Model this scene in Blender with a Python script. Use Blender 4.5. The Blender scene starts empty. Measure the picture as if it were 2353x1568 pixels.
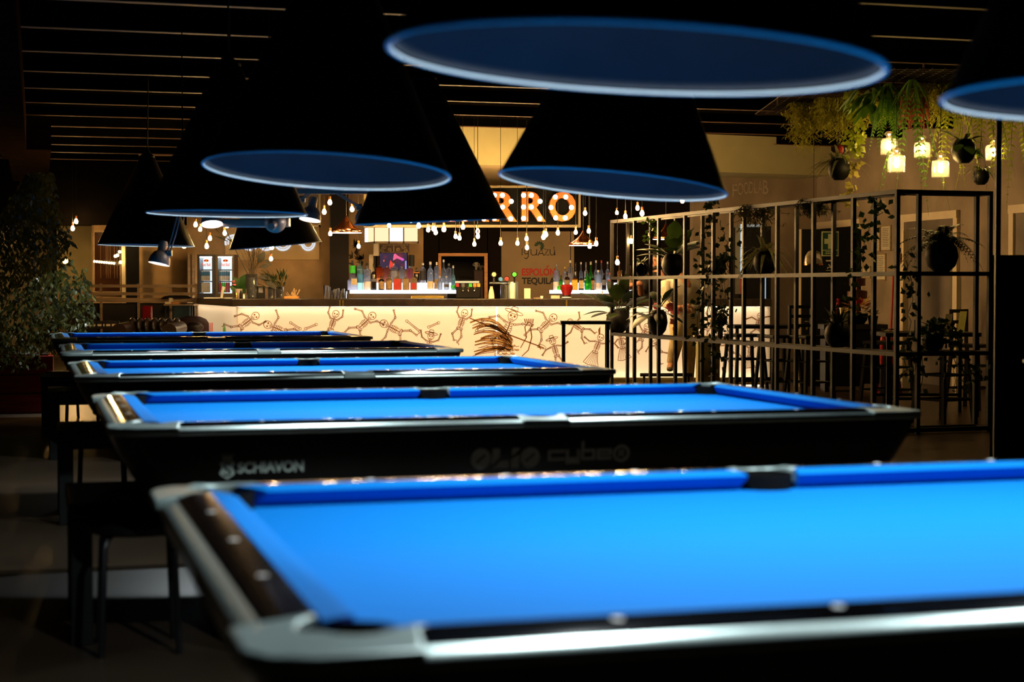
import bpy, bmesh, math, random
from mathutils import Vector, Matrix, Euler
R = math.radians
PI = math.pi
UPZ = Vector((0, 0, 1))
random.seed(11)
scene = bpy.context.scene
COL = scene.collection

# ------------------------------------------------------------------ camera, world, exposure
F, CX, CY, YH, HC = 3870.0, 1176.5, 784.0, 663.6, 1.256
PITCH = math.atan((CY - YH) / F)
cam_d = bpy.data.cameras.new('camera')
cam_d.sensor_width = 36.0
cam_d.lens = 36.0 * F / 2353.0
cam_d.clip_start = 0.05
cam_d.clip_end = 200
cam_d.dof.use_dof = True
cam_d.dof.focus_distance = 22.0
cam_d.dof.aperture_fstop = 3.0
cam = bpy.data.objects.new('camera', cam_d)
cam.location = (0, 0, HC)
cam.rotation_euler = (PI / 2 - PITCH, 0, 0)
COL.objects.link(cam)
scene.camera = cam

world = bpy.data.worlds.new('night')
scene.world = world
world.use_nodes = True
world.node_tree.nodes['Background'].inputs[0].default_value = (0.9, 0.75, 0.6, 1)
world.node_tree.nodes['Background'].inputs[1].default_value = 0.0004
scene.view_settings.view_transform = 'Standard'
scene.view_settings.look = 'None'
scene.view_settings.exposure = 0.0
scene.view_settings.gamma = 1.0
scene.cycles.use_denoising = True
scene.cycles.max_bounces = 8
scene.cycles.transparent_max_bounces = 12
scene.cycles.sample_clamp_indirect = 4.0
scene.cycles.caustics_reflective = False
scene.cycles.caustics_refractive = False

K_SPOT = 128.0      # lamps over the pool tables
K_BULB = 1.0        # bare string bulbs


def P(u, v, Y):
    """world point at depth Y (metres along the room) seen at photo pixel u, v"""
    a = (u - CX) / F
    b = (CY - v) / F
    c, s = math.cos(PITCH), math.sin(PITCH)
    dy, dz = c + b * s, -s + b * c
    t = Y / dy
    return Vector((a * t, Y, HC + dz * t))


def XY(u, v, z):
    """floor-parallel point at height z seen at pixel u, v"""
    p = P(u, v, 1.0)
    t = (z - HC) / (p.z - HC)
    return Vector((p.x * t, p.y * t, z))


# ------------------------------------------------------------------ materials
def S(r, g, b):
    def f(c):
        c /= 255.0
        return c / 12.92 if c <= 0.04045 else ((c + 0.055) / 1.055) ** 2.4
    return (f(r), f(g), f(b))


_m = {}


def mat(name, col, rough=0.5, metal=0.0, emit=None, es=0.0, trans=0.0, noise=None, spec=0.5, coat=0.0, translucent=0.0, ior=1.45, bump=None, wood=None):
    if name in _m:
        return _m[name]
    m = bpy.data.materials.new(name)
    m.use_nodes = True
    nt = m.node_tree
    b = nt.nodes['Principled BSDF']
    b.inputs['Base Color'].default_value = (*col, 1)
    b.inputs['Roughness'].default_value = rough
    b.inputs['Metallic'].default_value = metal
    b.inputs['Specular IOR Level'].default_value = spec
    b.inputs['IOR'].default_value = ior
    b.inputs['Coat Weight'].default_value = coat
    b.inputs['Coat Roughness'].default_value = 0.05
    b.inputs['Transmission Weight'].default_value = trans
    if emit:
        b.inputs['Emission Color'].default_value = (*emit, 1)
        b.inputs['Emission Strength'].default_value = es
    if noise or bump or wood:
        tc = nt.nodes.new('ShaderNodeTexCoord')
    if noise:
        sc, amt = noise[0], noise[1]
        n = nt.nodes.new('ShaderNodeTexNoise')
        n.inputs['Scale'].default_value = sc
        n.inputs['Detail'].default_value = 6
        nt.links.new(tc.outputs['Object'], n.inputs['Vector'])
        if wood:
            mp = nt.nodes.new('ShaderNodeMapping')
            mp.inputs['Scale'].default_value = wood
            nt.links.new(tc.outputs['Object'], mp.inputs['Vector'])
            nt.links.new(mp.outputs['Vector'], n.inputs['Vector'])
        cr = nt.nodes.new('ShaderNodeValToRGB')
        cr.color_ramp.elements[0].position = 0.3
        cr.color_ramp.elements[1].position = 0.7
        cr.color_ramp.elements[0].color = (*[c * (1 - amt) for c in col], 1)
        cr.color_ramp.elements[1].color = (*[min(1, c * (1 + amt)) for c in col], 1)
        nt.links.new(n.outputs['Fac'], cr.inputs['Fac'])
        nt.links.new(cr.outputs['Color'], b.inputs['Base Color'])
    if bump:
        n2 = nt.nodes.new('ShaderNodeTexNoise')
        n2.inputs['Scale'].default_value = bump[0]
        nt.links.new(tc.outputs['Object'], n2.inputs['Vector'])
        bp = nt.nodes.new('ShaderNodeBump')
        bp.inputs['Strength'].default_value = bump[1]
        bp.inputs['Distance'].default_value = 0.01
        nt.links.new(n2.outputs['Fac'], bp.inputs['Height'])
        nt.links.new(bp.outputs['Normal'], b.inputs['Normal'])
    if translucent:
        tl = nt.nodes.new('ShaderNodeBsdfTranslucent')
        tl.inputs['Color'].default_value = (*col, 1)
        mx = nt.nodes.new('ShaderNodeMixShader')
        mx.inputs[0].default_value = translucent
        nt.links.new(b.outputs[0], mx.inputs[1])
        nt.links.new(tl.outputs[0], mx.inputs[2])
        nt.links.new(mx.outputs[0], nt.nodes['Material Output'].inputs['Surface'])
    _m[name] = m
    return m


BLACKWOOD = mat('black_lacquer', (0.0022, 0.0020, 0.0020), 0.2, spec=0.3, coat=0.1, noise=(6, .2))
RAILTOP = mat('black_rail_laminate', (0.0018, 0.0018, 0.0022), 0.10, spec=0.18, noise=(9, .2))
CLOTH = mat('blue_cloth', (0.0008, 0.148, 0.50), 0.9, spec=0.12, noise=(420, .06), bump=(700, .05))
ALU = mat('brushed_aluminium', (0.56, 0.68, 0.66), 0.36, metal=0.86, noise=(30, .06))
CAPM = mat('satin_cast_metal', (0.27, 0.34, 0.33), 0.42, metal=0.4, noise=(14, .08))
POCKET = mat('black_pocket_leather', (0.003, 0.003, 0.003), 0.85, spec=0.1)
DECAL = mat('grey_decal', (0.82, 0.93, 0.94), 0.6, spec=0.2, noise=(40, .05))
CREST = mat('pale_decal', (0.52, 0.62, 0.56), 0.6, spec=0.2, noise=(40, .05))
SHADE = mat('black_lamp_shade', (0.004, 0.004, 0.005), 0.3, noise=(5, .2))
LINING = mat('dark_lining', (0.055, 0.058, 0.062), 0.6, spec=.15, noise=(5, .1))
RIM = mat('white_enamel', (0.50, 0.58, 0.58), 0.4, noise=(8, .03))
BLK = mat('matt_black', (0.0035, 0.0035, 0.0035), 0.5, spec=.2, noise=(8, .2))
BLKM = mat('black_steel', (0.0055, 0.0042, 0.0032), 0.5, spec=.3, noise=(12, .25))
DARK = mat('dark_paint', (0.010, 0.008, 0.006), 0.6, noise=(4, .3))
CHROME = mat('chrome', (0.75, 0.76, 0.78), 0.12, metal=1.0, noise=(10, .04))
SILVER = mat('silver_paint', (0.70, 0.50, 0.34), 0.4, metal=0.2, noise=(12, .05))
COPPER = mat('copper', (0.72, 0.24, 0.09), 0.18, metal=1.0, noise=(12, .08))
BRASS = mat('brass', (0.75, 0.52, 0.12), 0.25, metal=1.0, noise=(12, .08))
LEAF = mat('leaf', (0.030, 0.060, 0.008), 0.5, noise=(9, .45), translucent=0.25)
LEAFD = mat('dark_leaf', (0.014, 0.026, 0.005), 0.42, noise=(9, .5), translucent=0.15)
LEAFY = mat('yellow_green_leaf', (0.30, 0.36, 0.02), 0.55, noise=(7, .4), translucent=0.35)
LEAFP = mat('pink_foliage', (0.36, 0.10, 0.06), 0.6, noise=(7, .4), translucent=0.3)
LEAFV = mat('variegated_leaf', (0.34, 0.34, 0.15), 0.5, noise=(30, .5), translucent=0.25)
STEM = mat('brown_stem', (0.040, 0.026, 0.012), 0.7, noise=(20, .3))
WOODW = mat('warm_wood', S(196, 132, 66), 0.5, noise=(3, .25), wood=(2, 2, 14))
PALEW = mat('pale_wood', (0.30, 0.20, 0.11), 0.55, noise=(3, .25), wood=(1, 8, 8))
REDW = mat('red_lacquer_wood', (0.30, 0.018, 0.007), 0.45, noise=(3, .45), wood=(1, 4, 16))
PLASTER = mat('plaster', (0.30, 0.235, 0.175), 0.85, spec=0.2, noise=(1.6, .28), bump=(8, .15))
CONCRETE = mat('concrete', (0.40, 0.26, 0.13), 0.8, spec=0.2, noise=(2.2, .30), bump=(10, .15))
CREAM = mat('cream_paint', (0.62, 0.52, 0.36), 0.7, noise=(3, .08))
TRIMW = mat('cream_trim', (0.70, 0.58, 0.42), 0.6, noise=(3, .06))
PAPER = mat('paper', (0.62, 0.56, 0.44), 0.8, noise=(20, .1))
PAPERY = mat('yellow_paper', (0.72, 0.66, 0.22), 0.8, noise=(20, .1))
INKP = mat('grey_print', (0.16, 0.13, 0.10), 0.8, noise=(20, .1))
GREY = mat('grey_paint', (0.20, 0.18, 0.16), 0.7, noise=(4, .1))
WHITE = mat('white_paint', (0.8, 0.8, 0.78), 0.5, noise=(8, .04))
REDP = mat('red_paint', (0.42, 0.012, 0.012), 0.35, noise=(8, .15))
REDG = mat('deep_red_gloss', (0.16, 0.006, 0.006), 0.2, noise=(8, .15))
PINK = mat('pink_petal', (0.92, 0.30, 0.38), 0.6, noise=(25, .3), translucent=0.3)
REDF = mat('red_petal', (0.38, 0.02, 0.02), 0.6, noise=(25, .4), translucent=0.25)
YELF = mat('yellow_petal', (0.75, 0.50, 0.12), 0.6, noise=(25, .3), translucent=0.3)
ORAF = mat('orange_petal', (0.65, 0.22, 0.06), 0.6, noise=(25, .3), translucent=0.3)
LEATH = mat('brown_leather', (0.012, 0.007, 0.004), 0.38, noise=(14, .3))
MAROON = mat('maroon_fabric', (0.024, 0.006, 0.004), 0.8, noise=(30, .3))
TEAL = mat('teal_fabric', (0.008, 0.022, 0.026), 0.8, noise=(30, .3))
GLASS = mat('clear_glass', (0.93, 0.95, 0.97), 0.06, trans=0.94, ior=1.30, noise=(6, .03))
SMOKE = mat('smoked_glass', (0.55, 0.45, 0.30), 0.12, trans=0.5, noise=(14, .3))
WARM = (1.0, 0.62, 0.22)


def emis(name, col, st):
    if name in _m:
        return _m[name]
    m = bpy.data.materials.new(name)
    m.use_nodes = True
    nt = m.node_tree
    nt.nodes.remove(nt.nodes['Principled BSDF'])
    e = nt.nodes.new('ShaderNodeEmission')
    e.inputs[0].default_value = (*col, 1)
    e.inputs[1].default_value = st
    nt.links.new(e.outputs[0], nt.nodes['Material Output'].inputs['Surface'])
    _m[name] = m
    return m


BULB = emis('lit_filament_bulb', (1.0, 0.58, 0.20), 760.0)
MARQ = emis('lit_sign_bulb', (1.0, 0.80, 0.52), 26.0)
LEDW = emis('cool_lamp_bulb', (0.93, 0.92, 1.0), 12.0)


# ------------------------------------------------------------------ mesh helpers
class MB:
    def __init__(self):
        self.bm = bmesh.new()
        self.T = Matrix()

    def v(self, p):
        return self.bm.verts.new(self.T @ Vector(p))

    def f(self, vs):
        try:
            return self.bm.faces.new(vs)
        except ValueError:
            return None

    def box(self, c, s, rz=0.0, rot=None):
        Mx = Matrix.Translation(Vector(c)) @ (rot.to_4x4() if rot else Matrix.Rotation(rz, 4, 'Z'))
        hx, hy, hz = s[0] / 2, s[1] / 2, s[2] / 2
        vs = [self.v(Mx @ Vector((x * hx, y * hy, z * hz))) for z in (-1, 1) for y in (-1, 1) for x in (-1, 1)]
        for q in ((0, 2, 3, 1), (4, 5, 7, 6), (0, 1, 5, 4), (2, 6, 7, 3), (0, 4, 6, 2), (1, 3, 7, 5)):
            self.f([vs[i] for i in q])
        return self

    def frustum(self, lo, hi):
        """lo, hi: lists of 4+ points (same count), closed solid"""
        a = [self.v(p) for p in lo]
        b = [self.v(p) for p in hi]
        n = len(a)
        self.f(a[::-1])
        self.f(b)
        for i in range(n):
            self.f([a[i], a[(i + 1) % n], b[(i + 1) % n], b[i]])
        return self

    def prism(self, pts, z0, z1):
        return self.frustum([(x, y, z0) for x, y in pts], [(x, y, z1) for x, y in pts])

    def cyl(self, p0, p1, r0, r1=None, n=10, caps=True):
        r1 = r0 if r1 is None else r1
        p0, p1 = Vector(p0), Vector(p1)
        d = (p1 - p0)
        if d.length < 1e-7:
            return self
        d.normalize()
        a = d.orthogonal().normalized()
        b = d.cross(a)
        A = [self.v(p0 + r0 * (a * math.cos(2 * PI * i / n) + b * math.sin(2 * PI * i / n))) for i in range(n)]
        B = [self.v(p1 + r1 * (a * math.cos(2 * PI * i / n) + b * math.sin(2 * PI * i / n))) for i in range(n)]
        for i in range(n):
            self.f([A[i], A[(i + 1) % n], B[(i + 1) % n], B[i]])
        if caps:
            self.f(A[::-1])
            self.f(B)
        return self

    def tube(self, pts, r, n=6, closed=False):
        pts = [Vector(p) for p in pts]
        rs = r if isinstance(r, (list, tuple)) else [r] * len(pts)
        rings = []
        a = None
        for i, p in enumerate(pts):
            d = (pts[min(i + 1, len(pts) - 1)] - pts[max(i - 1, 0)])
            if closed:
                d = pts[(i + 1) % len(pts)] - pts[i - 1]
            if d.length < 1e-8:
                d = Vector((0, 0, 1))
            d.normalize()
            if a is None:
                a = d.orthogonal().normalized()
            else:
                a = a - d * a.dot(d)
                a = a.normalized() if a.length > 1e-6 else d.orthogonal().normalized()
            b = d.cross(a)
            rings.append([self.v(p + rs[i] * (a * math.cos(2 * PI * k / n) + b * math.sin(2 * PI * k / n))) for k in range(n)])
        m = len(rings)
        for i in range(m if closed else m - 1):
            A, B = rings[i], rings[(i + 1) % m]
            for k in range(n):
                self.f([A[k], A[(k + 1) % n], B[(k + 1) % n], B[k]])
        if not closed:
            self.f(rings[0][::-1])
            self.f(rings[-1])
        return self

    def lathe(self, prof, n=24, at=(0, 0, 0), closed=False):
        at = Vector(at)
        rings = []
        for r, z in prof:
            if r < 1e-6:
                rings.append([self.v(at + Vector((0, 0, z)))])
            else:
                rings.append([self.v(at + Vector((r * math.cos(2 * PI * i / n), r * math.sin(2 * PI * i / n), z))) for i in range(n)])
        m = len(rings)
        for j in range(m if closed else m - 1):
            A, B = rings[j], rings[(j + 1) % m]
            for i in range(n):
                i2 = (i + 1) % n
                if len(A) == 1 and len(B) == 1:
                    continue
                if len(A) == 1:
                    self.f([A[0], B[i2], B[i]])
                elif len(B) == 1:
                    self.f([A[i], A[i2], B[0]])
                else:
                    self.f([A[i], A[i2], B[i2], B[i]])
        if not closed:
            if len(rings[0]) > 1:
                self.f(rings[0][::-1])
            if len(rings[-1]) > 1:
                self.f(rings[-1])
        return self

    def ball(self, c, r, u=12, w=8):
        c = Vector(c)
        rx, ry, rz = r if isinstance(r, (list, tuple)) else (r, r, r)
        rings = []
        for j in range(w + 1):
            t = PI * j / w
            if j in (0, w):
                rings.append([self.v(c + Vector((0, 0, rz * math.cos(t))))])
            else:
                rings.append([self.v(c + Vector((rx * math.sin(t) * math.cos(2 * PI * i / u), ry * math.sin(t) * math.sin(2 * PI * i / u), rz * math.cos(t)))) for i in range(u)])
        for j in range(w):
            A, B = rings[j], rings[j + 1]
            for i in range(u):
                i2 = (i + 1) % u
                if len(A) == 1:
                    self.f([A[0], B[i], B[i2]])
                elif len(B) == 1:
                    self.f([A[i], B[0], A[i2]])
                else:
                    self.f([A[i], B[i], B[i2], A[i2]])
        return self

    def leaf(self, base, d, L, W, droop=0.25, up=None):
        """a bent pointed leaf: two facets along a midrib"""
        base, d = Vector(base), Vector(d).normalized()
        up = Vector(up or (0, 0, 1))
        s = d.cross(up)
        s = s.normalized() if s.length > 1e-4 else Vector((1, 0, 0))
        nrm = s.cross(d)
        if W > .075:
            prev = None
            for t_, w_, b_ in ((0, .12, 0), (.15, .62, .03), (.35, .98, .055), (.55, 1.0, .06), (.75, .72, .04), (.9, .34, .015), (1, 0, 0)):
                p = base + d * L * t_ + nrm * L * b_ - Vector((0, 0, droop * L * t_ * t_))
                e_ = nrm * (L * .05 * w_)
                cur = [self.v(p)] if w_ == 0 else [self.v(p + s * W / 2 * w_ - e_), self.v(p), self.v(p - s * W / 2 * w_ - e_)]
                if prev:
                    if len(cur) == 1:
                        self.f([prev[0], cur[0], prev[1]]); self.f([prev[1], cur[0], prev[2]])
                    else:
                        self.f([prev[0], cur[0], cur[1], prev[1]]); self.f([prev[1], cur[1], cur[2], prev[2]])
                prev = cur
            return self
        m1 = base + d * L * .45 + nrm * L * .05
        tip = base + d * L - Vector((0, 0, droop * L))
        a = self.v(base)
        l1, r1 = self.v(m1 + s * W / 2 - nrm * L * .04), self.v(m1 - s * W / 2 - nrm * L * .04)
        c = self.v(m1)
        t = self.v(tip)
        self.f([a, l1, c]); self.f([a, c, r1]); self.f([l1, t, c]); self.f([c, t, r1])
        return self

    def blade(self, base, d, L, W, droop=0.6, n=5):
        """strap leaf that arches over"""
        base, d = Vector(base), Vector(d).normalized()
        s = d.cross(Vector((0, 0, 1)))
        s = s.normalized() if s.length > 1e-4 else Vector((1, 0, 0))
        prev = None
        for i in range(n + 1):
            t = i / n
            p = base + d * L * t - Vector((0, 0, droop * L * t * t))
            w = W * (1 - t ** 2.2) * (0.6 + 0.4 * min(1, t * 4)) / 2
            if i == n:
                cur = [self.v(p)]
            else:
                cur = [self.v(p - s * w), self.v(p + s * w)]
            if prev:
                self.f([prev[0], prev[1]] + cur[::-1])
            prev = cur
        return self

    def build(self, name, m, parent=None, smooth=True, ang=38, bevel=None, fix=True):
        if fix:
            bmesh.ops.recalc_face_normals(self.bm, faces=self.bm.faces)
        me = bpy.data.meshes.new(name)
        self.bm.to_mesh(me)
        self.bm.free()
        me.materials.append(m)
        if smooth:
            me.polygons.foreach_set('use_smooth', [True] * len(me.polygons))
            me.set_sharp_from_angle(angle=R(ang))
        o = bpy.data.objects.new(name, me)
        COL.objects.link(o)
        if parent:
            o.parent = parent
        if bevel:
            bv = o.modifiers.new('bevel', 'BEVEL')
            bv.width = bevel
            bv.segments = 3
            bv.limit_method = 'ANGLE'
            bv.angle_limit = R(50)
        return o


def tag(o, label, cat, group=None, kind=None):
    o['label'] = label
    o['category'] = cat
    if group:
        o['group'] = group
    if kind:
        o['kind'] = kind
    return o


def thing(name, label, cat, loc=(0, 0, 0), rz=0.0, group=None):
    o = bpy.data.objects.new(name, None)
    o.empty_display_size = 0.1
    COL.objects.link(o)
    o.location = loc
    o.rotation_euler = (0, 0, rz)
    return tag(o, label, cat, group)


def struct(name, mb, m, **k):
    o = mb.build(name, m, **k)
    o['kind'] = 'structure'
    return o


def copy_tree(o, parent=None):
    c = o.copy()
    COL.objects.link(c)
    if parent:
        c.parent = parent
    for ch in list(o.children):
        copy_tree(ch, c)
    return c


def lamp(name, kind, loc, energy, col, parent=None, **k):
    d = bpy.data.lights.new(name, kind)
    d.energy = energy
    d.color = col
    for a, b in k.items():
        setattr(d, a, b)
    o = bpy.data.objects.new(name, d)
    COL.objects.link(o)
    o.location = loc
    if parent:
        o.parent = parent
    return o


def text(name, body, m, parent, Mx, width, height, depth=0.004, bold=0.0, shear=0.0, space=1.0):
    """lettering scaled into width x height, lower-left corner at the origin of Mx (x right, y up, z out)"""
    cu = bpy.data.curves.new(name, 'FONT')
    cu.body = body
    cu.offset = bold
    cu.shear = shear
    cu.space_character = space
    cu.extrude = 0.01
    cu.resolution_u = 4
    o = bpy.data.objects.new(name, cu)
    COL.objects.link(o)
    bpy.context.view_layer.update()
    me = bpy.data.meshes.new_from_object(o.evaluated_get(bpy.context.evaluated_depsgraph_get()))
    bpy.data.objects.remove(o)
    bpy.data.curves.remove(cu)
    xs = [v.co.x for v in me.vertices]
    ys = [v.co.y for v in me.vertices]
    x0, x1, y0, y1 = min(xs), max(xs), min(ys), max(ys)
    for v in me.vertices:
        v.co = Mx @ Vector(((v.co.x - x0) / (x1 - x0) * width, (v.co.y - y0) / (y1 - y0) * height, v.co.z / .01 * depth / 2 + depth / 2))
    me.materials.clear()
    me.materials.append(m)
    r = bpy.data.objects.new(name, me)
    COL.objects.link(r)
    if parent:
        r.parent = parent
    return r


def FR(o, ang=0.0):
    """frame facing the camera side: x right, y up, z towards the viewer, turned by ang about the vertical"""
    return Matrix.Translation(Vector(o)) @ Matrix.Rotation(ang, 4, 'Z') @ Matrix(((1, 0, 0, 0), (0, 0, -1, 0), (0, 1, 0, 0), (0, 0, 0, 1)))


ORD = ['first', 'second', 'third', 'fourth', 'fifth', 'sixth', 'seventh', 'eighth', 'ninth', 'tenth', 'eleventh', 'twelfth',
       'thirteenth', 'fourteenth', 'fifteenth', 'sixteenth', 'seventeenth', 'eighteenth', 'nineteenth', 'twentieth']

# ------------------------------------------------------------------ the room
TH = 0.275
EX = Vector((math.cos(TH), math.sin(TH), 0))
EY = Vector((-math.sin(TH), math.cos(TH), 0))
ZC = 3.40
FLOOR = mat('polished_dark_floor', (0.045, 0.030, 0.018), 0.34, spec=0.45, noise=(0.8, .35), bump=(3, .04))
o = struct('floor', MB().box((0, 16, -0.06), (34, 46, 0.12)), FLOOR)
struct('ceiling', MB().box((0, 16, ZC + 0.06), (34, 46, 0.12)), mat('black_ceiling', (0.002, 0.0016, 0.0012), 0.9, spec=0, noise=(3, .3)))
struct('wall_left', MB().box((-12.1, 16, ZC / 2), (0.2, 46, ZC)), DARK)
struct('wall_front', MB().box((0, -5.1, ZC / 2), (24, 0.2, ZC)), DARK)
struct('wall_right', MB().box((10.1, 16, ZC / 2), (0.2, 46, ZC)), DARK)
JOIST = mat('brown_joist', (0.016, 0.009, 0.005), 0.9, spec=0, noise=(5, .3))
LIP = mat('lit_joist_lip', (0.10, 0.05, 0.025), 0.6, noise=(5, .3))  # light caught on the joists' lower edges is put into this brown
JBODY = mat('black_joist', (0.002, 0.002, 0.002), 0.9, spec=0, noise=(5, .3))
for j in range(-5, 14):
    c = XY(300, 70, 3.30) + EY * (1.38 * j)
    L = 20.0
    mb = MB()
    mb.box(c + EX * 3 + Vector((0, 0, 0.05)), (L, 0.06, 0.10), TH)
    ob = struct('ceiling_joist', mb, JBODY, smooth=False)
    mb = MB()
    mb.box(c + EX * 3 - Vector((0, 0, 0.004)), (L, 0.07, 0.008), TH)
    mb.build('lower_lip', LIP, ob, smooth=False)
mb = MB()
c = Vector((-4.55, 15.2, 3.08))
mb.box(c, (0.30, 12, 0.44), TH)
struct('ceiling_duct', mb, JOIST, smooth=False)
mb = MB()
mb.box(P(122, 360, 22.5) + EX * -0.3, (0.5, 6, 0.3), TH)
struct('ceiling_duct', mb, JOIST, smooth=False)


def wall(name, u0, u1, Y0, Y1, z0, z1, m, t=0.12):
    a, b = P(u0, 660, Y0), P(u1, 660, Y1)
    d = b - a
    d.z = 0
    L = d.length
    ang = math.atan2(d.y, d.x)
    mid = (a + b) / 2
    n = Vector((-math.sin(ang), math.cos(ang), 0))
    mb = MB()
    mb.box((mid.x + n.x * t / 2, mid.y + n.y * t / 2, (z0 + z1) / 2), (L, t, z1 - z0), ang)
    return struct(name, mb, m)


YB = 22.0            # bar front
YW = 26.0            # wall behind the bar
wall('wall_back_left', -420, 218, 31.0, 31.0, 0, ZC, mat('pale_plaster', (0.42, 0.36, 0.24), 0.8, noise=(2, .2)))
wall('wall_back', 212, 432, 28.4, 28.4, 0, ZC, CONCRETE)
wall('wall_back', 430, 761, 26.3, 26.3, 0, ZC, CONCRETE)
wall('wall_back_bar', 797, 975, YW, YW, 0, ZC, CONCRETE)
wall('wall_back_column', 758, 800, YW - .1, YW - .1, 0, ZC, mat('dark_brown_wall', (0.012, 0.007, 0.004), 0.7, noise=(4, .2)))
BROWND = mat('near_black_wall', (0.007, 0.004, 0.0025), 0.8, spec=.1, noise=(4, .3))
wall('wall_back_dark', 973, 1010, YW, YW, 0, ZC, BROWND)
wall('wall_back_dark', 1119, 1612, YW, YW, 0, ZC, BROWND)
wall('wall_back_dark', 1008, 1121, YW, YW, 1.80, ZC, BROWND)
W0 = P(1877, 660, 25.5)
W1 = P(2700, 660, 17.2)
wall('wall_right_back', 1592, 1877, 24.9, 25.5, 0, ZC, PLASTER)
wall('wall_right_side', 1876, 2700, 25.5, 17.2, 0, ZC, PLASTER)
# rear kitchen behind the doorway
wall('wall_back_kitchen', 940, 1180, 29.0, 29.0, 0, ZC, DARK)

# bulkhead over the bar, at the ceiling
BULKG = mat('grey_cream_paint', (0.40, 0.37, 0.20), 0.75, noise=(3, .06))
boxw = wall('trim_7', -200, 436, 27.4, 27.4, P(0, 517, 27.4).z, ZC, mat('black_soffit', (.0015, .0012, .001), .9, spec=0, noise=(3, .2)))
a, b = P(838, 660, 21.55), P(1881, 660, 24.2)
d = b - a; d.z = 0
ang = math.atan2(d.y, d.x)
mid = (a + b) / 2
mb = MB()
mb.box((mid.x, mid.y + .45, 3.14), (d.length, 0.9, 0.52), ang)
struct('trim_1', mb, BULKG, smooth=False)


def onplane(u, v, o, n):
    c0 = Vector((0, 0, HC))
    r = P(u, v, 1.0) - c0
    return c0 + r * ((Vector(o) - c0).dot(n) / r.dot(n))


# ------------------------------------------------------------------ pool tables
BED = 0.773
NL, NW, RL, RW, SX = 1.282, 0.759, 1.455, 0.922, 1.236
RT = BED + 0.046
WR = RW - NW


def cushion_mb(e_neg, k_neg, e_pos, k_pos):
    """cushion along +x, nose at y=0, back towards +y"""
    prof = [(0.0, BED + .037), (.004, BED + .029), (.034, BED + .0005), (.056, BED + .0005), (.056, RT), (.03, RT - .002), (.008, BED + .0405)]
    mb = MB()
    mb.frustum([(-(e_neg + k_neg * d), d, z) for d, z in prof], [(e_pos + k_pos * d, d, z) for d, z in prof])
    return mb


def place(mb, Mx):
    bmesh.ops.transform(mb.bm, matrix=Mx, verts=mb.bm.verts)
    return mb


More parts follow.
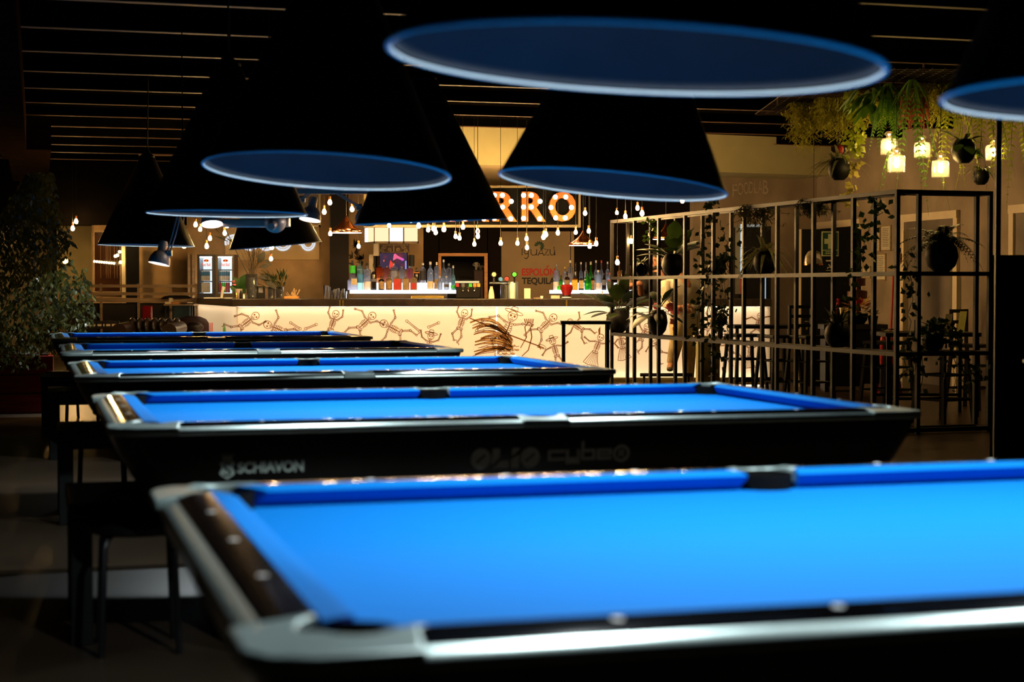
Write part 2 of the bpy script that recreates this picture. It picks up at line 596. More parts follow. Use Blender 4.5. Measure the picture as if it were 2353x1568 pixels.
def make_table():
    t = thing('pool_table', 'x', 'pool table')
    # cabinet, tapering inward
    def ring(x, y, z, r=.09):
        pts = []
        for cx, cy, a0 in ((x - r, y - r, 0), (-x + r, y - r, 90), (-x + r, -y + r, 180), (x - r, -y + r, 270)):
            for k in range(6):
                a = R(a0 + 90 * k / 5)
                pts.append((cx + r * math.cos(a), cy + r * math.sin(a), z))
        return pts
    mb = MB()
    lv = [(RL - .012, RW - .010, RT - .036, .10), (RL - .03, RW - .02, BED - .05, .10), (RL - .085, RW - .035, .63, .10), (RL - .16, RW - .055, .545, .11), (RL - .21, RW - .085, .52, .12)]
    rings = [[mb.v(p) for p in ring(x, y, z, r)] for x, y, z, r in lv]
    n = len(rings[0])
    for a, b in zip(rings, rings[1:]):
        for i in range(n):
            mb.f([a[i], a[(i + 1) % n], b[(i + 1) % n], b[i]])
    mb.f(rings[-1])
    mb.build('cabinet', BLACKWOOD, t, ang=50)
    for sx in (-1, 1):
        for sy in (-1, 1):
            mb = MB()
            cx, cy = sx * .86, sy * .52
            mb.frustum([(cx - .13, cy - .13, 0), (cx + .13, cy - .13, 0), (cx + .13, cy + .13, 0), (cx - .13, cy + .13, 0)],
                       [(cx - .17, cy - .17, .53), (cx + .17, cy - .17, .53), (cx + .17, cy + .17, .53), (cx - .17, cy + .17, .53)])
            lg = mb.build('leg', BLACKWOOD, t, bevel=.012)
            MB().cyl((cx, cy, 0), (cx, cy, .03), .08, n=16).build('foot', CHROME, lg)
    # bed with notches for the pockets
    pc = [(NL + .022, NW + .022, .066), (NL + .022, -NW - .022, .066), (-NL - .022, -NW - .022, .066), (-NL - .022, NW + .022, .066)]
    sp = [(0, NW + .045, .063), (0, -NW - .045, .063)]
    bx, by = NL + .05, NW + .05
    pts = []
    def arc(cx, cy, r, a0, a1, n=8):
        return [(cx + r * math.cos(R(a0 + (a1 - a0) * i / n)), cy + r * math.sin(R(a0 + (a1 - a0) * i / n))) for i in range(n + 1)]
    pts += arc(-NL - .022, -NW - .022, .07, 115, -25)
    pts += arc(0, -NW - .05, .066, 180, 0)
    pts += arc(NL + .022, -NW - .022, .07, 205, 65)
    pts += arc(NL + .022, NW + .022, .07, -65, -205)
    pts += arc(0, NW + .05, .066, 0, -180)
    pts += arc(-NL - .022, NW + .022, .07, 25, -115)
    mb = MB()
    mb.prism(pts, BED - .03, BED)
    mb.build('playing_bed', CLOTH, t, ang=30)
    # six cushions and six rails with their sights
    kc, ks = 1.15, .28
    def cush(e0, k0, e1, k1, Mx):
        place(cushion_mb(e0, k0, e1, k1), Mx).build('cushion', CLOTH, t, ang=30)
    long_l = ((NL - .075) - .066) / 2
    mid = ((NL - .075) + .066) / 2
    def TM(x, y, rot):
        return Matrix.Translation((x, y, 0)) @ Matrix.Rotation(R(rot), 4, 'Z')
    short = NW - .075
    cush(long_l, ks - .56, long_l, kc, TM(mid, NW, 0))
    cush(long_l, kc, long_l, ks - .56, TM(-mid, NW, 0))
    cush(long_l, kc, long_l, ks - .56, TM(mid, -NW, 180))
    cush(long_l, ks - .56, long_l, kc, TM(-mid, -NW, 180))
    cush(short, kc, short, kc, TM(NL, 0, -90))
    cush(short, kc, short, kc, TM(-NL, 0, 90))
    def rail(x0, x1, Mx, sights):
        mb = MB()
        y0, y1 = .0562, WR - .033
        rp_pts = [(y0, BED - .03), (y0, RT + .001), (y0 + .036, RT + .0008), (y1, RT - .0095), (y1, BED - .03)]
        mb.frustum([(x0, d, z) for d, z in rp_pts], [(x1, d, z) for d, z in rp_pts])
        r = place(mb, Mx).build('rail', RAILTOP, t)
        for s in sights:
            m2 = MB()
            m2.cyl((s, y0 + .030, RT - .006), (s, y0 + .030, RT + .0016), .0085, n=12)
            place(m2, Mx).build('sight', WHITE, r)
        # aluminium trim along the outer edge
        pr = [(WR - .034, RT - .0105), (WR - .024, RT - .012), (WR - .014, RT - .0155), (WR - .006, RT - .021), (WR - .001, RT - .028), (WR - .001, RT - .033), (WR - .006, RT - .037), (WR - .034, RT - .037)]
        m3 = MB()
        m3.frustum([(x0, d, z) for d, z in pr], [(x1, d, z) for d, z in pr])
        place(m3, Mx).build('rail_trim', ALU, t, ang=60)
    ds = NL / 4
    for sx in (-1, 1):
        a, b = .085, SX
        sg = [ds, 2 * ds, 3 * ds]
        rail(a, b, TM(0, NW, 0) if sx > 0 else TM(0, -NW, 180), sg)
        rail(-b, -a, TM(0, NW, 0) if sx > 0 else TM(0, -NW, 180), [-s for s in sg])
        rail(-.70, .70, TM(sx * NL, 0, -90 * sx), [-NW / 2, 0, NW / 2])
    def slope(mb):
        for v in mb.bm.verts:
            if v.co.z > RT:
                o_ = max(abs(v.co.x) - NL, abs(v.co.y) - NW)
                v.co.z -= max(0, o_ - .076) * .14
    # corner caps
    def cap(fx, fy):
        r = .085
        out = [(SX, RW)]
        out += [(RL - r + r * math.cos(R(90 - 90 * k / 7)) + .002, RW - r + r * math.sin(R(90 - 90 * k / 7)) + .002) for k in range(8)]
        out += [(RL + .002, .70), (NL + .055, .70)]
        cx, cy = NL + .022, NW + .022
        out += [(cx + .071 * math.cos(R(a)), cy + .066 * math.sin(R(a))) for a in range(-50, 141, 19)]
        out += [(SX - .035, NW + .056), (SX - .012, NW + .075)]
        pts = [(x * fx, y * fy) for x, y in out]
        mb = MB()
        mb.prism(pts, RT - .037, RT + .003)
        slope(mb)
        mb.build('corner_cap', CAPM, t, bevel=.016, ang=30)
    for fx in (-1, 1):
        for fy in (-1, 1):
            cap(fx, fy)
    for fy in (-1, 1):
        out = [(-.083, RW + .001), (-.083, NW + .085), (-.105, NW + .058), (-.07, NW + .058)]
        out += [(.070 * math.cos(R(a)), NW + .045 + .068 * math.sin(R(a))) for a in range(165, 14, -15)]
        out += [(.07, NW + .058), (.105, NW + .058), (.083, NW + .085), (.083, RW + .001)]
        mb = MB()
        mb.prism([(x, y * fy) for x, y in out], RT - .037, RT + .002)
        slope(mb)
        mb.build('side_cap', CAPM, t, bevel=.014, ang=30)
    # pocket cups
    for cx, cy, r in pc + sp:
        mb = MB()
        mb.lathe([(r + .004, RT - .008), (r + .002, BED - .02), (r - .004, BED - .16), (0, BED - .19), (r - .01, BED - .155), (r - .004, BED - .02), (r - .003, RT - .008)], 20, (cx, cy + (0.004 if cy > 0 else -.004 if cy < 0 else 0), 0), closed=True)
        mb.build('pocket', POCKET, t)
    # lettering on the near long side
    def face(x, z):
        # point on the sloping front face at local x, z
        zs = [(BED - .05, RW - .02), (.63, RW - .035), (.545, RW - .055)]
        for (z1, y1), (z0, y0) in zip(zs, zs[1:]):
            if z >= z0:
                y = y0 + (y1 - y0) * (z - z0) / (z1 - z0)
                return Vector((x, -y - .0015, z))
        return Vector((x, -zs[-1][1], z))
    tilt = Matrix.Rotation(R(-7), 4, 'X')
    def FM(x, z):
        return Matrix.Translation(face(x, z)) @ Matrix.Rotation(R(90 + 9.2), 4, 'X')
    X0 = -1.106
    text('maker_name', 'SCHIAVON', CREST, t, FM(X0 + .058, .654), .216, .038, .002, bold=.022, space=.95)
    mb = MB()
    mb.T = FM(X0, .636) @ Matrix.Scale(.88, 4)
    sh = [(0.028, 0), (.052, .016), (.056, .022), (.047, .045), (.056, .062), (.052, .068), (.004, .068), (0, .062), (.009, .045), (0, .022), (.004, .016)]
    mb.prism(sh, .0002, .0016)
    mb.prism([(.012, .071), (.044, .071), (.048, .086), (.008, .086)], .0002, .0016)
    for k in range(7):
        x = .008 + .04 * k / 6
        dx = (k - 3) * .0022
        mb.prism([(x - .0016, .088), (x + .0016, .088), (x + .0012 + dx, .098 - .0008 * abs(k - 3)), (x - .0012 + dx, .098 - .0008 * abs(k - 3))], .0002, .0016)
    cr = mb.build('crest', CREST, t, smooth=False)
    mb = MB()
    mb.T = FM(X0, .636) @ Matrix.Scale(.88, 4)
    pl = [(.041, .052), (.034, .058), (.024, .058), (.017, .052), (.018, .044), (.028, .036), (.038, .029), (.039, .021), (.032, .014), (.022, .014), (.015, .019)]
    for (x0, y0), (x1, y1) in zip(pl, pl[1:]):
        d = Vector((x1 - x0, y1 - y0)).normalized() * .0038
        nx, ny = -d.y, d.x
        mb.prism([(x0 - d.x * .4 + nx, y0 - d.y * .4 + ny), (x0 - d.x * .4 - nx, y0 - d.y * .4 - ny), (x1 + d.x * .4 - nx, y1 + d.y * .4 - ny), (x1 + d.x * .4 + nx, y1 + d.y * .4 + ny)], .0014, .0026)
    mb.build('crest_initial', BLK, cr, smooth=False)
    # cut block letters: O L i O (unit: letter height 1)
    mb = MB()
    hh = .069
    mb.T = FM(-.263, .645) @ Matrix.Scale(hh, 4)
    def disc(cx, cy, rx, ry, slot=True):
        if not slot:
            return
        # disc with a slanted slot: two half rings
        n = 28
        u = Vector((math.cos(R(40)), math.sin(R(40)), 0))
        w = Vector((-u.y, u.x, 0))
        def pt(p):
            return (cx + p.x * rx, cy + p.y * ry)
        ring_o = [Vector((math.cos(2 * PI * i / n), math.sin(2 * PI * i / n), 0)) for i in range(n)]
        sl, sw = .58, .11
        ring_i = []
        for q in ring_o:
            a, b = q.dot(u), q.dot(w)
            ring_i.append(u * max(-sl, min(sl, a * 1.4)) + w * (sw if b >= 0 else -sw))
        for i in range(n):
            j = (i + 1) % n
            mb.frustum([(*pt(ring_i[i]), .002), (*pt(ring_o[i]), .002), (*pt(ring_o[j]), .002), (*pt(ring_i[j]), .002)],
                       [(*pt(ring_i[i]), .02), (*pt(ring_o[i]), .02), (*pt(ring_o[j]), .02), (*pt(ring_i[j]), .02)])
    disc(.5, .5, .5, .52)
    mb.prism([(1.06, .18), (1.46, .56), (1.46, 1.0), (1.08, 1.0)], .002, .02)
    mb.prism([(1.14, 0), (1.92, 0), (1.92, .38), (1.50, .38)], .002, .02)
    mb.prism([(2.06, .58), (2.46, .92), (2.46, 1.0), (2.08, 1.0)], .002, .02)
    mb.prism([(2.04, 0), (2.44, 0), (2.46, .66), (2.05, .44)], .002, .02)
    disc(3.02, .5, .5, .52)
    mb.build('model_name', DECAL, t, smooth=False)
    mb = MB()
    mb.T = FM(.009, .665) @ Matrix.Scale(.0383, 4)
    w_ = .26
    def bar(x0, y0, x1, y1):
        mb.prism([(x0, y0), (x1, y0), (x1, y1), (x0, y1)], .002, .03)
    bar(0, 0, w_, 1); bar(w_, 0, 1.6, w_); bar(w_, 1 - w_, 1.6, 1)                   # c
    bar(1.68, -.3, 1.68 + w_, 1); bar(3.0 - w_, 0, 3.0, 1); bar(1.68 + w_, -.3, 3.0, .28)  # y
    bar(3.12, 0, 3.12 + w_, 1.75); bar(3.12 + w_, 0, 4.45, w_); bar(3.12 + w_, 1 - w_, 4.45, 1); bar(4.45 - w_, w_, 4.45, 1 - w_)  # b
    bar(4.6, 0, 4.6 + w_, 1); bar(4.6 + w_, 0, 6.05, w_); bar(4.6 + w_, .40, 6.05, .60); bar(4.6 + w_, 1 - w_, 6.05, 1); bar(6.05 - w_, .6, 6.05, 1 - w_)  # e
    cx, cy = 6.95, .52
    n = 24
    for i in range(n):
        a0, a1 = 2 * PI * i / n, 2 * PI * (i + 1) / n
        q = [(cx + r * math.cos(a), cy + r * math.sin(a)) for r, a in ((.55, a0), (.8, a0), (.8, a1), (.55, a1))]
        mb.prism(q, .002, .03)
    bar(6.68, .17, 6.86, .88); bar(6.86, .74, 7.2, .88); bar(7.06, .52, 7.22, .74); bar(6.86, .44, 7.2, .56)
    mb.prism([(6.98, .44), (7.12, .44), (7.26, .16), (7.1, .16)], .002, .03)
    mb.build('series_name', DECAL, t, smooth=False)
    # the same block letters, large, on the head end
    ca_, sa_ = math.cos(R(30.6)), math.sin(R(30.6))
    tm = Matrix(((0, -sa_, -ca_, -(RL - .079) - .002), (-1, 0, 0, .28), (0, ca_, -sa_, .637), (0, 0, 0, 1)))
    text('end_name', 'OLIO', DECAL, t, tm, .56, .082, .002, bold=.03)
    return t


TPOS = [((0.833, 3.288), .277), ((-0.130, 6.620), .276), ((-1.057, 9.765), .279), ((-1.991, 13.000), .269), ((-2.935, 16.198), .275)]
TLAB = ['blue pool table nearest the camera, out of focus, filling the bottom of the photo',
        'blue pool table whose black side carries the pale lettering, second from the camera',
        'blue pool table third from the camera, behind the one with lettering on its side',
        'blue pool table fourth from the camera, next to last before the lit bar',
        'blue pool table farthest from the camera, last of the row before the lit bar']
proto = make_table()
for i, ((x, y), a) in enumerate(TPOS):
    t = proto if i == 0 else copy_tree(proto)
    t.location = (x, y, 0)
    t.rotation_euler = (0, 0, a)
    t['label'] = TLAB[i]
    t['group'] = 'row of blue pool tables'
t = copy_tree(proto)
q = XY(2331, 838, BED)
a = .275
off = Vector((-RL * math.cos(a) - RW * math.sin(a), -RL * math.sin(a) + RW * math.cos(a), 0))
t.location = (q.x - off.x + .02, q.y - off.y, 0)
t.rotation_euler = (0, 0, a)
t['label'] = 'dark pool table of which only a metal corner shows at the right edge'
t['group'] = 'row of blue pool tables'


# ------------------------------------------------------------------ cone lamps over the tables
def make_cone():
    t = thing('cone_pendant_lamp', 'x', 'lamp', group='black cone lamps over the pool tables')
    Rr, Rt, H = .485, .075, .90
    MB().lathe([(Rr, 0), (Rt, H), (Rt - .004, H), (Rr - .004, .0)], 64, closed=True).build('shade', SHADE, t, ang=60)
    MB().lathe([(Rr - .006, .004), (Rt - .005, H - .01), (Rt - .008, H - .01), (Rr - .012, .004)], 64, closed=True).build('lining', LINING, t, ang=60)
    MB().tube([(Rr * math.cos(2 * PI * i / 64), Rr * math.sin(2 * PI * i / 64), 0) for i in range(64)], .0058, 8, closed=True).build('rim', RIM, t)
    MB().lathe([(Rt + .002, H - .015), (Rt + .002, H + .01), (.03, H + .05), (.012, H + .09), (0, H + .09)], 24).build('cap', BLK, t)
    MB().cyl((0, 0, H + .08), (0, 0, ZC - 1.70), .006, n=6).build('cord', BLK, t)
    h = MB().lathe([(.03, .34), (.035, .38), (.03, .74), (.0, .74)], 16).build('lamp_holder', BLK, t)
    MB().lathe([(.0, .285), (.055, .29), (.055, .305), (.0, .345)], 20).build('reflector_bulb', LEDW, h)
    for k in range(3):
        an = 2 * PI * k / 3 + .4
        MB().cyl((.03 * math.cos(an), .03 * math.sin(an), .70), ((Rr - (Rr - Rt) * .7 / H - .012) * math.cos(an), (Rr - (Rr - Rt) * .7 / H - .012) * math.sin(an), .70), .004, n=6).build('strut', BLK, t)
    sp = lamp('table_spot', 'SPOT', (0, 0, .26), K_SPOT, (0.86, 0.97, 1.0), t, spot_size=R(121.8), spot_blend=.02, shadow_soft_size=.02)
    return t


CONES = [  # u, v of the rim centre, depth, tilt towards viewer, sideways tilt
    (1458, 141, 3.33, 0.0, 3.3, 'huge out of focus black cone lamp hanging at the top of the photo'),
    (2700, 226, 3.62, 0.0, 1.0, 'black cone lamp with blue inside, cut off by the upper right edge'),
    (752, 394, 6.67, 4.5, 2.6, 'large black cone lamp with open blue inside, left of centre over the lettered table'),
    (1408, 424, 7.18, 2.5, 5.6, 'tilted black cone lamp with open blue inside, in front of the copper letters'),
    (522, 491, 10.3, 0.0, 0.6, 'black cone lamp with thin blue rim, left, behind the large open one'),
    (990, 509, 10.8, -2.4, -2.3, 'black cone lamp in the middle, hiding the first letters of the lit sign'),
    (336, 564, 17.25, 0.0, 1.0, 'leftmost black cone lamp, beside the tree'),
    (633, 564, 17.8, -3.0, -5.0, 'small tilted black cone lamp in front of the white-lettered board'),
]
proto = make_cone()
for i, (u, v, Y, tv, ts, lab) in enumerate(CONES):
    c = proto if i == 0 else copy_tree(proto)
    c.location = P(u, v, Y)
    c.rotation_euler = Euler((R(tv), R(ts), R(40 * i)), 'XYZ') if False else (Matrix.Rotation(R(ts), 4, 'Y') @ Matrix.Rotation(R(-tv), 4, 'X') @ Matrix.Rotation(R(37 * i), 4, 'Z')).to_euler()
    c['label'] = lab


# ------------------------------------------------------------------ the bar
def thin_glass(name, tint, gloss=0.12, rough=0.05):
    if name in _m:
        return _m[name]
    m = bpy.data.materials.new(name)
    m.use_nodes = True
    nt = m.node_tree
    nt.nodes.remove(nt.nodes['Principled BSDF'])
    tr = nt.nodes.new('ShaderNodeBsdfTransparent')
    tr.inputs[0].default_value = (*tint, 1)
    gl = nt.nodes.new('ShaderNodeBsdfGlossy')
    gl.inputs['Roughness'].default_value = rough
    tl = nt.nodes.new('ShaderNodeBsdfTranslucent')
    tl.inputs[0].default_value = (*tint, 1)
    lw = nt.nodes.new('ShaderNodeLayerWeight')
    lw.inputs[0].default_value = 0.35
    m1 = nt.nodes.new('ShaderNodeMixShader')
    m2 = nt.nodes.new('ShaderNodeMixShader')
    m2.inputs[0].default_value = gloss
    nt.links.new(tr.outputs[0], m2.inputs[1])
    nt.links.new(tl.outputs[0], m2.inputs[2])
    nt.links.new(lw.outputs['Facing'], m1.inputs[0])
    nt.links.new(m2.outputs[0], m1.inputs[1])
    nt.links.new(gl.outputs[0], m1.inputs[2])
    nt.links.new(m1.outputs[0], nt.nodes['Material Output'].inputs['Surface'])
    _m[name] = m
    return m


def sheet(name, col, fac=1.0):
    """back-lit sheet"""
    m = bpy.data.materials.new(name)
    m.use_nodes = True
    nt = m.node_tree
    b = nt.nodes['Principled BSDF']
    b.inputs['Base Color'].default_value = (*[c * .25 for c in col], 1)
    b.inputs['Roughness'].default_value = .4
    tl = nt.nodes.new('ShaderNodeBsdfTranslucent')
    tl.inputs[0].default_value = (*col, 1)
    ad = nt.nodes.new('ShaderNodeAddShader')
    nt.links.new(b.outputs[0], ad.inputs[0])
    nt.links.new(tl.outputs[0], ad.inputs[1])
    nt.links.new(ad.outputs[0], nt.nodes['Material Output'].inputs['Surface'])
    _m[name] = m
    return m


def boxpx(mb, u0, u1, v0, v1, Y, depth):
    """box whose front face covers the given photo rectangle at depth Y"""
    a, b = P(u0, v0, Y), P(u1, v1, Y)
    mb.box(((a.x + b.x) / 2, Y + depth / 2, (a.z + b.z) / 2), (abs(b.x - a.x), depth, abs(a.z - b.z)))
    return mb


PANEL = sheet('backlit_panel', (0.62, 0.57, 0.50))
LEDS = emis('warm_led_strip', (1.0, 0.86, 0.64), 230.0)
INK = sheet('brown_ink', (0.15, 0.055, 0.010))
INKL = sheet('tan_ink', (0.40, 0.25, 0.10))
COUNTER = mat('dark_stone', (0.016, 0.011, 0.008), 0.25, noise=(6, .35))
GOLDP = mat('gold_plinth', (0.16, 0.11, 0.03), 0.35, metal=0.8, noise=(3, .3))

bar = thing('bar_counter', 'long bar with back-lit cream front drawn with brown dancing skeletons', 'bar', (0, YB, 0))


def bpart(name, mb, m, **k):
    o = mb.build(name, m, **k)
    o.parent = bar
    o.matrix_parent_inverse = Matrix.Translation((0, -YB, 0))
    return o


zt, zb = P(0, 705, YB).z, P(0, 868, YB).z
ztop = P(0, 687, YB).z
xl, xr = P(545, 700, YB).x, P(1767, 700, YB).x
RB = P(453, 700, 25.6)                      # rear corner of the return
segs = [(545, 1140), (1142, 1589), (1591, 1767)]
for u0, u1 in segs:
    a, b = P(u0, 700, YB).x, P(u1, 700, YB).x
    bpart('front_panel', MB().box(((a + b) / 2, YB + .004, (zt + zb) / 2), (b - a, .008, zt - zb)), PANEL, smooth=False)
ret = Vector((RB.x - xl, RB.y - YB, 0))
rl, ra = ret.length, math.atan2(ret.y, ret.x)
rm = Vector((xl, YB, 0)) + ret / 2
mb = MB()
mb.box((rm.x, rm.y, (zt + zb) / 2), (rl, .008, zt - zb), ra)
bpart('side_panel', mb, PANEL, smooth=False)
bpart('light_box', MB().box(((xl + xr) / 2 + .1, YB + .30, (zt + zb) / 2), (xr - xl - .25, .02, zt - zb)), WHITE, smooth=False)
bpart('end_panel', MB().box((xr, YB + .16, (zt + zb) / 2), (.03, .30, zt - zb)), PANEL, smooth=False)
rn = Vector((-ret.y, ret.x, 0)).normalized() * -1     # inward normal of the return
if rn.x < 0:
    rn = -rn
mb = MB()
mb.box((rm.x + rn.x * .3, rm.y + rn.y * .3 + .1, (zt + zb) / 2), (rl - .3, .02, zt - zb), ra)
bpart('light_box', mb, WHITE, smooth=False)
for z, h in ((zt - .02, .02), (zb + .02, .02)):
    bpart('light_strip', MB().box(((xl + xr) / 2, YB + .055, z), (xr - xl - .1, .02, h)), LEDS, smooth=False)
    mb = MB()
    mb.box((rm.x + rn.x * .055, rm.y + rn.y * .055 + .03, z), (rl - .15, .02, h), ra)
    bpart('light_strip', mb, LEDS, smooth=False)
# worktop, in one L
cl = P(533, 690, YB - .05).x
cr = P(1773, 690, YB - .05).x
dv = ret.normalized()
ou = -rn * .06
pts = [(cl, YB - .05), (cr, YB - .05), (cr, YB + .55), (xl + .75, YB + .55), (RB.x + .75, RB.y), (RB.x + ou.x, RB.y), ]
bpart('worktop', MB().prism(pts, zt + .002, ztop), COUNTER, smooth=False, bevel=.006)
bpart('plinth', MB().box(((xl + xr) / 2, YB + .08, zb / 2), (xr - xl - .04, .08, zb)), GOLDP, smooth=False)
mb = MB()
mb.box((rm.x + rn.x * .07, rm.y + rn.y * .07, zb / 2), (rl, .08, zb), ra)
bpart('plinth', mb, GOLDP, smooth=False)
for u in (781, 788, 1302):
    bpart('brass_clip', boxpx(MB(), u - 2, u + 2, 690, 704, YB - .06, .01), BRASS, smooth=False)


# ---- ink drawing on the lit front (plain generic dancing skeletons and a feathered bird)
class Ink:
    def __init__(self, Y):
        self.mb = MB()
        self.Y = Y

    def line(self, pts, w=1.2):
        w = w * 1.45
        pts = [Vector(p) for p in pts]
        n = len(pts)
        prev = None
        for i, p in enumerate(pts):
            d = pts[min(i + 1, n - 1)] - pts[max(i - 1, 0)]
            if d.length < 1e-6:
                continue
            d.normalize()
            ww = w * (0.55 + 0.45 * math.sin(PI * (i + .5) / n)) / 2
            q = (p.x - d.y * ww, p.y + d.x * ww), (p.x + d.y * ww, p.y - d.x * ww)
            cur = [self.mb.v(P(a, b, self.Y)) for a, b in q]
            if prev:
                self.mb.f([prev[0], prev[1], cur[1], cur[0]])
            prev = cur

    def ell(self, c, rx, ry, a=0, w=1.1, a0=0, a1=360, n=14):
        ca, sa = math.cos(a), math.sin(a)
        pts = []
        for i in range(n + 1):
            t = R(a0 + (a1 - a0) * i / n)
            x, y = rx * math.cos(t), ry * math.sin(t)
            pts.append((c[0] + x * ca - y * sa, c[1] + x * sa + y * ca))
        self.line(pts, w)

    def blob(self, pts):
        self.mb.f([self.mb.v(P(a, b, self.Y)) for a, b in pts])

    def dot(self, c, r):
        self.blob([(c[0] + r * math.cos(2 * PI * i / 8), c[1] + r * math.sin(2 * PI * i / 8)) for i in range(8)])


def bone(k, a, b, w):
    w = w * 1.35
    a, b = Vector(a), Vector(b)
    d = (b - a)
    L = d.length
    d.normalize()
    n = Vector((-d.y, d.x))
    for s in (-1, 1):
        k.line([a + n * s * w * .9, a + d * L * .2 + n * s * w * .5, a + d * L * .8 + n * s * w * .5, b + n * s * w * .9], 1.0)
    k.ell(a, w, w, 0, .9, n=8)
    k.ell(b, w, w, 0, .9, n=8)


def skeleton(k, u, v, s, rot=0.0, arms=(200, 230, -20, -60), legs=(110, 80, 70, 100), hat=0, skirt=False):
    s = s * 1.12
    """s: torso length in pixels; angles in degrees, 0 = right, 90 = down"""
    cr_, sr_ = math.cos(rot), math.sin(rot)

    def T(x, y):
        return Vector((u + (x * cr_ - y * sr_) * s, v + (x * sr_ + y * cr_) * s))

    def ang(o, a, L):
        return (o[0] + L * math.cos(R(a)), o[1] + L * math.sin(R(a)))
    # skull
    hc = (0.02, -0.78)
    k.ell(T(*hc), .25 * s, .27 * s, rot, 1.2, 140, 410, 14)
    k.line([T(-.17, -.62), T(-.12, -.5), T(.12, -.48), T(.2, -.62)], 1.1)
    k.dot(T(-.08, -.78), .065 * s)
    k.dot(T(.13, -.78), .065 * s)
    k.dot(T(.03, -.67), .03 * s)
    k.line([T(-.1, -.58), T(.14, -.57)], .9)
    for i in range(4):
        k.line([T(-.07 + .06 * i, -.61), T(-.07 + .06 * i, -.54)], .7)
    # spine, ribs, pelvis
    k.line([T(0, -.46), T(.015, -.2), T(0, .1), T(-.01, .42)], 1.8)
    for i in range(5):
        y = -.30 + .115 * i
        r = .24 - .012 * abs(i - 2) * 2
        for sg in (-1, 1):
            k.line([T(0, y), T(sg * r * .7, y - .03), T(sg * r, y + .07), T(sg * r * .55, y + .13)], 1.0)
    for sg in (-1, 1):
        k.line([T(0, .42), T(sg * .16, .34), T(sg * .24, .44), T(sg * .1, .58), T(0, .5)], 1.2)
        k.line([T(0, -.4), T(sg * .26, -.36)], 1.2)
    for sg, (a0, a1) in ((-1, arms[:2]), (1, arms[2:])):
        o = (sg * .27, -.36)
        e = ang(o, a0, .46)
        h = ang(e, a1, .44)
        bone(k, T(*o), T(*e), .045 * s)
        bone(k, T(*e), T(*h), .04 * s)
        for f in (-40, -15, 10, 35):
            k.line([T(*h), T(*ang(h, a1 + f, .15))], .8)
    if skirt:
        k.line([T(-.18, .35), T(-.5, 1.15), T(-.62, 1.5)], 1.2)
        k.line([T(.18, .35), T(.42, 1.1), T(.62, 1.45)], 1.2)
        k.line([T(-.62, 1.5), T(-.2, 1.58), T(.2, 1.5), T(.62, 1.45)], 1.2)
        for i in range(6):
            k.line([T(-.12 + .05 * i, .45), T(-.42 + .17 * i, 1.5)], .8)
    else:
        for sg, (a0, a1) in ((-1, legs[:2]), (1, legs[2:])):
            o = (sg * .13, .5)
            e = ang(o, a0, .56)
            h = ang(e, a1, .52)
            bone(k, T(*o), T(*e), .055 * s)
            bone(k, T(*e), T(*h), .045 * s)
            k.line([T(*h), T(*ang(h, a1 - 80, .2)), T(*ang(h, a1 - 60, .24))], 1.2)
    if hat == 1:
        k.ell(T(.02, -1.0), .52 * s, .10 * s, rot, 1.2)
        k.line([T(-.2, -1.03), T(-.12, -1.28), T(.14, -1.28), T(.22, -1.03)], 1.2)
        k.line([T(-.19, -1.08), T(.21, -1.08)], 1.5)
    elif hat == 2:
        k.blob([T(-.22, -.95), T(-.1, -1.0), T(-.3, -1.6), T(-.38, -1.3)])


ink = Ink(YB - .004)
A = skeleton
A(ink, 566, 742, 30, .9, (150, 110, -30, -80), (120, 150, 60, 20))
A(ink, 640, 757, 31, -1.2, (170, 200, 10, -40), (150, 120, 60, 100))
A(ink, 764, 744, 27, .3, (230, 270, -50, -100), (120, 60, 70, 110))
A(ink, 836, 744, 30, .8, (200, 150, -60, -20), (130, 90, 40, 70))
A(ink, 906, 757, 31, -1.1, (170, 200, 10, -40), (150, 120, 60, 100))
A(ink, 985, 795, 26, .2, (210, 250, -30, -80), (110, 80, 70, 100), 1)
A(ink, 1060, 742, 27, .3, (230, 270, -50, -100), (120, 60, 70, 110))
A(ink, 1252, 748, 30, .8, (200, 150, -60, -20), (130, 90, 40, 70))
A(ink, 1276, 806, 25, -.3, (170, 140, 20, -20), (110, 80, 70, 100), 1)
A(ink, 1328, 752, 24, -1.0, (170, 200, 10, -40), (150, 120, 60, 100))
A(ink, 1372, 797, 26, .35, (160, 200, -20, -70), skirt=True, hat=2)
A(ink, 1428, 788, 23, -.2, (140, 60, 40, 150), skirt=True)
A(ink, 1478, 770, 24, .4, (220, 260, -40, -80), (120, 60, 70, 110))
A(ink, 1512, 800, 22, -.5, (200, 150, -60, -20), (130, 90, 40, 70))
A(ink, 1630, 745, 26, .5, (220, 260, -40, -80), (120, 60, 70, 110))
A(ink, 1676, 800, 24, -.4, (200, 150, -60, -20), (130, 90, 40, 70), 1)
A(ink, 1742, 745, 22, .2, (200, 150, -60, -20), (130, 90, 40, 70))
A(ink, 1724, 808, 22, .1, (220, 260, -40, -80), skirt=True)
for (a, b) in (((668, 742), (690, 756)), ((702, 756), (727, 746)), ((935, 738), (965, 762)), ((985, 752), (1008, 742)), ((1110, 735), (1095, 760))):
    bone(ink, a, b, 2.2)
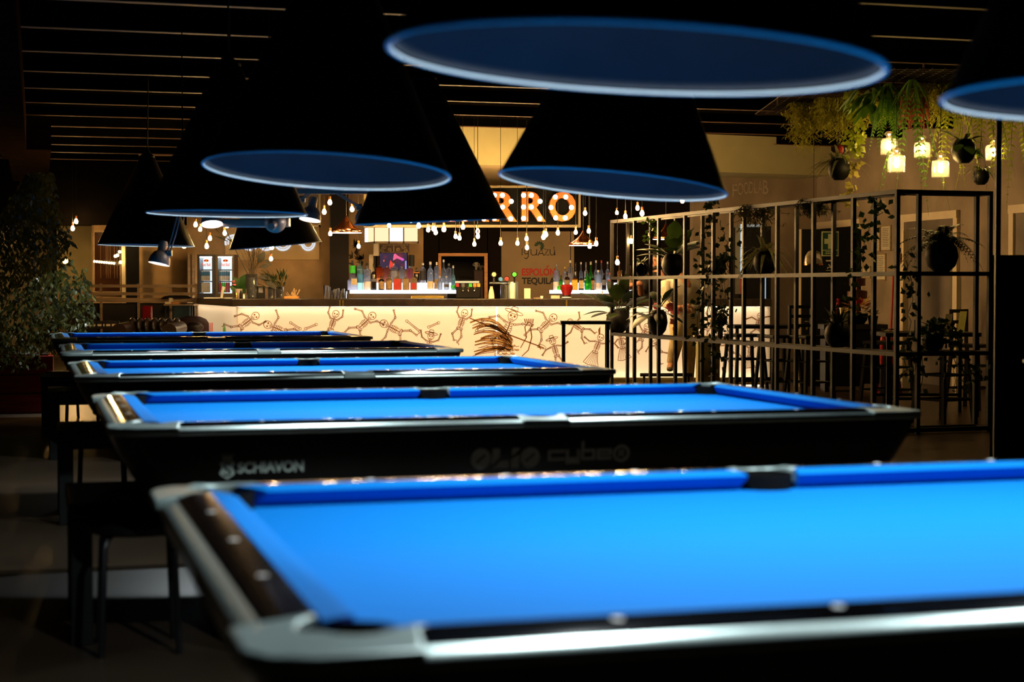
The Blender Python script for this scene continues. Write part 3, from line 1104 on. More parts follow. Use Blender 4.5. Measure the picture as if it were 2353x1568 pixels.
# generic plumed bird with a rider
fill = Ink(YB - .0025)
rnd = random.Random(5)
for i in range(14):
    f_ = i / 13
    o = (1176 + rnd.uniform(-4, 4), 782 + 26 * f_)
    tip = (1074 + 22 * math.sin(f_ * 3) + rnd.uniform(-6, 10), 740 + 80 * f_ + rnd.uniform(-3, 3))
    top = ((o[0] + tip[0]) / 2 + 8, min(o[1], tip[1]) - 10 - 18 * (1 - f_))
    up, lo = [], []
    for k_ in range(9):
        t_ = k_ / 8
        q = [(1 - t_) ** 2 * o[n_] + 2 * t_ * (1 - t_) * top[n_] + t_ * t_ * tip[n_] for n_ in (0, 1)]
        w_ = 3.4 * math.sin(PI * min(1, .12 + t_ * .95)) ** .8
        up.append((q[0], q[1] - w_)); lo.append((q[0], q[1] + w_))
    ink.line(up, 1.0); ink.line(lo, 1.0)
    if i % 3 != 1:
        fill.line([((a_[0] + b_[0]) / 2, (a_[1] + b_[1]) / 2) for a_, b_ in zip(up, lo)], 3.2 if i % 2 else 4.4)
    for k_ in (2, 4, 6):
        ink.line([up[k_], ((up[k_][0] + lo[k_][0]) / 2 - 3, (up[k_][1] + lo[k_][1]) / 2), lo[k_]], .6)
for i in range(14):
    x, y = 1150 + 9.5 * (i % 5), 792 + 9 * (i // 5)
    ink.ell((x, y), 6, 5, .2, 1.0, 20, 170, 8)
    if i % 2:
        fill.line([(x - 4, y + 3), (x + 4, y + 3)], 3)
ink.line([(1196, 800), (1210, 775), (1206, 752), (1214, 741), (1226, 746), (1219, 753), (1222, 775), (1214, 805), (1196, 822), (1165, 826)], 2)
for i in range(5):
    ink.line([(1208 + i * 4, 743), (1205 + i * 5, 733)], 2)
ink.line([(1079, 731), (1160, 766), (1250, 800)], 2.2)
ink.ell((1246, 797), 9, 4, .4)
A(ink, 1166, 757, 38, .35, (200, 150, -25, -10), (150, 60, 90, 120), 1)
bpart('ink_drawing', ink.mb, INK, smooth=False, fix=False)
bpart('ink_shading', fill.mb, INKL, smooth=False, fix=False)
# red upright strokes and a green leaf on the return panel
def onret(u, v):
    return onplane(u, v, Vector((xl, YB, 0)) + rn * -.006, Vector((ret.y, -ret.x, 0)).normalized())
mb = MB()
for i in range(7):
    u = 470 + i * 2.9
    mb.f([mb.v(onret(*q)) for q in ((u, 742), (u + 1.7, 742), (u + 1.7, 765), (u, 765))])
bpart('red_lettering', mb, sheet('red_ink', (0.55, 0.06, 0.03)), smooth=False, fix=False)
mb = MB()
for dx in (-3, 0, 3):
    mb.f([mb.v(onret(*q)) for q in ((513 + dx * .3, 766), (515 + dx, 738 + abs(dx) * 3), (517 + dx * .6, 766))])
bpart('leaf_mark', mb, sheet('green_ink', (0.10, 0.30, 0.05)), smooth=False, fix=False)

# ------------------------------------------------------------------ sign over the bar
so = P(836, 470, 21.55)
sang = 0.22
sn = Vector((math.sin(sang), -math.cos(sang), 0))
sx_ = Vector((math.cos(sang), math.sin(sang), 0))


def onsign(u, v, off=0.0):
    return onplane(u, v, so + sn * off, sn)


sign = thing('letter_sign', 'dark sign board with glowing copper bulb letters, cream frame, over the bar', 'sign', so)


def spart(name, mb, m, **k):
    o = mb.build(name, m, **k)
    o.parent = sign
    o.matrix_parent_inverse = Matrix.Translation(-so)
    return o


def signbox(u0, u1, v0, v1, off0, off1):
    """box standing off the sign plane"""
    q = [onsign(u0, v0), onsign(u1, v0), onsign(u1, v1), onsign(u0, v1)]
    return MB().frustum([p + sn * off0 for p in q], [p + sn * off1 for p in q])


SIGNB = mat('dark_sign_board', (0.0015, 0.0015, 0.001), 0.7, spec=.05, noise=(3, .3))
spart('board', signbox(838, 1331, 431, 521, -.05, 0.0), SIGNB, smooth=False)
FRM = mat('cream_sign_frame', (0.11, 0.088, 0.045), 0.5, noise=(3, .1))
spart('frame', signbox(836, 1333, 427, 432, -.06, .03), FRM, smooth=False)
spart('frame', signbox(836, 1333, 517, 523, -.06, .03), FRM, smooth=False)
spart('frame', signbox(1328, 1333, 432, 517, -.06, .03), FRM, smooth=False)
spart('frame', signbox(836, 841, 432, 517, -.06, .03), FRM, smooth=False)
COPL = mat('lit_copper_letter', (0.30, 0.068, 0.010), 0.4, metal=0.5, noise=(6, .1))
fm = FR((0, 0, 0), sang)
RBULBS = [(6, 8), (24, 8), (44, 22), (6, 35), (24, 35), (6, 61), (43, 62)]
for ch, u0, w, bl in (('C', 914, 58, [(12, 12), (30, 4), (50, 12), (6, 34), (12, 58), (30, 66), (50, 58)]),
                      ('H', 985, 58, [(7, 6), (7, 34), (7, 62), (30, 34), (51, 6), (51, 34), (51, 62)]),
                      ('A', 1058, 64, [(32, 8), (22, 34), (42, 34), (10, 62), (54, 62), (32, 46)]),
                      ('R', 1130, 56, RBULBS), ('R', 1197, 55, RBULBS),
                      ('O', 1260, 61, [(16, 12), (40, 12), (6, 36), (53, 36), (17, 60), (39, 60)])):
    p0 = onsign(u0, 509.5, .02)
    p1 = onsign(u0 + w, 509.5, .02)
    ht = (onsign(u0, 441, .02) - p0).length
    l = text('sign_letter', ch, COPL, sign, Matrix.Translation(p0 - so) @ fm.to_3x3().to_4x4(), (p1 - p0).length, ht, .06, bold=.035)
    for bu, bv in bl:
        mb = MB()
        mb.ball(onsign(u0 + bu * w / 55.0 * (55 / w if ch in 'CHAO' else 1), 441 + bv, .085), .030, 12, 8)
        b = mb.build('sign_bulb', MARQ)
        b.parent = l
        b.matrix_parent_inverse = Matrix.Translation(-so)
# lit backing above the sign
mb = signbox(836, 1334, 374, 424, -.50, -.40)
o = struct('trim_2', mb, mat('cream_fascia', (0.36, 0.28, 0.18), 0.7, noise=(3, .05)), smooth=False)

# second framed board, mostly behind the lamps on the left
b2 = thing('framed_board', 'dark framed hanging board behind the lamps, left of the lit letter sign', 'sign', P(640, 470, 23.0))
q0 = P(640, 470, 23.0)
for nm, (u0, u1, v0, v1), m_, yy in (('board', (548, 733, 432, 515), DARK, 23.03), ('frame', (732, 737, 428, 522), FRM, 22.98), ('frame', (544, 737, 517, 522), FRM, 22.98), ('frame', (544, 549, 428, 522), FRM, 22.98), ('frame', (544, 737, 427, 431), FRM, 22.98)):
    o = boxpx(MB(), u0, u1, v0, v1, yy, .05).build(nm, m_, b2, smooth=False)
    o.matrix_parent_inverse = Matrix.Translation(-q0)
for u in (556, 725):
    o = MB().cyl(P(u, 430, 23.0), (P(u, 430, 23.0).x, 23.0, ZC), .006, n=6).build('hanger', BLK, b2)
    o.matrix_parent_inverse = Matrix.Translation(-q0)


# ------------------------------------------------------------------ things on and behind the bar
def wp(mb, name, m, parent, **k):
    """link a mesh built in world coordinates as a part of parent (an Empty at its own place)"""
    o = mb.build(name, m, **k)
    o.parent = parent
    M_ = Matrix.Translation(parent.location) @ parent.rotation_euler.to_matrix().to_4x4()
    if parent.type == 'EMPTY':
        o.matrix_parent_inverse = M_.inverted()
    else:
        o.matrix_parent_inverse = parent.matrix_parent_inverse.copy()
        o.matrix_parent_inverse = Matrix()
    return o


def sub(mb, name, m, part, **k):
    """sub-part: part itself sits at the origin with its own parent inverse, so nothing more is needed"""
    o = mb.build(name, m, **k)
    o.parent = part
    return o


SHELFG = emis('lit_white_shelf', (0.90, 0.91, 1.0), 2.0)
YS = 23.6


def lit_shelf(u0, u1, lab, legs):
    t = thing('lit_shelf', lab, 'shelf', P((u0 + u1) / 2, 690, YS), group='glowing bottle shelves')
    wp(boxpx(MB(), u0, u1, 667, 675, YS, .42), 'glowing_slab', SHELFG, t, smooth=False)
    wp(boxpx(MB(), u0 + 16, u1 - 14, 650, 667, YS + .20, .20), 'glowing_step', SHELFG, t, smooth=False)
    wp(boxpx(MB(), u0 + 14, u1 - 24, 675.5, 700, YS + .03, .36), 'base', mat('brown_base', (0.045, 0.026, 0.012), .5, noise=(4, .3)), t, smooth=False)
    mb = boxpx(MB(), (u0 + u1) / 2 + 20, u1 - 30, 680, 686, YS + .01, .02)
    wp(mb, 'steel_strip', BRASS, t, smooth=False)
    MBx = boxpx(MB(), u0 + 20, u0 + 30, 700, 880, YS + .1, .2)
    wp(MBx, 'leg', DARK, t, smooth=False)
    wp(boxpx(MB(), u1 - 40, u1 - 30, 700, 880, YS + .1, .2), 'leg', DARK, t, smooth=False)
    return t


lit_shelf(798, 1050, 'glowing white bottle shelf on the left, holding pale gin bottles', 2)
lit_shelf(1264, 1456, 'glowing white bottle shelf on the right, behind the red blender jug', 2)

GL = {
    'clear': thin_glass('clear_bottle_glass', (0.90, 0.92, 0.93), .22),
    'frost': thin_glass('frosted_bottle_glass', (0.72, 0.74, 0.76), .60),
    'green': thin_glass('green_bottle_glass', (0.10, 0.50, 0.08), .35),
    'mint': thin_glass('pale_green_bottle_glass', (0.66, 0.90, 0.80), .25),
    'peach': thin_glass('peach_bottle_glass', (0.95, 0.36, 0.16), .75),
    'rose': thin_glass('rose_bottle_glass', (0.88, 0.50, 0.42), .70),
    'pink': thin_glass('pink_bottle_glass', (0.85, 0.40, 0.50), .55),
    'dark': mat('dark_bottle_glass', (0.010, 0.007, 0.006), 0.12, noise=(9, .2)),
    'brown': thin_glass('brown_bottle_glass', (0.22, 0.11, 0.04), .45),
    'amber': thin_glass('amber_and_amber_lit_glass', (0.92, 0.48, 0.10), .45),
    'tan': mat('tan_box', (0.17, 0.11, 0.06), 0.6, noise=(9, .3)),
    'white': thin_glass('milk_glass', (0.92, 0.90, 0.98), .9),
}
LB = {
    'cream': mat('cream_label', (0.55, 0.46, 0.28), 0.7, noise=(20, .2)),
    'tan': mat('tan_label', (0.30, 0.20, 0.10), 0.7, noise=(20, .3)),
    'grey': mat('grey_label', (0.14, 0.14, 0.17), 0.7, noise=(20, .3)),
    'black': mat('black_label', (0.015, 0.012, 0.012), 0.6, noise=(20, .3)),
    'red': mat('red_label', (0.45, 0.02, 0.02), 0.6, noise=(20, .2)),
    'green': mat('green_label', (0.05, 0.55, 0.04), 0.6, noise=(20, .2)),
    'blue': mat('blue_label', (0.04, 0.20, 0.50), 0.6, noise=(20, .2)),
    'white': mat('white_label_and_base_glow', (0.62, 0.60, 0.62), 0.6, noise=(20, .1)),
    'orange': mat('orange_label', (0.75, 0.25, 0.05), 0.6, noise=(20, .2)),
    'yellow': mat('yellow_label', (0.70, 0.48, 0.06), 0.6, noise=(20, .2)),
}


def bottle(u, v0, v1, w, Y, body, shape, neck, cap, label, lab, group, cat='bottle'):
    """v0 top, v1 foot (pixels); neck: fraction of the height; label: (colour, from, to)"""
    base = P(u, v1, Y)
    base.z = (P(0, 650, YS + .2).z if Y > YS + .25 else P(0, 667, YS).z) + .001
    k = Y / F
    Ht, r = (v1 - v0) * k, w * k / 2
    t = thing('bottle', lab, cat, base, 0, group)
    hb = Ht * (1 - neck)
    if shape == 's':
        mb = MB()
        mb.box((0, 0, hb / 2), (2 * r, 1.5 * r, hb))
        mb.frustum([(-r * .8, -r * .5, hb), (r * .8, -r * .5, hb), (r * .8, r * .5, hb), (-r * .8, r * .5, hb)],
                   [(-r * .3, -r * .3, hb + .018), (r * .3, -r * .3, hb + .018), (r * .3, r * .3, hb + .018), (-r * .3, r * .3, hb + .018)])
        mb.cyl((0, 0, hb + .016), (0, 0, Ht * .93), r * .3, n=10)
    else:
        sh = {'r': .82, 't': .62, 'b': .95}[shape]      # round shoulder, tapered, broad
        mb = MB()
        mb.lathe([(r * .92, 0), (r, .01), (r, hb * sh), (r * .93, hb * sh + (hb * (1 - sh)) * .35), (r * .62, hb * sh + (hb * (1 - sh)) * .75), (r * .34, hb), (r * .30, hb + (Ht - hb) * .3), (r * .30, Ht * .95), (r * .36, Ht * .955), (r * .36, Ht * .97)], 14)
    mb.build('glass_body', GL[body], t)
    if cap:
        MB().cyl((0, 0, Ht * .90), (0, 0, Ht), r * .38, r * .34, 10).build('stopper', LB[cap], t)
    if label:
        c_, a, b = label
        mb = MB()
        if shape == 's':
            mb.box((0, -1.5 * r / 2 - .001, hb * (a + b) / 2), (1.7 * r, .003, hb * (b - a)))
        else:
            n = 16
            for i in range(n):
                a0, a1 = PI + PI * i / n, PI + PI * (i + 1) / n
                rr = r * 1.015
                mb.f([mb.v((rr * math.cos(a0), rr * math.sin(a0), hb * a)), mb.v((rr * math.cos(a1), rr * math.sin(a1), hb * a)), mb.v((rr * math.cos(a1), rr * math.sin(a1), hb * b)), mb.v((rr * math.cos(a0), rr * math.sin(a0), hb * b))])
        mb.build('label', LB[c_], t, fix=False)  # white bands at the foot paint the shelf's glow in the glass
    return t


GLN, GRN = 'bottles on the left glowing shelf', 'bottles on the right glowing shelf'
yb_, yf_ = YS + .30, YS + .10
BL = [
    (810, 598, 649, 14, yb_, 'clear', 'r', .22, 'black', ('green', .55, .98), 'clear bottle with bright green upper half, left end of the left glowing shelf'),
    (827.5, 597, 666, 15, yf_, 'mint', 'r', .16, 'black', ('blue', .30, .62), 'tall pale green bottle with blue label, beside the green-topped bottle'),
    (844, 604, 666, 17, yf_, 'clear', 'b', .22, 'black', ('white', 0.0, .40), 'wide clear bottle with white lit lower half, left glowing shelf'),  # white band paints the shelf light in the lower glass
    (859, 605, 666, 13, yf_, 'dark', 'r', .30, 'black', ('grey', .45, .60), 'tall black bottle on the left glowing shelf, left of the peach bottle'),
    (872.5, 609, 649, 15, yb_, 'peach', 's', .14, 'black', ('orange', .02, .30), 'square peach-orange bottle on the back step of the left shelf'),
    (889, 611, 649, 14, yb_, 'rose', 's', .14, 'grey', None, 'square rosy pink bottle right of the peach-orange one'),
    (905.5, 599, 649, 17, yb_, 'clear', 'b', .26, 'black', ('grey', .35, .72), 'clear bottle with grey label and tall black stopper in front of the screen'),
    (923.5, 612, 649, 15, yb_, 'frost', 'b', .16, 'grey', None, 'frosted grey bottle between the grey-labelled and the pink bottle'),
    (941, 611, 649, 15, yb_, 'pink', 'b', .14, 'blue', None, 'pink ribbed bottle on the back step of the left shelf'),
    (957.5, 615, 649, 13, yb_, 'dark', 'r', .25, 'black', ('orange', .86, .93), 'black bottle with a thin orange band at the shoulder'),
    (972, 604, 649, 14, yb_, 'clear', 'r', .2, 'white', ('black', .15, .75), 'clear bottle with dark oval label, first right of the orange-banded bottle'),
    (989, 601, 666, 15, yf_, 'clear', 'r', .22, 'white', ('cream', .05, .40), 'clear bottle with round shoulders and a dark shield on cream label'),
    (1003.5, 602, 666, 11, yf_, 'clear', 'b', .14, 'white', ('tan', .05, .45), 'slim straight clear bottle with tan label'),
    (1019.5, 597, 650, 13, yb_, 'clear', 't', .35, 'white', None, 'tallest clear bottle near the right end of the left shelf'),
    (1031.5, 606, 650, 13, yb_, 'clear', 'b', .22, 'grey', None, 'clear square-shouldered bottle behind the last one of the left shelf'),
    (1041.5, 610, 666, 11, yf_, 'mint', 't', .35, 'white', ('green', .1, .3), 'last bottle at the right end of the left glowing shelf'),
    (803, 641, 666, 8, yf_ - .05, 'white', 's', .10, 'grey', None, 'small white square bottle at the very left edge of the left shelf'),
    (814.5, 637, 666, 14, yf_ - .06, 'white', 's', .06, 'grey', ('cream', .45, .95), 'small square bottle with cream label under the green-topped bottle'),
    (876.5, 634, 666, 14, yf_ - .06, 'dark', 'r', .20, 'black', ('tan', .10, .75), 'squat dark bottle with a tan diamond label'),
    (894, 632, 666, 15, yf_ - .06, 'tan', 'r', .20, 'black', ('tan', .15, .80), 'squat brown stone bottle between the diamond label and the red box'),
    (913.5, 636, 666, 18, yf_ - .06, 'tan', 's', .12, 'black', ('red', .05, .95), 'square bottle with red-edged brown label in the front row'),
    (933, 636, 666, 15, yf_ - .06, 'tan', 's', .12, 'black', ('tan', .05, .95), 'square bottle with plain brown label, middle of three alike in front'),
    (950.5, 636, 666, 15, yf_ - .06, 'tan', 's', .12, 'black', ('red', .10, .60), 'square bottle with brown and red label, right of three alike in front'),
    (1011, 634, 666, 12, yf_ - .07, 'frost', 'r', .30, 'white', None, 'small frosted bottle in front of the tallest clear bottle'),
    (1026, 634, 666, 12, yf_ - .07, 'frost', 'r', .30, 'white', ('grey', .30, .60), 'small frosted bottle with grey band near the right end'),
]
BR = [
    (1278.5, 607, 668, 14, yf_, 'clear', 'b', .26, 'grey', ('white', 0, .42), 'clear whisky-shaped bottle at the left end of the right glowing shelf'),  # foot band is the shelf's white light, put into colour
    (1289, 627, 661, 9, yf_ - .02, 'green', 'r', .28, 'black', ('tan', .1, .5), 'small green bottle above the lime, left of the red jug'),
    (1298, 614, 650, 11, yb_, 'clear', 'r', .30, 'yellow', None, 'clear bottle with golden neck behind the red jug'),
    (1303, 625, 668, 13, yf_, 'brown', 'r', .28, 'black', ('tan', .35, .75), 'brown bottle with tan label just above the red jug'),
    (1310.5, 599, 650, 12, yb_, 'clear', 'b', .30, 'white', ('grey', .1, .6), 'tall clear bottle rising over the red jug'),
    (1320.5, 640, 668, 14, yf_ - .05, 'amber', 's', .10, 'black', ('yellow', .1, .9), 'short amber bottle with yellow label right of the red jug'),
    (1323, 603, 650, 9, yb_, 'dark', 'r', .35, 'black', None, 'slim dark bottle behind the amber one'),
    (1335, 603, 650, 9, yb_, 'clear', 't', .38, 'white', None, 'slim clear bottle behind the cream-labelled dark bottle'),
    (1335.5, 640, 668, 12, yf_ - .05, 'dark', 's', .12, 'black', ('cream', .15, .9), 'short dark bottle with round cream label'),
    (1346.5, 603, 650, 9, yb_, 'frost', 'r', .38, 'grey', None, 'grey slim bottle in the back row above the green bottles'),
    (1348, 624, 668, 11, yf_, 'green', 'r', .30, 'black', ('green', .30, .48), 'left one of the two bright green bottles'),
    (1357.5, 603, 668, 12, yf_, 'green', 't', .34, 'white', None, 'right one of the two bright green bottles, taller'),
    (1362, 640, 668, 9, yf_ - .06, 'brown', 's', .12, 'black', ('tan', .1, .9), 'short bottle with brown label right of the green bottles'),
    (1369.5, 599, 650, 10, yb_, 'clear', 't', .40, 'white', None, 'tall slim clear bottle with bright neck behind the white-lit bottle'),
    (1374.5, 622, 668, 15, yf_ - .02, 'frost', 'b', .22, 'white', ('white', 0, .45), 'wide frosted bottle with glowing white lower half, right shelf'),  # glow of the lower half is painted as a white band
    (1382, 599, 650, 9, yb_, 'clear', 't', .40, 'red', None, 'slim clear bottle with a red stopper on the right shelf'),
    (1388, 629, 668, 11, yf_, 'dark', 't', .20, 'black', ('grey', .35, .75), 'dark bottle with shield label, right of the glowing one'),
    (1396, 602, 650, 9, yb_, 'clear', 'r', .35, 'white', None, 'clear bottle behind the red-labelled one'),
    (1400.5, 628, 668, 10, yf_ - .02, 'clear', 's', .30, 'red', ('red', .25, .85), 'bottle with a red label and red stopper, left of the fence corner post'),
    (1423, 602, 650, 10, yb_, 'amber', 'r', .40, 'white', None, 'clear bottle lit amber behind the fence corner'),  # clear glass; the amber light on it is put into the tint
    (1428.5, 622, 668, 14, yf_, 'dark', 'r', .30, 'black', ('tan', .10, .65), 'broad dark bottle with tan label behind the fence corner'),
    (1440, 606, 650, 10, yb_, 'dark', 'r', .30, 'black', None, 'dark bottle behind the first fence bars'),
    (1449, 612, 668, 11, yf_, 'brown', 'r', .30, 'black', ('tan', .2, .6), 'last brown bottle at the right end of the right shelf'),
]
for q in BL:
    bottle(*q[:10], q[10], GLN)
for q in BR:
    bottle(*q[:10], q[10], GRN)
for u, v, lab in ((1286, 661, 'green lime next to the red jug on the right shelf'), (1415, 651, 'green lime wedge shape behind the fence corner post')):
    t = thing('lime', lab, 'fruit', P(u, 668, YS - .0))
    MB().ball((0, .04, .035), (.036, .03, .034)).build('peel', LB['green'], t)

# ---- screen with its ornate carved frame
YT = 25.6
t = thing('television', 'small screen showing a pink and orange dancing figure above the bottles', 'screen', P(904, 620, YT))
wp(boxpx(MB(), 871, 937, 580, 621, YT, .05), 'case', BLK, t, smooth=False, bevel=.005)
SCR = bpy.data.materials.new('lit_screen')
SCR.use_nodes = True
nt = SCR.node_tree
nt.nodes.remove(nt.nodes['Principled BSDF'])
e = nt.nodes.new('ShaderNodeEmission')
e.inputs[1].default_value = .55
tc = nt.nodes.new('ShaderNodeTexCoord')
nz = nt.nodes.new('ShaderNodeTexNoise')
nz.inputs['Scale'].default_value = 5
rp = nt.nodes.new('ShaderNodeValToRGB')
rp.color_ramp.elements[0].color = (0.10, 0.06, 0.12, 1)
rp.color_ramp.elements[0].position = .55
rp.color_ramp.elements[1].color = (0.55, 0.05, 0.04, 1)
rp.color_ramp.elements[1].position = .80
nt.links.new(tc.outputs['Object'], nz.inputs['Vector'])
nt.links.new(nz.outputs['Fac'], rp.inputs['Fac'])
nt.links.new(rp.outputs['Color'], e.inputs[0])
nt.links.new(e.outputs[0], nt.nodes['Material Output'].inputs['Surface'])
pn = wp(boxpx(MB(), 873, 935, 582, 619, YT - .002, .004), 'screen', SCR, t, smooth=False)


def pxpoly(pts, Y, th=.003):
    mb = MB()
    a = [P(u, v, Y) for u, v in pts]
    mb.frustum(a, [p + Vector((0, th, 0)) for p in a])
    return mb


for pts, c in (([(903, 596), (905, 584), (909, 583), (914, 588), (926, 594), (925, 599), (912, 594), (904, 599)], (1.0, .16, .30)),
               ([(914, 591), (927, 594), (929, 598), (924, 600)], (.75, .12, .85)),
               ([(894, 612), (897, 598), (902, 604), (906, 600), (904, 614), (896, 618)], (1.0, .07, .05)),
               ([(931, 600), (934, 600), (934, 619), (931, 619)], (.45, .45, 1.0)),
               ([(880, 598), (884, 597), (882, 603)], (1.0, .15, .05))):
    o = pxpoly(pts, YT - .006).build('picture', emis('screen_glow_%d' % int(c[1] * 100 + c[2] * 7), c, .9), t, smooth=False)
    o.parent = pn
    o.matrix_parent_inverse = Matrix()
t = thing('carved_bracket', 'ornate carved scroll bracket above the small screen', 'ornament', P(905, 581, YT))
mb = MB()
for s in (-1, 1):
    cx = 905
    for (du, dv, r0, turns, st) in ((22, 567, 5.5, 1.6, 0), (10, 574, 4.5, 1.5, 2), (27, 577, 4, 1.3, 1)):
        pts = []
        for i in range(22):
            tt = i / 21
            a = st + turns * 2 * PI * tt
            rr = r0 * (1 - .75 * tt)
            pts.append(P(cx + s * (du + rr * math.cos(a)), dv + rr * math.sin(a), YT - .02))
        mb.tube(pts, .007, 5)
    mb.tube([P(cx + s * 33, 581, YT), P(cx + s * 28, 570, YT), P(cx + s * 20, 564, YT), P(cx + s * 8, 562, YT)], .008, 5)
mb.tube([P(872, 563, YT), P(938, 563, YT)], .010, 5)
mb.tube([P(880, 580, YT), P(930, 580, YT)], .008, 5)
mb.tube([P(905, 563, YT), P(905, 581, YT)], .010, 5)
wp(mb, 'scrollwork', mat('old_gold', (0.42, 0.30, 0.16), .5, metal=.4, noise=(12, .3)), t)
wp(boxpx(MB(), 870, 940, 560, 582, YT + .01, .03), 'backing', mat('brown_board', (0.10, 0.06, 0.03), .7, noise=(6, .3)), t, smooth=False)
# column, loudspeakers
o = boxpx(MB(), 858, 870, 556, 588, YT - .3, .2).build('trim_3', CREAM, smooth=False)
o['kind'] = 'structure'
for u0, u1, v0, v1, uf, lab in ((848, 858, 585, 640, 864, 'cream and black loudspeaker on the wall left of the small screen'), (944, 950, 586, 612, 939, 'thin black loudspeaker on the wall right of the small screen')):
    t = thing('loudspeaker', lab, 'speaker', P(u0, v1, YT))
    wp(boxpx(MB(), min(u0, uf), max(u1, uf), v0, v1, YT - .12, .25), 'cabinet', BLK, t, smooth=False, bevel=.008)
    wp(boxpx(MB(), u0, u1, v0, v1, YT - .13, .02), 'side_panel', CREAM if u0 < 900 else DARK, t, smooth=False)
# mural of dark leaves on the wall panel
mb = MB()
rnd = random.Random(3)
for i in range(16):
    c = (815 + rnd.uniform(-10, 22), 600 + rnd.uniform(-38, 40))
    a = rnd.uniform(0, 2 * PI)
    for k in range(5):
        aa = a + (k - 2) * .35
        L = rnd.uniform(10, 20)
        p0 = P(c[0], c[1], YW - .006)
        p1 = P(c[0] + L * .5 * math.cos(aa) - 1.6 * math.sin(aa), c[1] + L * .5 * math.sin(aa) + 1.6 * math.cos(aa), YW - .006)
        p2 = P(c[0] + L * math.cos(aa), c[1] + L * math.sin(aa), YW - .006)
        p3 = P(c[0] + L * .5 * math.cos(aa) + 1.6 * math.sin(aa), c[1] + L * .5 * math.sin(aa) - 1.6 * math.cos(aa), YW - .006)
        mb.f([mb.v(p) for p in (p0, p1, p2, p3)])
o = mb.build('mural', mat('mural_paint', (0.035, 0.024, 0.012), .8, noise=(5, .4)), smooth=False, fix=False)
tag(o, 'dark leaf mural painted on the wall left of the small screen', 'mural')

# ---- lantern box
YL = 23.2
t = thing('lantern_box', 'glowing cream paned lantern box hanging over the bottles, dark frame', 'lantern', P(900, 556, YL))
LANT = emis('lit_lantern_pane', (1.0, 0.80, 0.46), 1.15)
LANT2 = emis('bright_lantern_pane', (1.0, 0.94, 0.82), 1.5)
for u0, u1, m_ in ((861, 893, LANT), (895, 926, LANT2), (929, 959.5, LANT)):
    wp(boxpx(MB(), u0, u1, 521.5, 555, YL, .01), 'pane', m_, t, smooth=False)
for u0, u1 in ((865, 926), (929, 958)):
    wp(boxpx(MB(), u0, u1, 516, 519, YL, .01), 'top_pane', LANT, t, smooth=False)
a0, a1 = P(838, 540, YL + .45), P(860, 540, YL)
for k, (f0, f1) in enumerate(((0, .3), (.36, .66), (.72, 1.0))):
    pa, pb = a0.lerp(a1, f0), a0.lerp(a1, f1)
    zt0, zt1 = P(858, 522, YL).z, P(858, 555, YL).z
    mb = MB()
    q = [(pa.x, pa.y, zt1), (pb.x, pb.y, zt1), (pb.x, pb.y, zt0), (pa.x, pa.y, zt0)]
    mb.frustum(q, [(x + .008, y + .004, z) for x, y, z in q])
    wp(mb, 'side_pane', LANT if k else LANT2, t, smooth=False)
LF = mat('dark_bronze_frame', (0.06, 0.035, 0.012), .5, noise=(6, .3))
mb = MB()
for u in (860, 894, 927.5, 961):
    boxpx(mb, u - 1.2, u + 1.2, 514, 560, YL - .008, .02)
boxpx(mb, 858.6, 962, 519, 521.5, YL - .008, .02)
boxpx(mb, 858.6, 962, 513.5, 516, YL - .008, .02)
boxpx(mb, 858.6, 962, 555, 560, YL - .008, .02)
mb.tube([a0 + Vector((0, 0, -.11)), a1 + Vector((0, 0, -.11))], .012, 4)
mb.tube([a0 + Vector((0, 0, .11)), a1 + Vector((0, 0, .11))], .012, 4)
wp(mb, 'frame', LF, t, smooth=False)
wp(boxpx(MB(), 862, 960, 515, 559, YL + .25, .2), 'back', LF, t, smooth=False)
for u in (866, 956):
    a = P(u, 514, YL + .1)
    wp(MB().cyl(a, (a.x, a.y, ZC), .006, n=6), 'hanger', BLK, t)

# ---- doorway with wooden frame
mb = MB()
YD = YW - .05
boxpx(mb, 1007, 1014, 583, 700, YD, .14)
boxpx(mb, 1113, 1120.5, 583, 700, YD, .14)
boxpx(mb, 1007, 1120.5, 582, 589, YD - .003, .146)
o = struct('door_1', mb, WOODW, smooth=False)
t = thing('back_shelf', 'dark shelf with white ornaments inside the wooden doorway', 'shelf', P(1096, 625, 27))
wp(boxpx(MB(), 1088, 1110, 620, 623, 27, .2), 'board', DARK, t, smooth=False)
wp(boxpx(MB(), 1090, 1110, 623, 844, 27.0, .2), 'cupboard', mat('dark_red_cupboard', (.05, .008, .004), .5, noise=(4, .3)), t, smooth=False)
for i, (u, v0, lab) in enumerate(((1094.5, 603, 'white two-handled ornament on the shelf in the doorway'), (1105, 610, 'grey round ornament on the shelf in the doorway'))):
    k = 27 / F
    tt = thing('ornament', lab, 'ornament', P(u, 620, 27.1))
    h = (620 - v0) * k
    MB().lathe([(.02, 0), (.016, h * .3), (.035, h * .55), (.02, h * .75), (.032, h)], 12).build('vase_body', PAPER if i == 0 else GREY, tt)
    for s in (-1, 1):
        MB().tube([(s * .03, 0, h * .5), (s * .055, 0, h * .62), (s * .05, 0, h * .78), (s * .022, 0, h * .8)], .006, 5).build('handle', PAPER if i == 0 else GREY, tt)

# ---- wall banner with lettering
YBN = YW - .04
o = boxpx(MB(), 1152, 1319, 532, 696, YBN, .03)
ban = tag(o.build('wall_banner', mat('tan_banner', (0.30, 0.21, 0.115), .8, noise=(2.5, .10)), smooth=False), 'tan wall panel with red and black lettering behind the beer taps', 'banner')
mb = boxpx(MB(), 1310, 1312, 532, 690, YBN - .004, .004)
mb.build('seam', DARK, ban, smooth=False)
k = YBN / F


def bantext(name, body, m_, u0, u1, v0, v1, **kw):
    p = P(u0, v1, YBN - .001)
    return text(name, body, m_, ban, FR(p), (u1 - u0) * k, (v1 - v0) * k, .003, **kw)


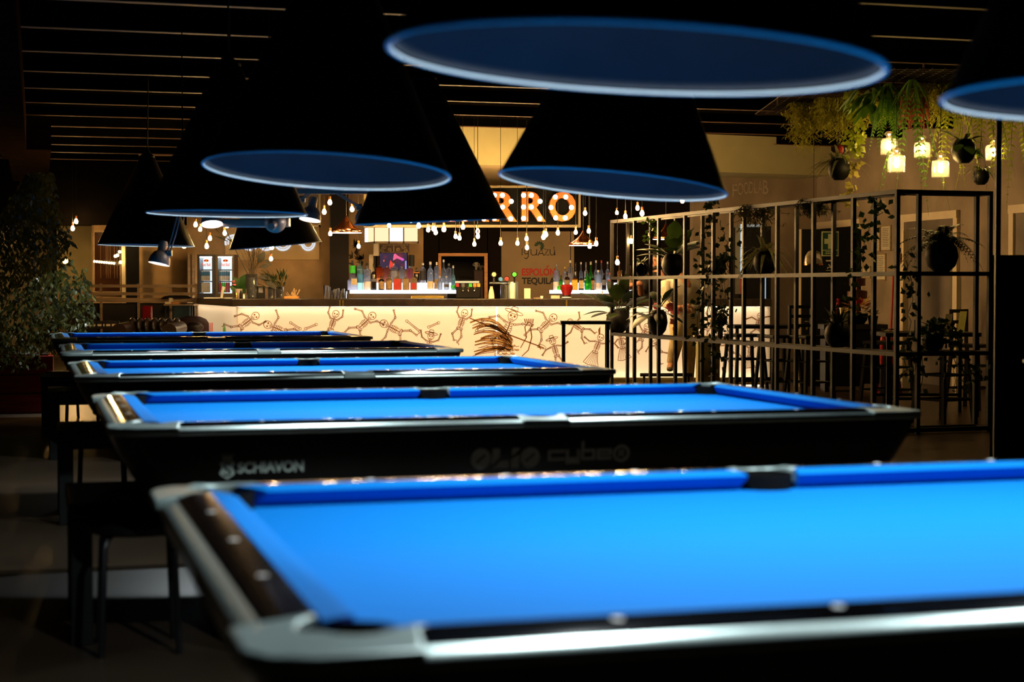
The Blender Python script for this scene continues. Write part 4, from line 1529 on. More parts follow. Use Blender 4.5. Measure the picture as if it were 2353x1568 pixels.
REDT = mat('red_lettering', (0.50, 0.030, 0.012), .7, noise=(8, .1))
BLKT = mat('black_lettering', (0.020, 0.014, 0.010), .7, noise=(8, .1))
GRNT = mat('green_print', (0.020, 0.055, 0.020), .7, noise=(8, .2))
bantext('red_word', 'ESPOLON', REDT, 1199, 1276, 617, 634, bold=.035)
bantext('black_word', 'TEQUILA', BLKT, 1199, 1276, 638, 656, bold=.035)
mb = pxpoly([(1255, 615), (1258, 611), (1262, 610), (1259, 615)], YBN - .003)
mb.build('accent', REDT, ban, smooth=False)
# slim hand-drawn word: I g U A Z U
mb = MB()


def stroke(pts, r=.0065):
    mb.tube([P(u, v, YBN - .004) for u, v in pts], r, 5)


stroke([(1199.5, 571), (1199.5, 587)])
stroke([(1214, 574), (1208, 573), (1204, 578), (1207, 584), (1213, 583), (1214, 576), (1214, 590), (1210, 595), (1205, 593)])
stroke([(1220, 573), (1220, 583), (1224, 587), (1230, 586), (1233, 582), (1233, 573), (1233, 587)])
stroke([(1236, 588), (1243, 573), (1250, 588)])
stroke([(1239, 583), (1248, 583)])
stroke([(1251, 573), (1260, 573), (1251, 587), (1262, 586)])
stroke([(1264, 573), (1264, 583), (1268, 587), (1273, 585), (1274, 573), (1275, 587)])
stroke([(1272, 571), (1274, 568)])
mb.build('slim_word', BLKT, ban)
mb = MB()
for i in range(9):
    a = R(195 + i * 27)
    u, v = 1239 + 13 * math.cos(a), 566 + 13 * math.sin(a)
    c, s = math.cos(a), math.sin(a)
    pts = [(1239 + 2 * c, 566 + 2 * s), (1239 + 9 * c - 2.4 * s, 566 + 9 * s + 2.4 * c), (u, v), (1239 + 9 * c + 2.4 * s, 566 + 9 * s - 2.4 * c)]
    mb.f([mb.v(P(x, y, YBN - .004)) for x, y in pts])
mb.build('leaf_mark', GRNT, ban, smooth=False, fix=False)

# ---- white-lettered cream board on the left wall
YC = 26.235
o = boxpx(MB(), 517, 734, 478, 597, YC, .062)
wb = tag(o.build('lettered_board', mat('amber_cream_board', (0.60, 0.42, 0.20), .7, noise=(3, .06)), smooth=False), 'amber cream wall board with white looped letters behind the small tilted lamp', 'sign')
mb = MB()
WL = [(538, 20), (575, 18), (612, 17), (650, 18), (676, 14), (708, 15)]
for cu, rr in WL[:3] + [WL[3], WL[4], WL[5]]:
    for q, th in ((1.0, .016), (.70, .010)):
        pts = []
        gap = 70 if cu in (538, 676) else 0
        for i in range(19):
            a = R(-90 + gap + (360 - 2 * gap) * i / 18) if gap else R(360 * i / 18)
            a = -a if gap else a
            pts.append(P(cu + rr * q * math.cos(a) * (1 if not gap else 1), 558 + 17 * q * math.sin(a), YC - .01))
        mb.tube(pts, th, 6)
o = mb.build('white_letters', emis('white_emissive_letters', (.86, .90, 1.0), .85), wb)  # white letters drawn with weak emission

# ---- bare string bulbs
SB = [(449.4, 516.5), (460, 527), (522, 519), (516.4, 536), (482.4, 548), (475, 566), (423, 565), (758, 465.5), (745, 487), (809, 481), (759, 537),
      (624.4, 568), (622.7, 595), (824, 566), (894, 518), (962, 519), (984, 528), (996, 526), (1001, 534), (1020, 527), (1047, 543.6), (1056, 547), (1064, 522),
      (1097.6, 532), (1098, 543), (1090, 561), (1150.5, 559), (1189, 559), (1210, 549), (1211, 569), (1282, 535), (1254, 539), (1249, 545), (1323, 534), (1344.5, 490),
      (1353, 531), (1355, 566), (1370, 560), (1417.5, 489), (1437, 497.6), (1465, 478), (1475.4, 490.5), (1450.5, 554.5), (1568, 461.6), (1418.6, 603), (175, 509), (167, 525)]
SB.sort()
rnd = random.Random(9)
SOCK = mat('copper_socket', (0.45, 0.16, 0.06), .35, metal=.8, noise=(20, .1))


def zone(u, v):
    if u < 300:
        return "beside the tree", 0
    if u < 500:
        return "over the drink coolers", 1
    if u < 640:
        return 'near the white-lettered board', 2
    if u < 850:
        return "by the left copper pendant", 3
    if u < 975:
        return "at the lantern box", 4
    if u < 1110:
        return "above the wooden doorway", 5
    if u < 1300:
        return "before the lettered banner", 6
    if u < 1400:
        return "by the middle copper pendant", 7
    return "above the rack's left end", 8


cnt = {}
tot = {}
for u, v in SB:
    tot[zone(u, v)[1]] = tot.get(zone(u, v)[1], 0) + 1
for u, v in SB:
    zn, zi = zone(u, v)
    cnt[zi] = cnt.get(zi, 0) + 1
    Y = 27.0 if u < 300 else rnd.uniform(20.3, 21.3)
    if 830 < u < 1340:
        Y = rnd.uniform(20.6, 21.1)
    p = P(u, v, Y)
    n_ = 'only one' if tot[zi] == 1 else ORD[cnt[zi] - 1] + ' from the left'
    t = thing('string_bulb', 'bare bulb %s, %s' % (zn, n_), 'bulb', p, 0, 'bare bulbs hung over the bar')
    s = rnd.uniform(.9, 1.1) * (.75 if u in (1417.5,) else 1) * (Y / 21)
    MB().lathe([(0, -.031 * s), (.014 * s, -.027 * s), (.0235 * s, -.010 * s), (.0235 * s, .004 * s), (.014 * s, .024 * s), (.010 * s, .034 * s), (0, .036 * s)], 14).build('glass_bulb', BULB, t)
    MB().lathe([(.012 * s, .032 * s), (.013 * s, .070 * s), (.005 * s, .078 * s)], 10).build('socket', SOCK, t)
    MB().cyl((0, 0, .075 * s), (0, 0, ZC - p.z), .0028, n=5).build('cord', BLK, t)

# ---- copper pendants
GLOW = emis('lit_pendant_diffuser', (1.0, 0.86, 0.74), 4.0)
for u, v0, v1, hw, Y, lab in ((796, 495, 535, 37, 21.2, 'left flared copper pendant lamp over the bar'), (1340, 531, 564, 34, 21.4, 'middle flared copper pendant lamp, right of the lit letter sign'), (1530, 515, 550, 32, 21.6, 'right flared copper pendant lamp, seen through the fence')):
    p = P(u, v1, Y)
    k = Y / F
    t = thing('copper_pendant', lab, 'lamp', p, 0, 'copper pendant lamps over the bar')
    r, h = hw * k, (v1 - v0) * k
    MB().lathe([(r * .97, 0), (r, .015), (r * .98, .03), (r * .72, h * .28), (r * .42, h * .50), (r * .20, h * .72), (r * .07, h * .95), (.008, h), (0, h)], 32).build('shade', COPPER, t, ang=50)
    MB().lathe([(r * .95, -.004), (r * .95, .004), (0, .006)], 32).build('diffuser', GLOW, t)
    MB().cyl((0, 0, h), (0, 0, ZC - p.z), .004, n=6).build('cord', BLK, t)

# ---- two drink coolers on the bar end
COOLG = emis('lit_cooler_inside', (0.86, 0.97, 1.0), 1.25)
COOLF = mat('dark_blue_case', (0.010, 0.012, 0.025), .4, noise=(8, .2))
COOLT = mat('bronze_case', (0.050, 0.035, 0.018), .4, noise=(8, .2))
zc = P(470, 687, 23.2).z
for u0, u1, v0, v1, wu0, wu1, cm, lab, Y in ((453, 494, 585, 683, 459, 487, COOLF, 'left lit drink cooler on the bar end, dark blue case', 23.2), (494.5, 538, 585, 683, 501, 533, COOLT, 'right lit drink cooler on the bar end, bronze case', 23.2)):
    t = thing('drink_cooler', lab, 'cooler', P((u0 + u1) / 2, 686, Y), 0, 'lit drink coolers')
    mb = MB()
    boxpx(mb, u0, u1, v0, 590, Y, .35)
    boxpx(mb, u0, u1, 674.5, 685.3, Y, .35)
    boxpx(mb, u0, wu0, 590, 674.5, Y, .35)
    boxpx(mb, wu1, u1, 590, 674.5, Y, .35)
    wp(mb, 'case', cm, t, smooth=False)
    wp(boxpx(MB(), wu0, wu1, 590, 674.5, Y + .28, .02), 'lit_back', COOLG, t, smooth=False)
    d = wp(boxpx(MB(), wu0, wu1, 590, 674.5, Y + .005, .006), 'glass_door', thin_glass('door_glass', (.95, .97, 1.0), .04), t, smooth=False)
    cx = (wu0 + wu1) / 2 + 1
    k = Y / F
    # round yellow sun with two charging red animals, and red lettering
    o = pxpoly([(cx + 3.0 * math.cos(R(a)), 599 + 3.4 * math.sin(R(a))) for a in range(0, 360, 30)], Y - .004).build('sun_mark', LB['yellow'], t, smooth=False)
    o.parent = d; o.matrix_parent_inverse = Matrix()
    mb = MB()
    for s in (-1, 1):
        a = [P(cx + s * x, y, Y - .008) for x, y in ((.6, 599), (1.8, 596.6), (4, 596.8), (6.6, 600.2), (4.6, 600.4), (3.4, 602.4), (2.4, 600.8))]
        mb.frustum(a, [p + Vector((0, .003, 0)) for p in a])
    o = mb.build('animal_marks', LB['red'], t, smooth=False)
    o.parent = d; o.matrix_parent_inverse = Matrix()
    o = text('door_word', 'Red Bull', mat('pale_red_letters', (0.75, 0.22, 0.18), .6, noise=(9, .1)), None, FR(P(cx - 9.5, 612, Y - .004)), 19 * k, 7 * k, .003, bold=.02)
    o.parent = d; o.matrix_parent_inverse = Matrix()
    wp(boxpx(MB(), wu0, wu1, 590.2, 592, Y + .05, .02), 'added_light_tube', emis('added_tube_glow', (.86, .97, 1.0), 45.0), t, smooth=False)  # added, unseen strip that brightens the cans from the front
    for vv in (619.5, 646):
        wp(boxpx(MB(), wu0 + 4, wu1 - 3, vv, vv + 2.2, Y + .06, .2), 'shelf_rack', BLKM, t, smooth=False)
    n = 5
    for row, (va, vb, cols) in enumerate(((622.5, 645.5, ['blue'] * 5), (649, 672.5, ['white', 'white', 'white', 'white', 'white'] if u0 < 480 else ['red', 'green', 'green', 'red', 'red']))):
        for i in range(n):
            uu = wu0 + 4.6 + (wu1 - wu0 - 8) * (i + .5) / n - 1
            p = P(uu, vb, Y + .12)
            h, r = (vb - va) * k, 2.3 * k
            c = thing('drink_can', '%s can, %s from the left, on the %s rack of the %s drink cooler' % ('blue' if row == 0 else ('pale' if u0 < 480 else cols[i]), ORD[i], 'upper' if row == 0 else 'lower', 'left' if u0 < 480 else 'right'), 'can', p, 0, 'cans in the drink coolers')
            MB().lathe([(r * .85, 0), (r, .006), (r, h * .92), (r * .8, h)], 10).build('can_body', LB['white'] if row == 0 else LB[cols[i]], c)
            MB().lathe([(r * 1.02, h * .5), (r * 1.02, h * .9)], 10).build('colour_band', LB[cols[i]], c)
t = thing('folded_cloth', 'white tray of the bar end under the drink coolers, with an upright handle', 'tray', P(500, 686.6, 22.6))
wp(boxpx(MB(), 468, 535, 684.0, 686.2, 22.6, .3), 'tray', WHITE, t, smooth=False)
wp(MB().tube([P(509, 685, 22.55), P(511, 672, 22.55), P(514.5, 659, 22.55)], [.018, .02, .024], 8), 'handle', WHITE, t)

# ---- table flowers and glassware on the bar (near side)
YF = 22.35


def glassbox(name, lab, cat, u0, u1, v0, v1, Y, m, depth=None, lathe=True):
    k = Y / F
    base = P((u0 + u1) / 2, v1, Y)
    t = thing(name, lab, cat, base)
    r, h = (u1 - u0) * k / 2, (v1 - v0) * k
    MB().lathe([(r * .92, 0), (r, h), (r * .92, h), (r * .84, .01)], 18, closed=True).build('glass_wall', m, t)
    return t, base, r, h


CG = thin_glass('vase_glass', (0.80, 0.82, 0.84), .18)
t, b0, r, h = glassbox('tall_vase', 'tall clear glass vase with long dark stems beside the drink coolers', 'vase', 564, 592, 630, 686.5, YF, CG)
MB().cyl((0, 0, .012), (0, 0, h * .86), r * .82, n=16).build('grey_filling', mat('grey_sand', (.10, .095, .10), .6, noise=(30, .2)), t)
mb = MB()
rnd = random.Random(4)
for i in range(26):
    a = rnd.gauss(0, .16)
    L = rnd.uniform(.38, .62)
    mb.tube([(rnd.uniform(-.04, .04), rnd.uniform(-.03, .03), h * .7), (a * L * .7, rnd.uniform(-.05, .05), h * .7 + L * .7), (a * L * 1.35, rnd.uniform(-.08, .08), h * .7 + L)], .0045, 4)
mb.build('thin_stems', STEM, t)
mb = MB()
for (dx, dz, L, W, a) in ((-.13, .53, .27, .034, 140), (-.30, .62, .22, .03, 152), (-.42, .74, .20, .026, 128), (-.33, .83, .16, .024, 45), (.09, .34, .19, .10, 60), (.10, .28, .17, .07, 15), (.12, .20, .18, .07, -25), (.08, .16, .15, .06, -10), (.17, .38, .12, .06, -30), (.18, .12, .20, .08, -35)):
    mb.leaf((dx, -.02, h * .4 + dz), (math.cos(R(a)), -.15, math.sin(R(a))), L, W, .08, up=(0, -1, .2))
mb.tube([(0, 0, h * .7), (-.15, 0, h + .2), (-.36, -.02, h * .4 + .84)], .006, 5)
mb.tube([(0, 0, h * .7), (.06, 0, h + .1), (.11, -.01, h * .4 + .4)], .006, 5)
mb.build('dark_leaves', mat('dark_dry_leaf', (0.016, 0.016, 0.008), .6, noise=(9, .4)), t)
t = thing('flower_pot', 'small pot with big green leaves and one pink rose left of the tall vase', 'plant', P(549, 686.5, YF + .05))
MB().lathe([(.04, 0), (.055, .13), (.05, .13), (.036, .01)], 16, closed=True).build('pot', mat('pinkish_glass', (.45, .36, .38), .3, noise=(9, .2)), t)
mb = MB()
for a, L, W in ((70, .26, .14), (35, .22, .12), (110, .22, .12), (150, .15, .09), (20, .15, .1), (90, .18, .12)):
    mb.leaf((.01, 0, .10), (math.cos(R(a)), -.2, math.sin(R(a))), L, W, .06, up=(0, -1, .2))
mb.build('leaves', mat('fresh_leaf', (.014, .065, .008), .5, noise=(9, .3), translucent=.25), t)
mb = MB()
for k_ in range(12):
    a = k_ * 2.4
    rr = .012 + .0022 * k_
    mb.leaf((-.06, -.02, .20), (math.cos(a) * .6, -.5 - .1 * math.sin(a), math.sin(a) * .6 + .3), .03 + rr, .045, .0)
mb.build('rose', PINK, t)
for u0, u1, v0, v1, m_, nm, lab in ((550, 557, 668, 687, BLK, 'small_bottle', 'small dark bottle between the pink rose pot and the tall vase'), (558, 563, 676, 687, WHITE, 'small_cup', 'small white cup at the foot of the tall vase'), (541, 545, 672, 687, BRASS, 'small_jar', 'tiny lit jar right of the drink coolers')):
    k = YF / F
    t = thing(nm, lab, 'bottle', P((u0 + u1) / 2, v1, YF - .05))
    r, h = (u1 - u0) * k / 2, (v1 - v0) * k
    MB().lathe([(r * .9, 0), (r, h * .1), (r, h * .65), (r * .5, h * .85), (r * .5, h), (0, h)], 12).build('bottle_body', m_, t)
t = thing('menu_stand', 'small black framed card stand right of the tall vase', 'card', P(599, 686.5, YF))
wp(boxpx(MB(), 590, 608, 658, 686.5, YF, .04), 'stand', BLK, t, smooth=False, bevel=.004)
wp(boxpx(MB(), 594, 604, 661, 673, YF - .004, .004), 'card', LB['grey'], t, smooth=False)
for i, (u0, u1) in enumerate(((615, 632), (633, 652))):
    t, b0, r, h = glassbox('flower_jar', ('left' if i == 0 else 'right') + ' of the two square glass jars with flowers on the bar', 'jar', u0, u1, 660, 686.5, YF, CG)
    MB().cyl((0, 0, .01), (0, 0, h * .85), r * .8, n=14).build('dark_filling', mat('dark_soil', (.06, .05, .05), .7, noise=(20, .4)), t)
    mb = MB()
    for j in range(22):
        a = rnd.uniform(35, 150) if i else rnd.uniform(50, 170)
        z0 = h * .8
        L = rnd.uniform(.10, .30)
        mb.tube([(0, 0, z0), (L * .6 * math.cos(R(a)), rnd.uniform(-.05, .05), z0 + L * .6 * math.sin(R(a))), (L * math.cos(R(a)), rnd.uniform(-.08, .04), z0 + L * math.sin(R(a)))], .003, 4)
        mb.leaf((L * .6 * math.cos(R(a)), -.02, z0 + L * .6 * math.sin(R(a))), (math.cos(R(a + 20)), -.3, math.sin(R(a + 20))), L * .5, .035, .1)
    mb.build('sprigs', LEAFD, t)
t = thing('straw_box', 'small wooden box of straws and skewers on the bar', 'box', P(668, 686.5, YF))
wp(boxpx(MB(), 653, 684, 681, 686.5, YF, .16), 'tray', WOODW, t, smooth=False)
mb = MB()
for i in range(14):
    u = 662 + rnd.uniform(0, 18)
    mb.tube([P(u, 683, YF + .05), P(u + rnd.uniform(-10, 12), 683 - rnd.uniform(8, 22), YF + .05)], .004, 4)
wp(mb, 'straws', mat('straw', (.45, .30, .16), .6, noise=(20, .4)), t)
# glasses, shakers
rnd = random.Random(8)
for i, (u, v0, w) in enumerate(((746, 656, 7), (752, 657, 6), (757, 660, 5), (763, 668, 6), (770, 665, 7), (777, 663, 6), (783, 668, 6), (789, 664, 7), (795, 670, 6), (801, 667, 6))):
    k = YF / F
    p = P(u, 686.5, YF + .1 + .06 * (i % 2))
    t = thing('bar_glass', '%s glass from the left in the cluster of glasses left of the glowing shelf' % ORD[i], 'glass', p, 0, 'glasses on the bar')
    h, r = (687 - v0) * k, w * k / 2
    MB().lathe([(r * .7, 0), (r, h), (r * .93, h), (r * .62, .008)], 12, closed=True).build('glass_wall', GLASS if i % 3 else CHROME, t)
    if i in (4, 7):
        MB().cyl((0, 0, .01), (0, 0, h * .6), r * .6, n=10).build('drink', REDG, t)
# drink dispenser with a lit strip and five coloured tags
YM = 23.3
t = thing('drink_machine', 'black machine with lit cream strip and five coloured tags in front of the doorway', 'machine', P(1076, 687, YM))
wp(boxpx(MB(), 1048, 1104, 651, 685.6, YM + .02, .35), 'case', BLK, t, smooth=False, bevel=.01)
mb = MB()
k = YM / F
mb.ball(P(1070, 647, YM + .2), (22 * k, .17, 12 * k), 20, 10)
wp(mb, 'domed_lid', BLK, t)
wp(boxpx(MB(), 1046, 1101, 646, 650.5, YM - .01, .06), 'lit_strip', emis('lit_cream_strip', (1, .80, .38), .95), t, smooth=False)
for u, c in ((1051, 'red'), (1064, 'grey'), (1081, 'green'), (1091, 'orange'), (1100, 'yellow')):
    wp(boxpx(MB(), u - 3.6, u + 3.6, 651.5, 659.5, YM - .006, .02), 'tag', LB[c], t, smooth=False)
mb = MB()
for u in (1064, 1076, 1090):
    mb.tube([P(u, 660, YM - .01), P(u, 666, YM - .03), P(u + 1, 671, YM - .03)], .012, 6)
wp(mb, 'spouts', CHROME, t)
t = thing('paper_bag', 'crumpled pale paper bag beside the beer tap', 'bag', P(1129, 686.4, 22.4))
k = 22.4 / F
MB().lathe([(7.2 * k, 0), (7 * k, 8 * k), (5.6 * k, 17 * k), (3.2 * k, 25 * k), (3.6 * k, 28 * k), (0, 26 * k)], 9).build('bag_body', PAPER, t, smooth=False)
# beer tap tower
YP = 22.5
t = thing('beer_tap_tower', 'chrome beer tap tower with round badges in front of the tan banner', 'beer tap', P(1160, 687, YP))
k = YP / F
wp(MB().cyl(P(1124, 651, YP), P(1168, 651, YP), 4.0 * k, n=14), 'rail', CHROME, t)
wp(MB().cyl(P(1157, 687, YP + .02), P(1157, 652, YP + .02), 7.5 * k, n=18), 'column', CHROME, t)
wp(MB().cyl(P(1178.5, 687, YP + .05), P(1178.5, 648, YP + .05), 11.8 * k, n=24), 'cylinder', ALU, t)
for u, v, r, c in ((1135, 631, 7, 'cream'), (1150.5, 642, 6.5, 'blue'), (1164.5, 641, 6.5, 'red'), (1182, 631, 7, 'green')):
    p = P(u, v, YP - .05)
    b = wp(MB().lathe([(r * k, 0), (r * k, .02), (r * k * .8, .03), (0, .03)], 20), 'badge', CHROME, t)
    b.data.transform(Matrix.Translation(p) @ Matrix.Rotation(R(90), 4, 'X'))
    d = MB().lathe([(r * k * .72, .031), (0, .033)], 18).build('badge_face', LB[c], t)
    d.data.transform(Matrix.Translation(p) @ Matrix.Rotation(R(90), 4, 'X'))
    d.parent = b; d.matrix_parent_inverse = Matrix()
    wp(MB().cyl(P(u, v + 6, YP - .02), P(u, 650, YP - .02), .012, n=8), 'tap_handle', CHROME if u < 1140 else BLK, t)
t = thing('menu_card', 'plain pale card standing on the bar under the black lettering', 'card', P(1212, 686, 22.4))
wp(boxpx(MB(), 1204.5, 1219, 663, 686.4, 22.4, .006), 'card', PAPER, t, smooth=False)
t = thing('card_stack', 'stack of pale cards in a holder left of the red blender jug', 'cards', P(1276, 686.4, 22.5))
wp(boxpx(MB(), 1266, 1286, 678, 686.4, 22.5, .1), 'cards', PAPER, t, smooth=False)
wp(boxpx(MB(), 1257, 1288, 675, 677.5, 22.48, .14), 'lid', DARK, t, smooth=False)
t = thing('blender_jug', 'round dark red jug on a black base with white strip, on the bar', 'jug', P(1302, 686.6, 22.2))
k = 22.2 / F
MB().lathe([(9.5 * k, 8 * k), (10 * k, 12 * k), (14 * k, 22 * k), (14.4 * k, 27 * k), (11 * k, 32 * k), (0, 33 * k)], 20).build('jug', REDG, t)
MB().lathe([(11 * k, 0), (11 * k, 1.5 * k), (9.6 * k, 8 * k), (0, 8.5 * k)], 18).build('base', BLK, t)
MB().lathe([(11.2 * k, 2 * k), (11.0 * k, 4 * k)], 18).build('white_strip', WHITE, t)
t = thing('small_bottle', 'small white bottle on the bar right of the red jug', 'bottle', P(1384, 686.6, 22.3))
k = 22.3 / F
MB().lathe([(4.5 * k, 0), (4 * k, 6 * k), (1.6 * k, 9 * k), (1.6 * k, 18 * k), (0, 18 * k)], 12).build('bottle_body', PAPER, t)
t = thing('napkin_cup', 'small cup near the menu card on the bar', 'cup', P(1245, 686.4, 22.2))
MB().lathe([(.014, 0), (.02, .035), (0, .035)], 10).build('cup_body', WHITE, t)
t = thing('drip_tray', 'flat wooden tray on the bar left of the card stack', 'tray', P(1237, 686.4, 22.3))
wp(boxpx(MB(), 1226, 1249, 684.5, 686.4, 22.35, .1), 'tray', PALEW, t, smooth=False)


# ------------------------------------------------------------------ people
def skin(name, pts, edges, m, parent, sub=2, root=0):
    """one continuous surface grown along a joint skeleton: pts (x, y, z, rx, ry)"""
    me = bpy.data.meshes.new(name)
    me.from_pydata([p[:3] for p in pts], edges, [])
    o = bpy.data.objects.new(name, me)
    COL.objects.link(o)
    sk = o.modifiers.new('skin', 'SKIN')
    sk.use_smooth_shade = True
    if not me.skin_vertices:
        me.skin_vertices.new() if hasattr(me.skin_vertices, 'new') else None
    for i, p in enumerate(pts):
        sv = me.skin_vertices[0].data[i]
        sv.radius = (p[3], p[4] if len(p) > 4 else p[3])
        sv.use_root = (i == root)
    ss = o.modifiers.new('smooth', 'SUBSURF')
    ss.levels = sub
    ss.render_levels = sub
    me.materials.append(m)
    if parent:
        o.parent = parent
    bpy.context.view_layer.update()
    dg = bpy.context.evaluated_depsgraph_get()
    nm = bpy.data.meshes.new_from_object(o.evaluated_get(dg))
    o.modifiers.clear()
    o.data = nm
    nm.name = name
    if not nm.materials:
        nm.materials.append(m)
    bpy.data.meshes.remove(me)
    return o


SKIN = mat('skin', (0.42, 0.19, 0.10), .5, noise=(12, .1))
HAIR = mat('dark_hair', (0.016, 0.010, 0.006), .5, noise=(30, .4))


def head_mesh(face_dir, tilt=0.0):
    """head about the origin at the neck top, facing -y, turned later"""
    mb = MB()
    mb.lathe([(0, -.012), (.045, -.005), (.060, .03), (.070, .075), (.077, .12), (.076, .16), (.062, .20), (.035, .225), (0, .232)], 20)
    for v in mb.bm.verts:
        v.co.y *= 1.18
        if v.co.z < .08:
            v.co.y -= .018
    mb.frustum([(-.006, -.085, .125), (.006, -.085, .125), (.015, -.085, .075), (-.015, -.085, .075)], [(-.003, -.098, .12), (.003, -.098, .12), (.010, -.115, .080), (-.010, -.115, .080)])
    for s in (-1, 1):
        mb.ball((s * .080, .0, .105), (.012, .024, .034), 8, 6)
    mb.ball((0, -.098, .052), (.026, .010, .006), 8, 5)
    mb.ball((0, -.098, .043), (.022, .010, .007), 8, 5)
    return mb


def add_head(parent, loc, rz, rx, skin_obj, beard=False):
    Mx = Matrix.Translation(loc) @ Matrix.Rotation(rz, 4, 'Z') @ Matrix.Rotation(rx, 4, 'X')
    mb = head_mesh(0)
    place(mb, Mx)
    h = mb.build('head', SKIN, parent)
    mb = MB()
    for s in (-1, 1):
        mb.ball((s * .03, -.086, .118), (.010, .007, .006), 8, 6)
        mb.box((s * .03, -.092, .136), (.030, .006, .006))
    place(mb, Mx).build('eyes', BLK, h)
    mb = MB()
    mb.lathe([(.079, .13), (.084, .16), (.072, .205), (.045, .236), (0, .245)], 18)
    for v in mb.bm.verts:
        v.co.y = v.co.y * 1.2 + .012
    mb.ball((0, .055, .12), (.076, .058, .085), 14, 8)
    place(mb, Mx).build('hair', HAIR, h)
    if beard:
        mb = MB()
        mb.ball((0, -.070, .025), (.052, .035, .035), 12, 8)
        place(mb, Mx).build('beard', HAIR, h)
    return h


def hand(mb, w, d, up, side, s=1.0, curl=.6):
    """palm and five bent fingers; w wrist, d pointing direction, up back of hand, side thumb side"""
    w, d, up, side = Vector(w), Vector(d).normalized(), Vector(up).normalized(), Vector(side).normalized()
    c = w + d * .05 * s
    mb.tube([w - d * .01, w + d * .02 * s, c, w + d * .085 * s], [.024 * s, .030 * s, .036 * s, .030 * s], 8)
    for i, (o, L) in enumerate(((.028, .068), (.010, .078), (-.009, .072), (-.027, .056))):
        b = w + d * .082 * s + side * o * s
        k1 = b + (d * math.cos(curl * .5) - up * math.sin(curl * .5)) * L * .45 * s
        k2 = k1 + (d * math.cos(curl * 1.3) - up * math.sin(curl * 1.3)) * L * .33 * s
        k3 = k2 + (d * math.cos(curl * 2.1) - up * math.sin(curl * 2.1)) * L * .25 * s
        mb.tube([b, k1, k2, k3], [.0095 * s, .009 * s, .0082 * s, .0065 * s], 6)
    b = w + d * .025 * s + side * .03 * s
    k1 = b + (side * .7 + d * .7).normalized() * .038 * s
    k2 = k1 + (d * .9 - up * .4 + side * .1).normalized() * .030 * s
    mb.tube([b, k1, k2], [.012 * s, .0105 * s, .008 * s], 6)


def cloth(name, parent, m, rings=None, tubes=(), n=20):
    mb = MB()
    if rings:
        prev = None
        for x, y, z, rx, ry in rings:
            cur = [mb.v((x + rx * math.cos(2 * PI * i / n), y + ry * math.sin(2 * PI * i / n), z)) for i in range(n)]
            if prev:
                for i in range(n):
                    mb.f([prev[i], prev[(i + 1) % n], cur[(i + 1) % n], cur[i]])
            prev = cur
        if name != 'trousers':
            pass
    for pts_, rs_ in tubes:
        mb.tube(pts_, rs_, 14)
    return mb.build(name, m, parent, ang=70)


# bartender behind the counter, leaning on his forearms
TEE = mat('black_tee', (0.008, 0.007, 0.007), .8, noise=(20, .3))
JEAN = mat('dark_trousers', (0.010, 0.011, 0.016), .8, noise=(20, .3))
bp = P(1512, 690, 22.75)
bp.z = 0
t = thing('person', 'bartender in black T-shirt behind the bar, forearms raised, seen through the fence', 'person', bp)
hz = P(1510, 612, 22.6).z - .02
sh = hz - .085
ex = P(1527, 672, 22.5).x - bp.x
fx = P(1524, 632, 22.3)
gx = P(1455, 655, 22.25)
pts = [(0, .16, .92, .15, .11), (0, .12, 1.10, .14, .10), (0, .04, 1.26, .17, .11), (0, -.01, sh - .02, .12, .09), (0, -.03, hz - .02, .05, .05),
       (.19, -.01, sh - .05, .06, .06), (.20, -.10, sh - .27, .045, .045), (fx.x - bp.x + .02, fx.y - 22.75 + .1, fx.z - .05, .034, .034), (fx.x - bp.x, fx.y - 22.75, fx.z - .02, .027, .027),
       (-.19, -.01, sh - .05, .06, .06), (-.24, -.10, sh - .28, .045, .045), (gx.x - bp.x + .10, gx.y - 22.75 + .05, gx.z + .03, .036, .036), (gx.x - bp.x, gx.y - 22.75, gx.z, .027, .027),
       (.10, .16, .86, .10, .10), (.11, .12, .48, .065, .065), (.11, .16, .09, .045, .045), (.12, .04, .04, .04, .03),
       (-.10, .16, .86, .10, .10), (-.11, .12, .48, .065, .065), (-.11, .16, .09, .045, .045), (-.12, .04, .04, .04, .03)]
ed = [(0, 1), (1, 2), (2, 3), (3, 4), (3, 5), (5, 6), (6, 7), (7, 8), (3, 9), (9, 10), (10, 11), (11, 12), (0, 13), (13, 14), (14, 15), (15, 16), (0, 17), (17, 18), (18, 19), (19, 20)]
body = skin('body', pts, ed, SKIN, t)
g = 1.10
cloth('t_shirt', t, TEE, [(0, .15, .90, .185, .14), (0, .12, 1.08, .175, .13), (0, .05, 1.26, .20, .14), (0, 0, sh - .10, .215, .135), (0, -.01, sh - .02, .17, .11), (0, -.02, sh + .03, .09, .08), (0, -.025, sh + .05, .062, .062)],
      [([Vector((.12, 0, sh - .05)), Vector(pts[5][:3]), Vector(pts[5][:3]).lerp(Vector(pts[6][:3]), .8)], [.085, .085, .070]), ([Vector((-.12, 0, sh - .05)), Vector(pts[9][:3]), Vector(pts[9][:3]).lerp(Vector(pts[10][:3]), .8)], [.085, .085, .070])])
cloth('trousers', t, JEAN, [(0, .16, .80, .17, .13), (0, .16, .95, .175, .135)], [([Vector(pts[i][:3]) + UPZ * (.06 if i in (13, 17) else 0) for i in q], [.115, .085, .062]) for q in ((13, 14, 15), (17, 18, 19))])
add_head(t, Vector((-.01, -.03, hz)), R(-38), R(14), body, beard=True)
mb = MB()
hand(mb, (fx.x - bp.x, fx.y - 22.75, fx.z - .02), (-.5, -.2, .6), (.6, -.7, .3), (-.5, -.6, -.3), 1.0, .9)
mb.build('hand', SKIN, t)
mb = MB()
hand(mb, (gx.x - bp.x, gx.y - 22.75, gx.z), (-1, -.1, -.1), (0, -.3, 1), (0, -1, -.2), 1.0, .5)
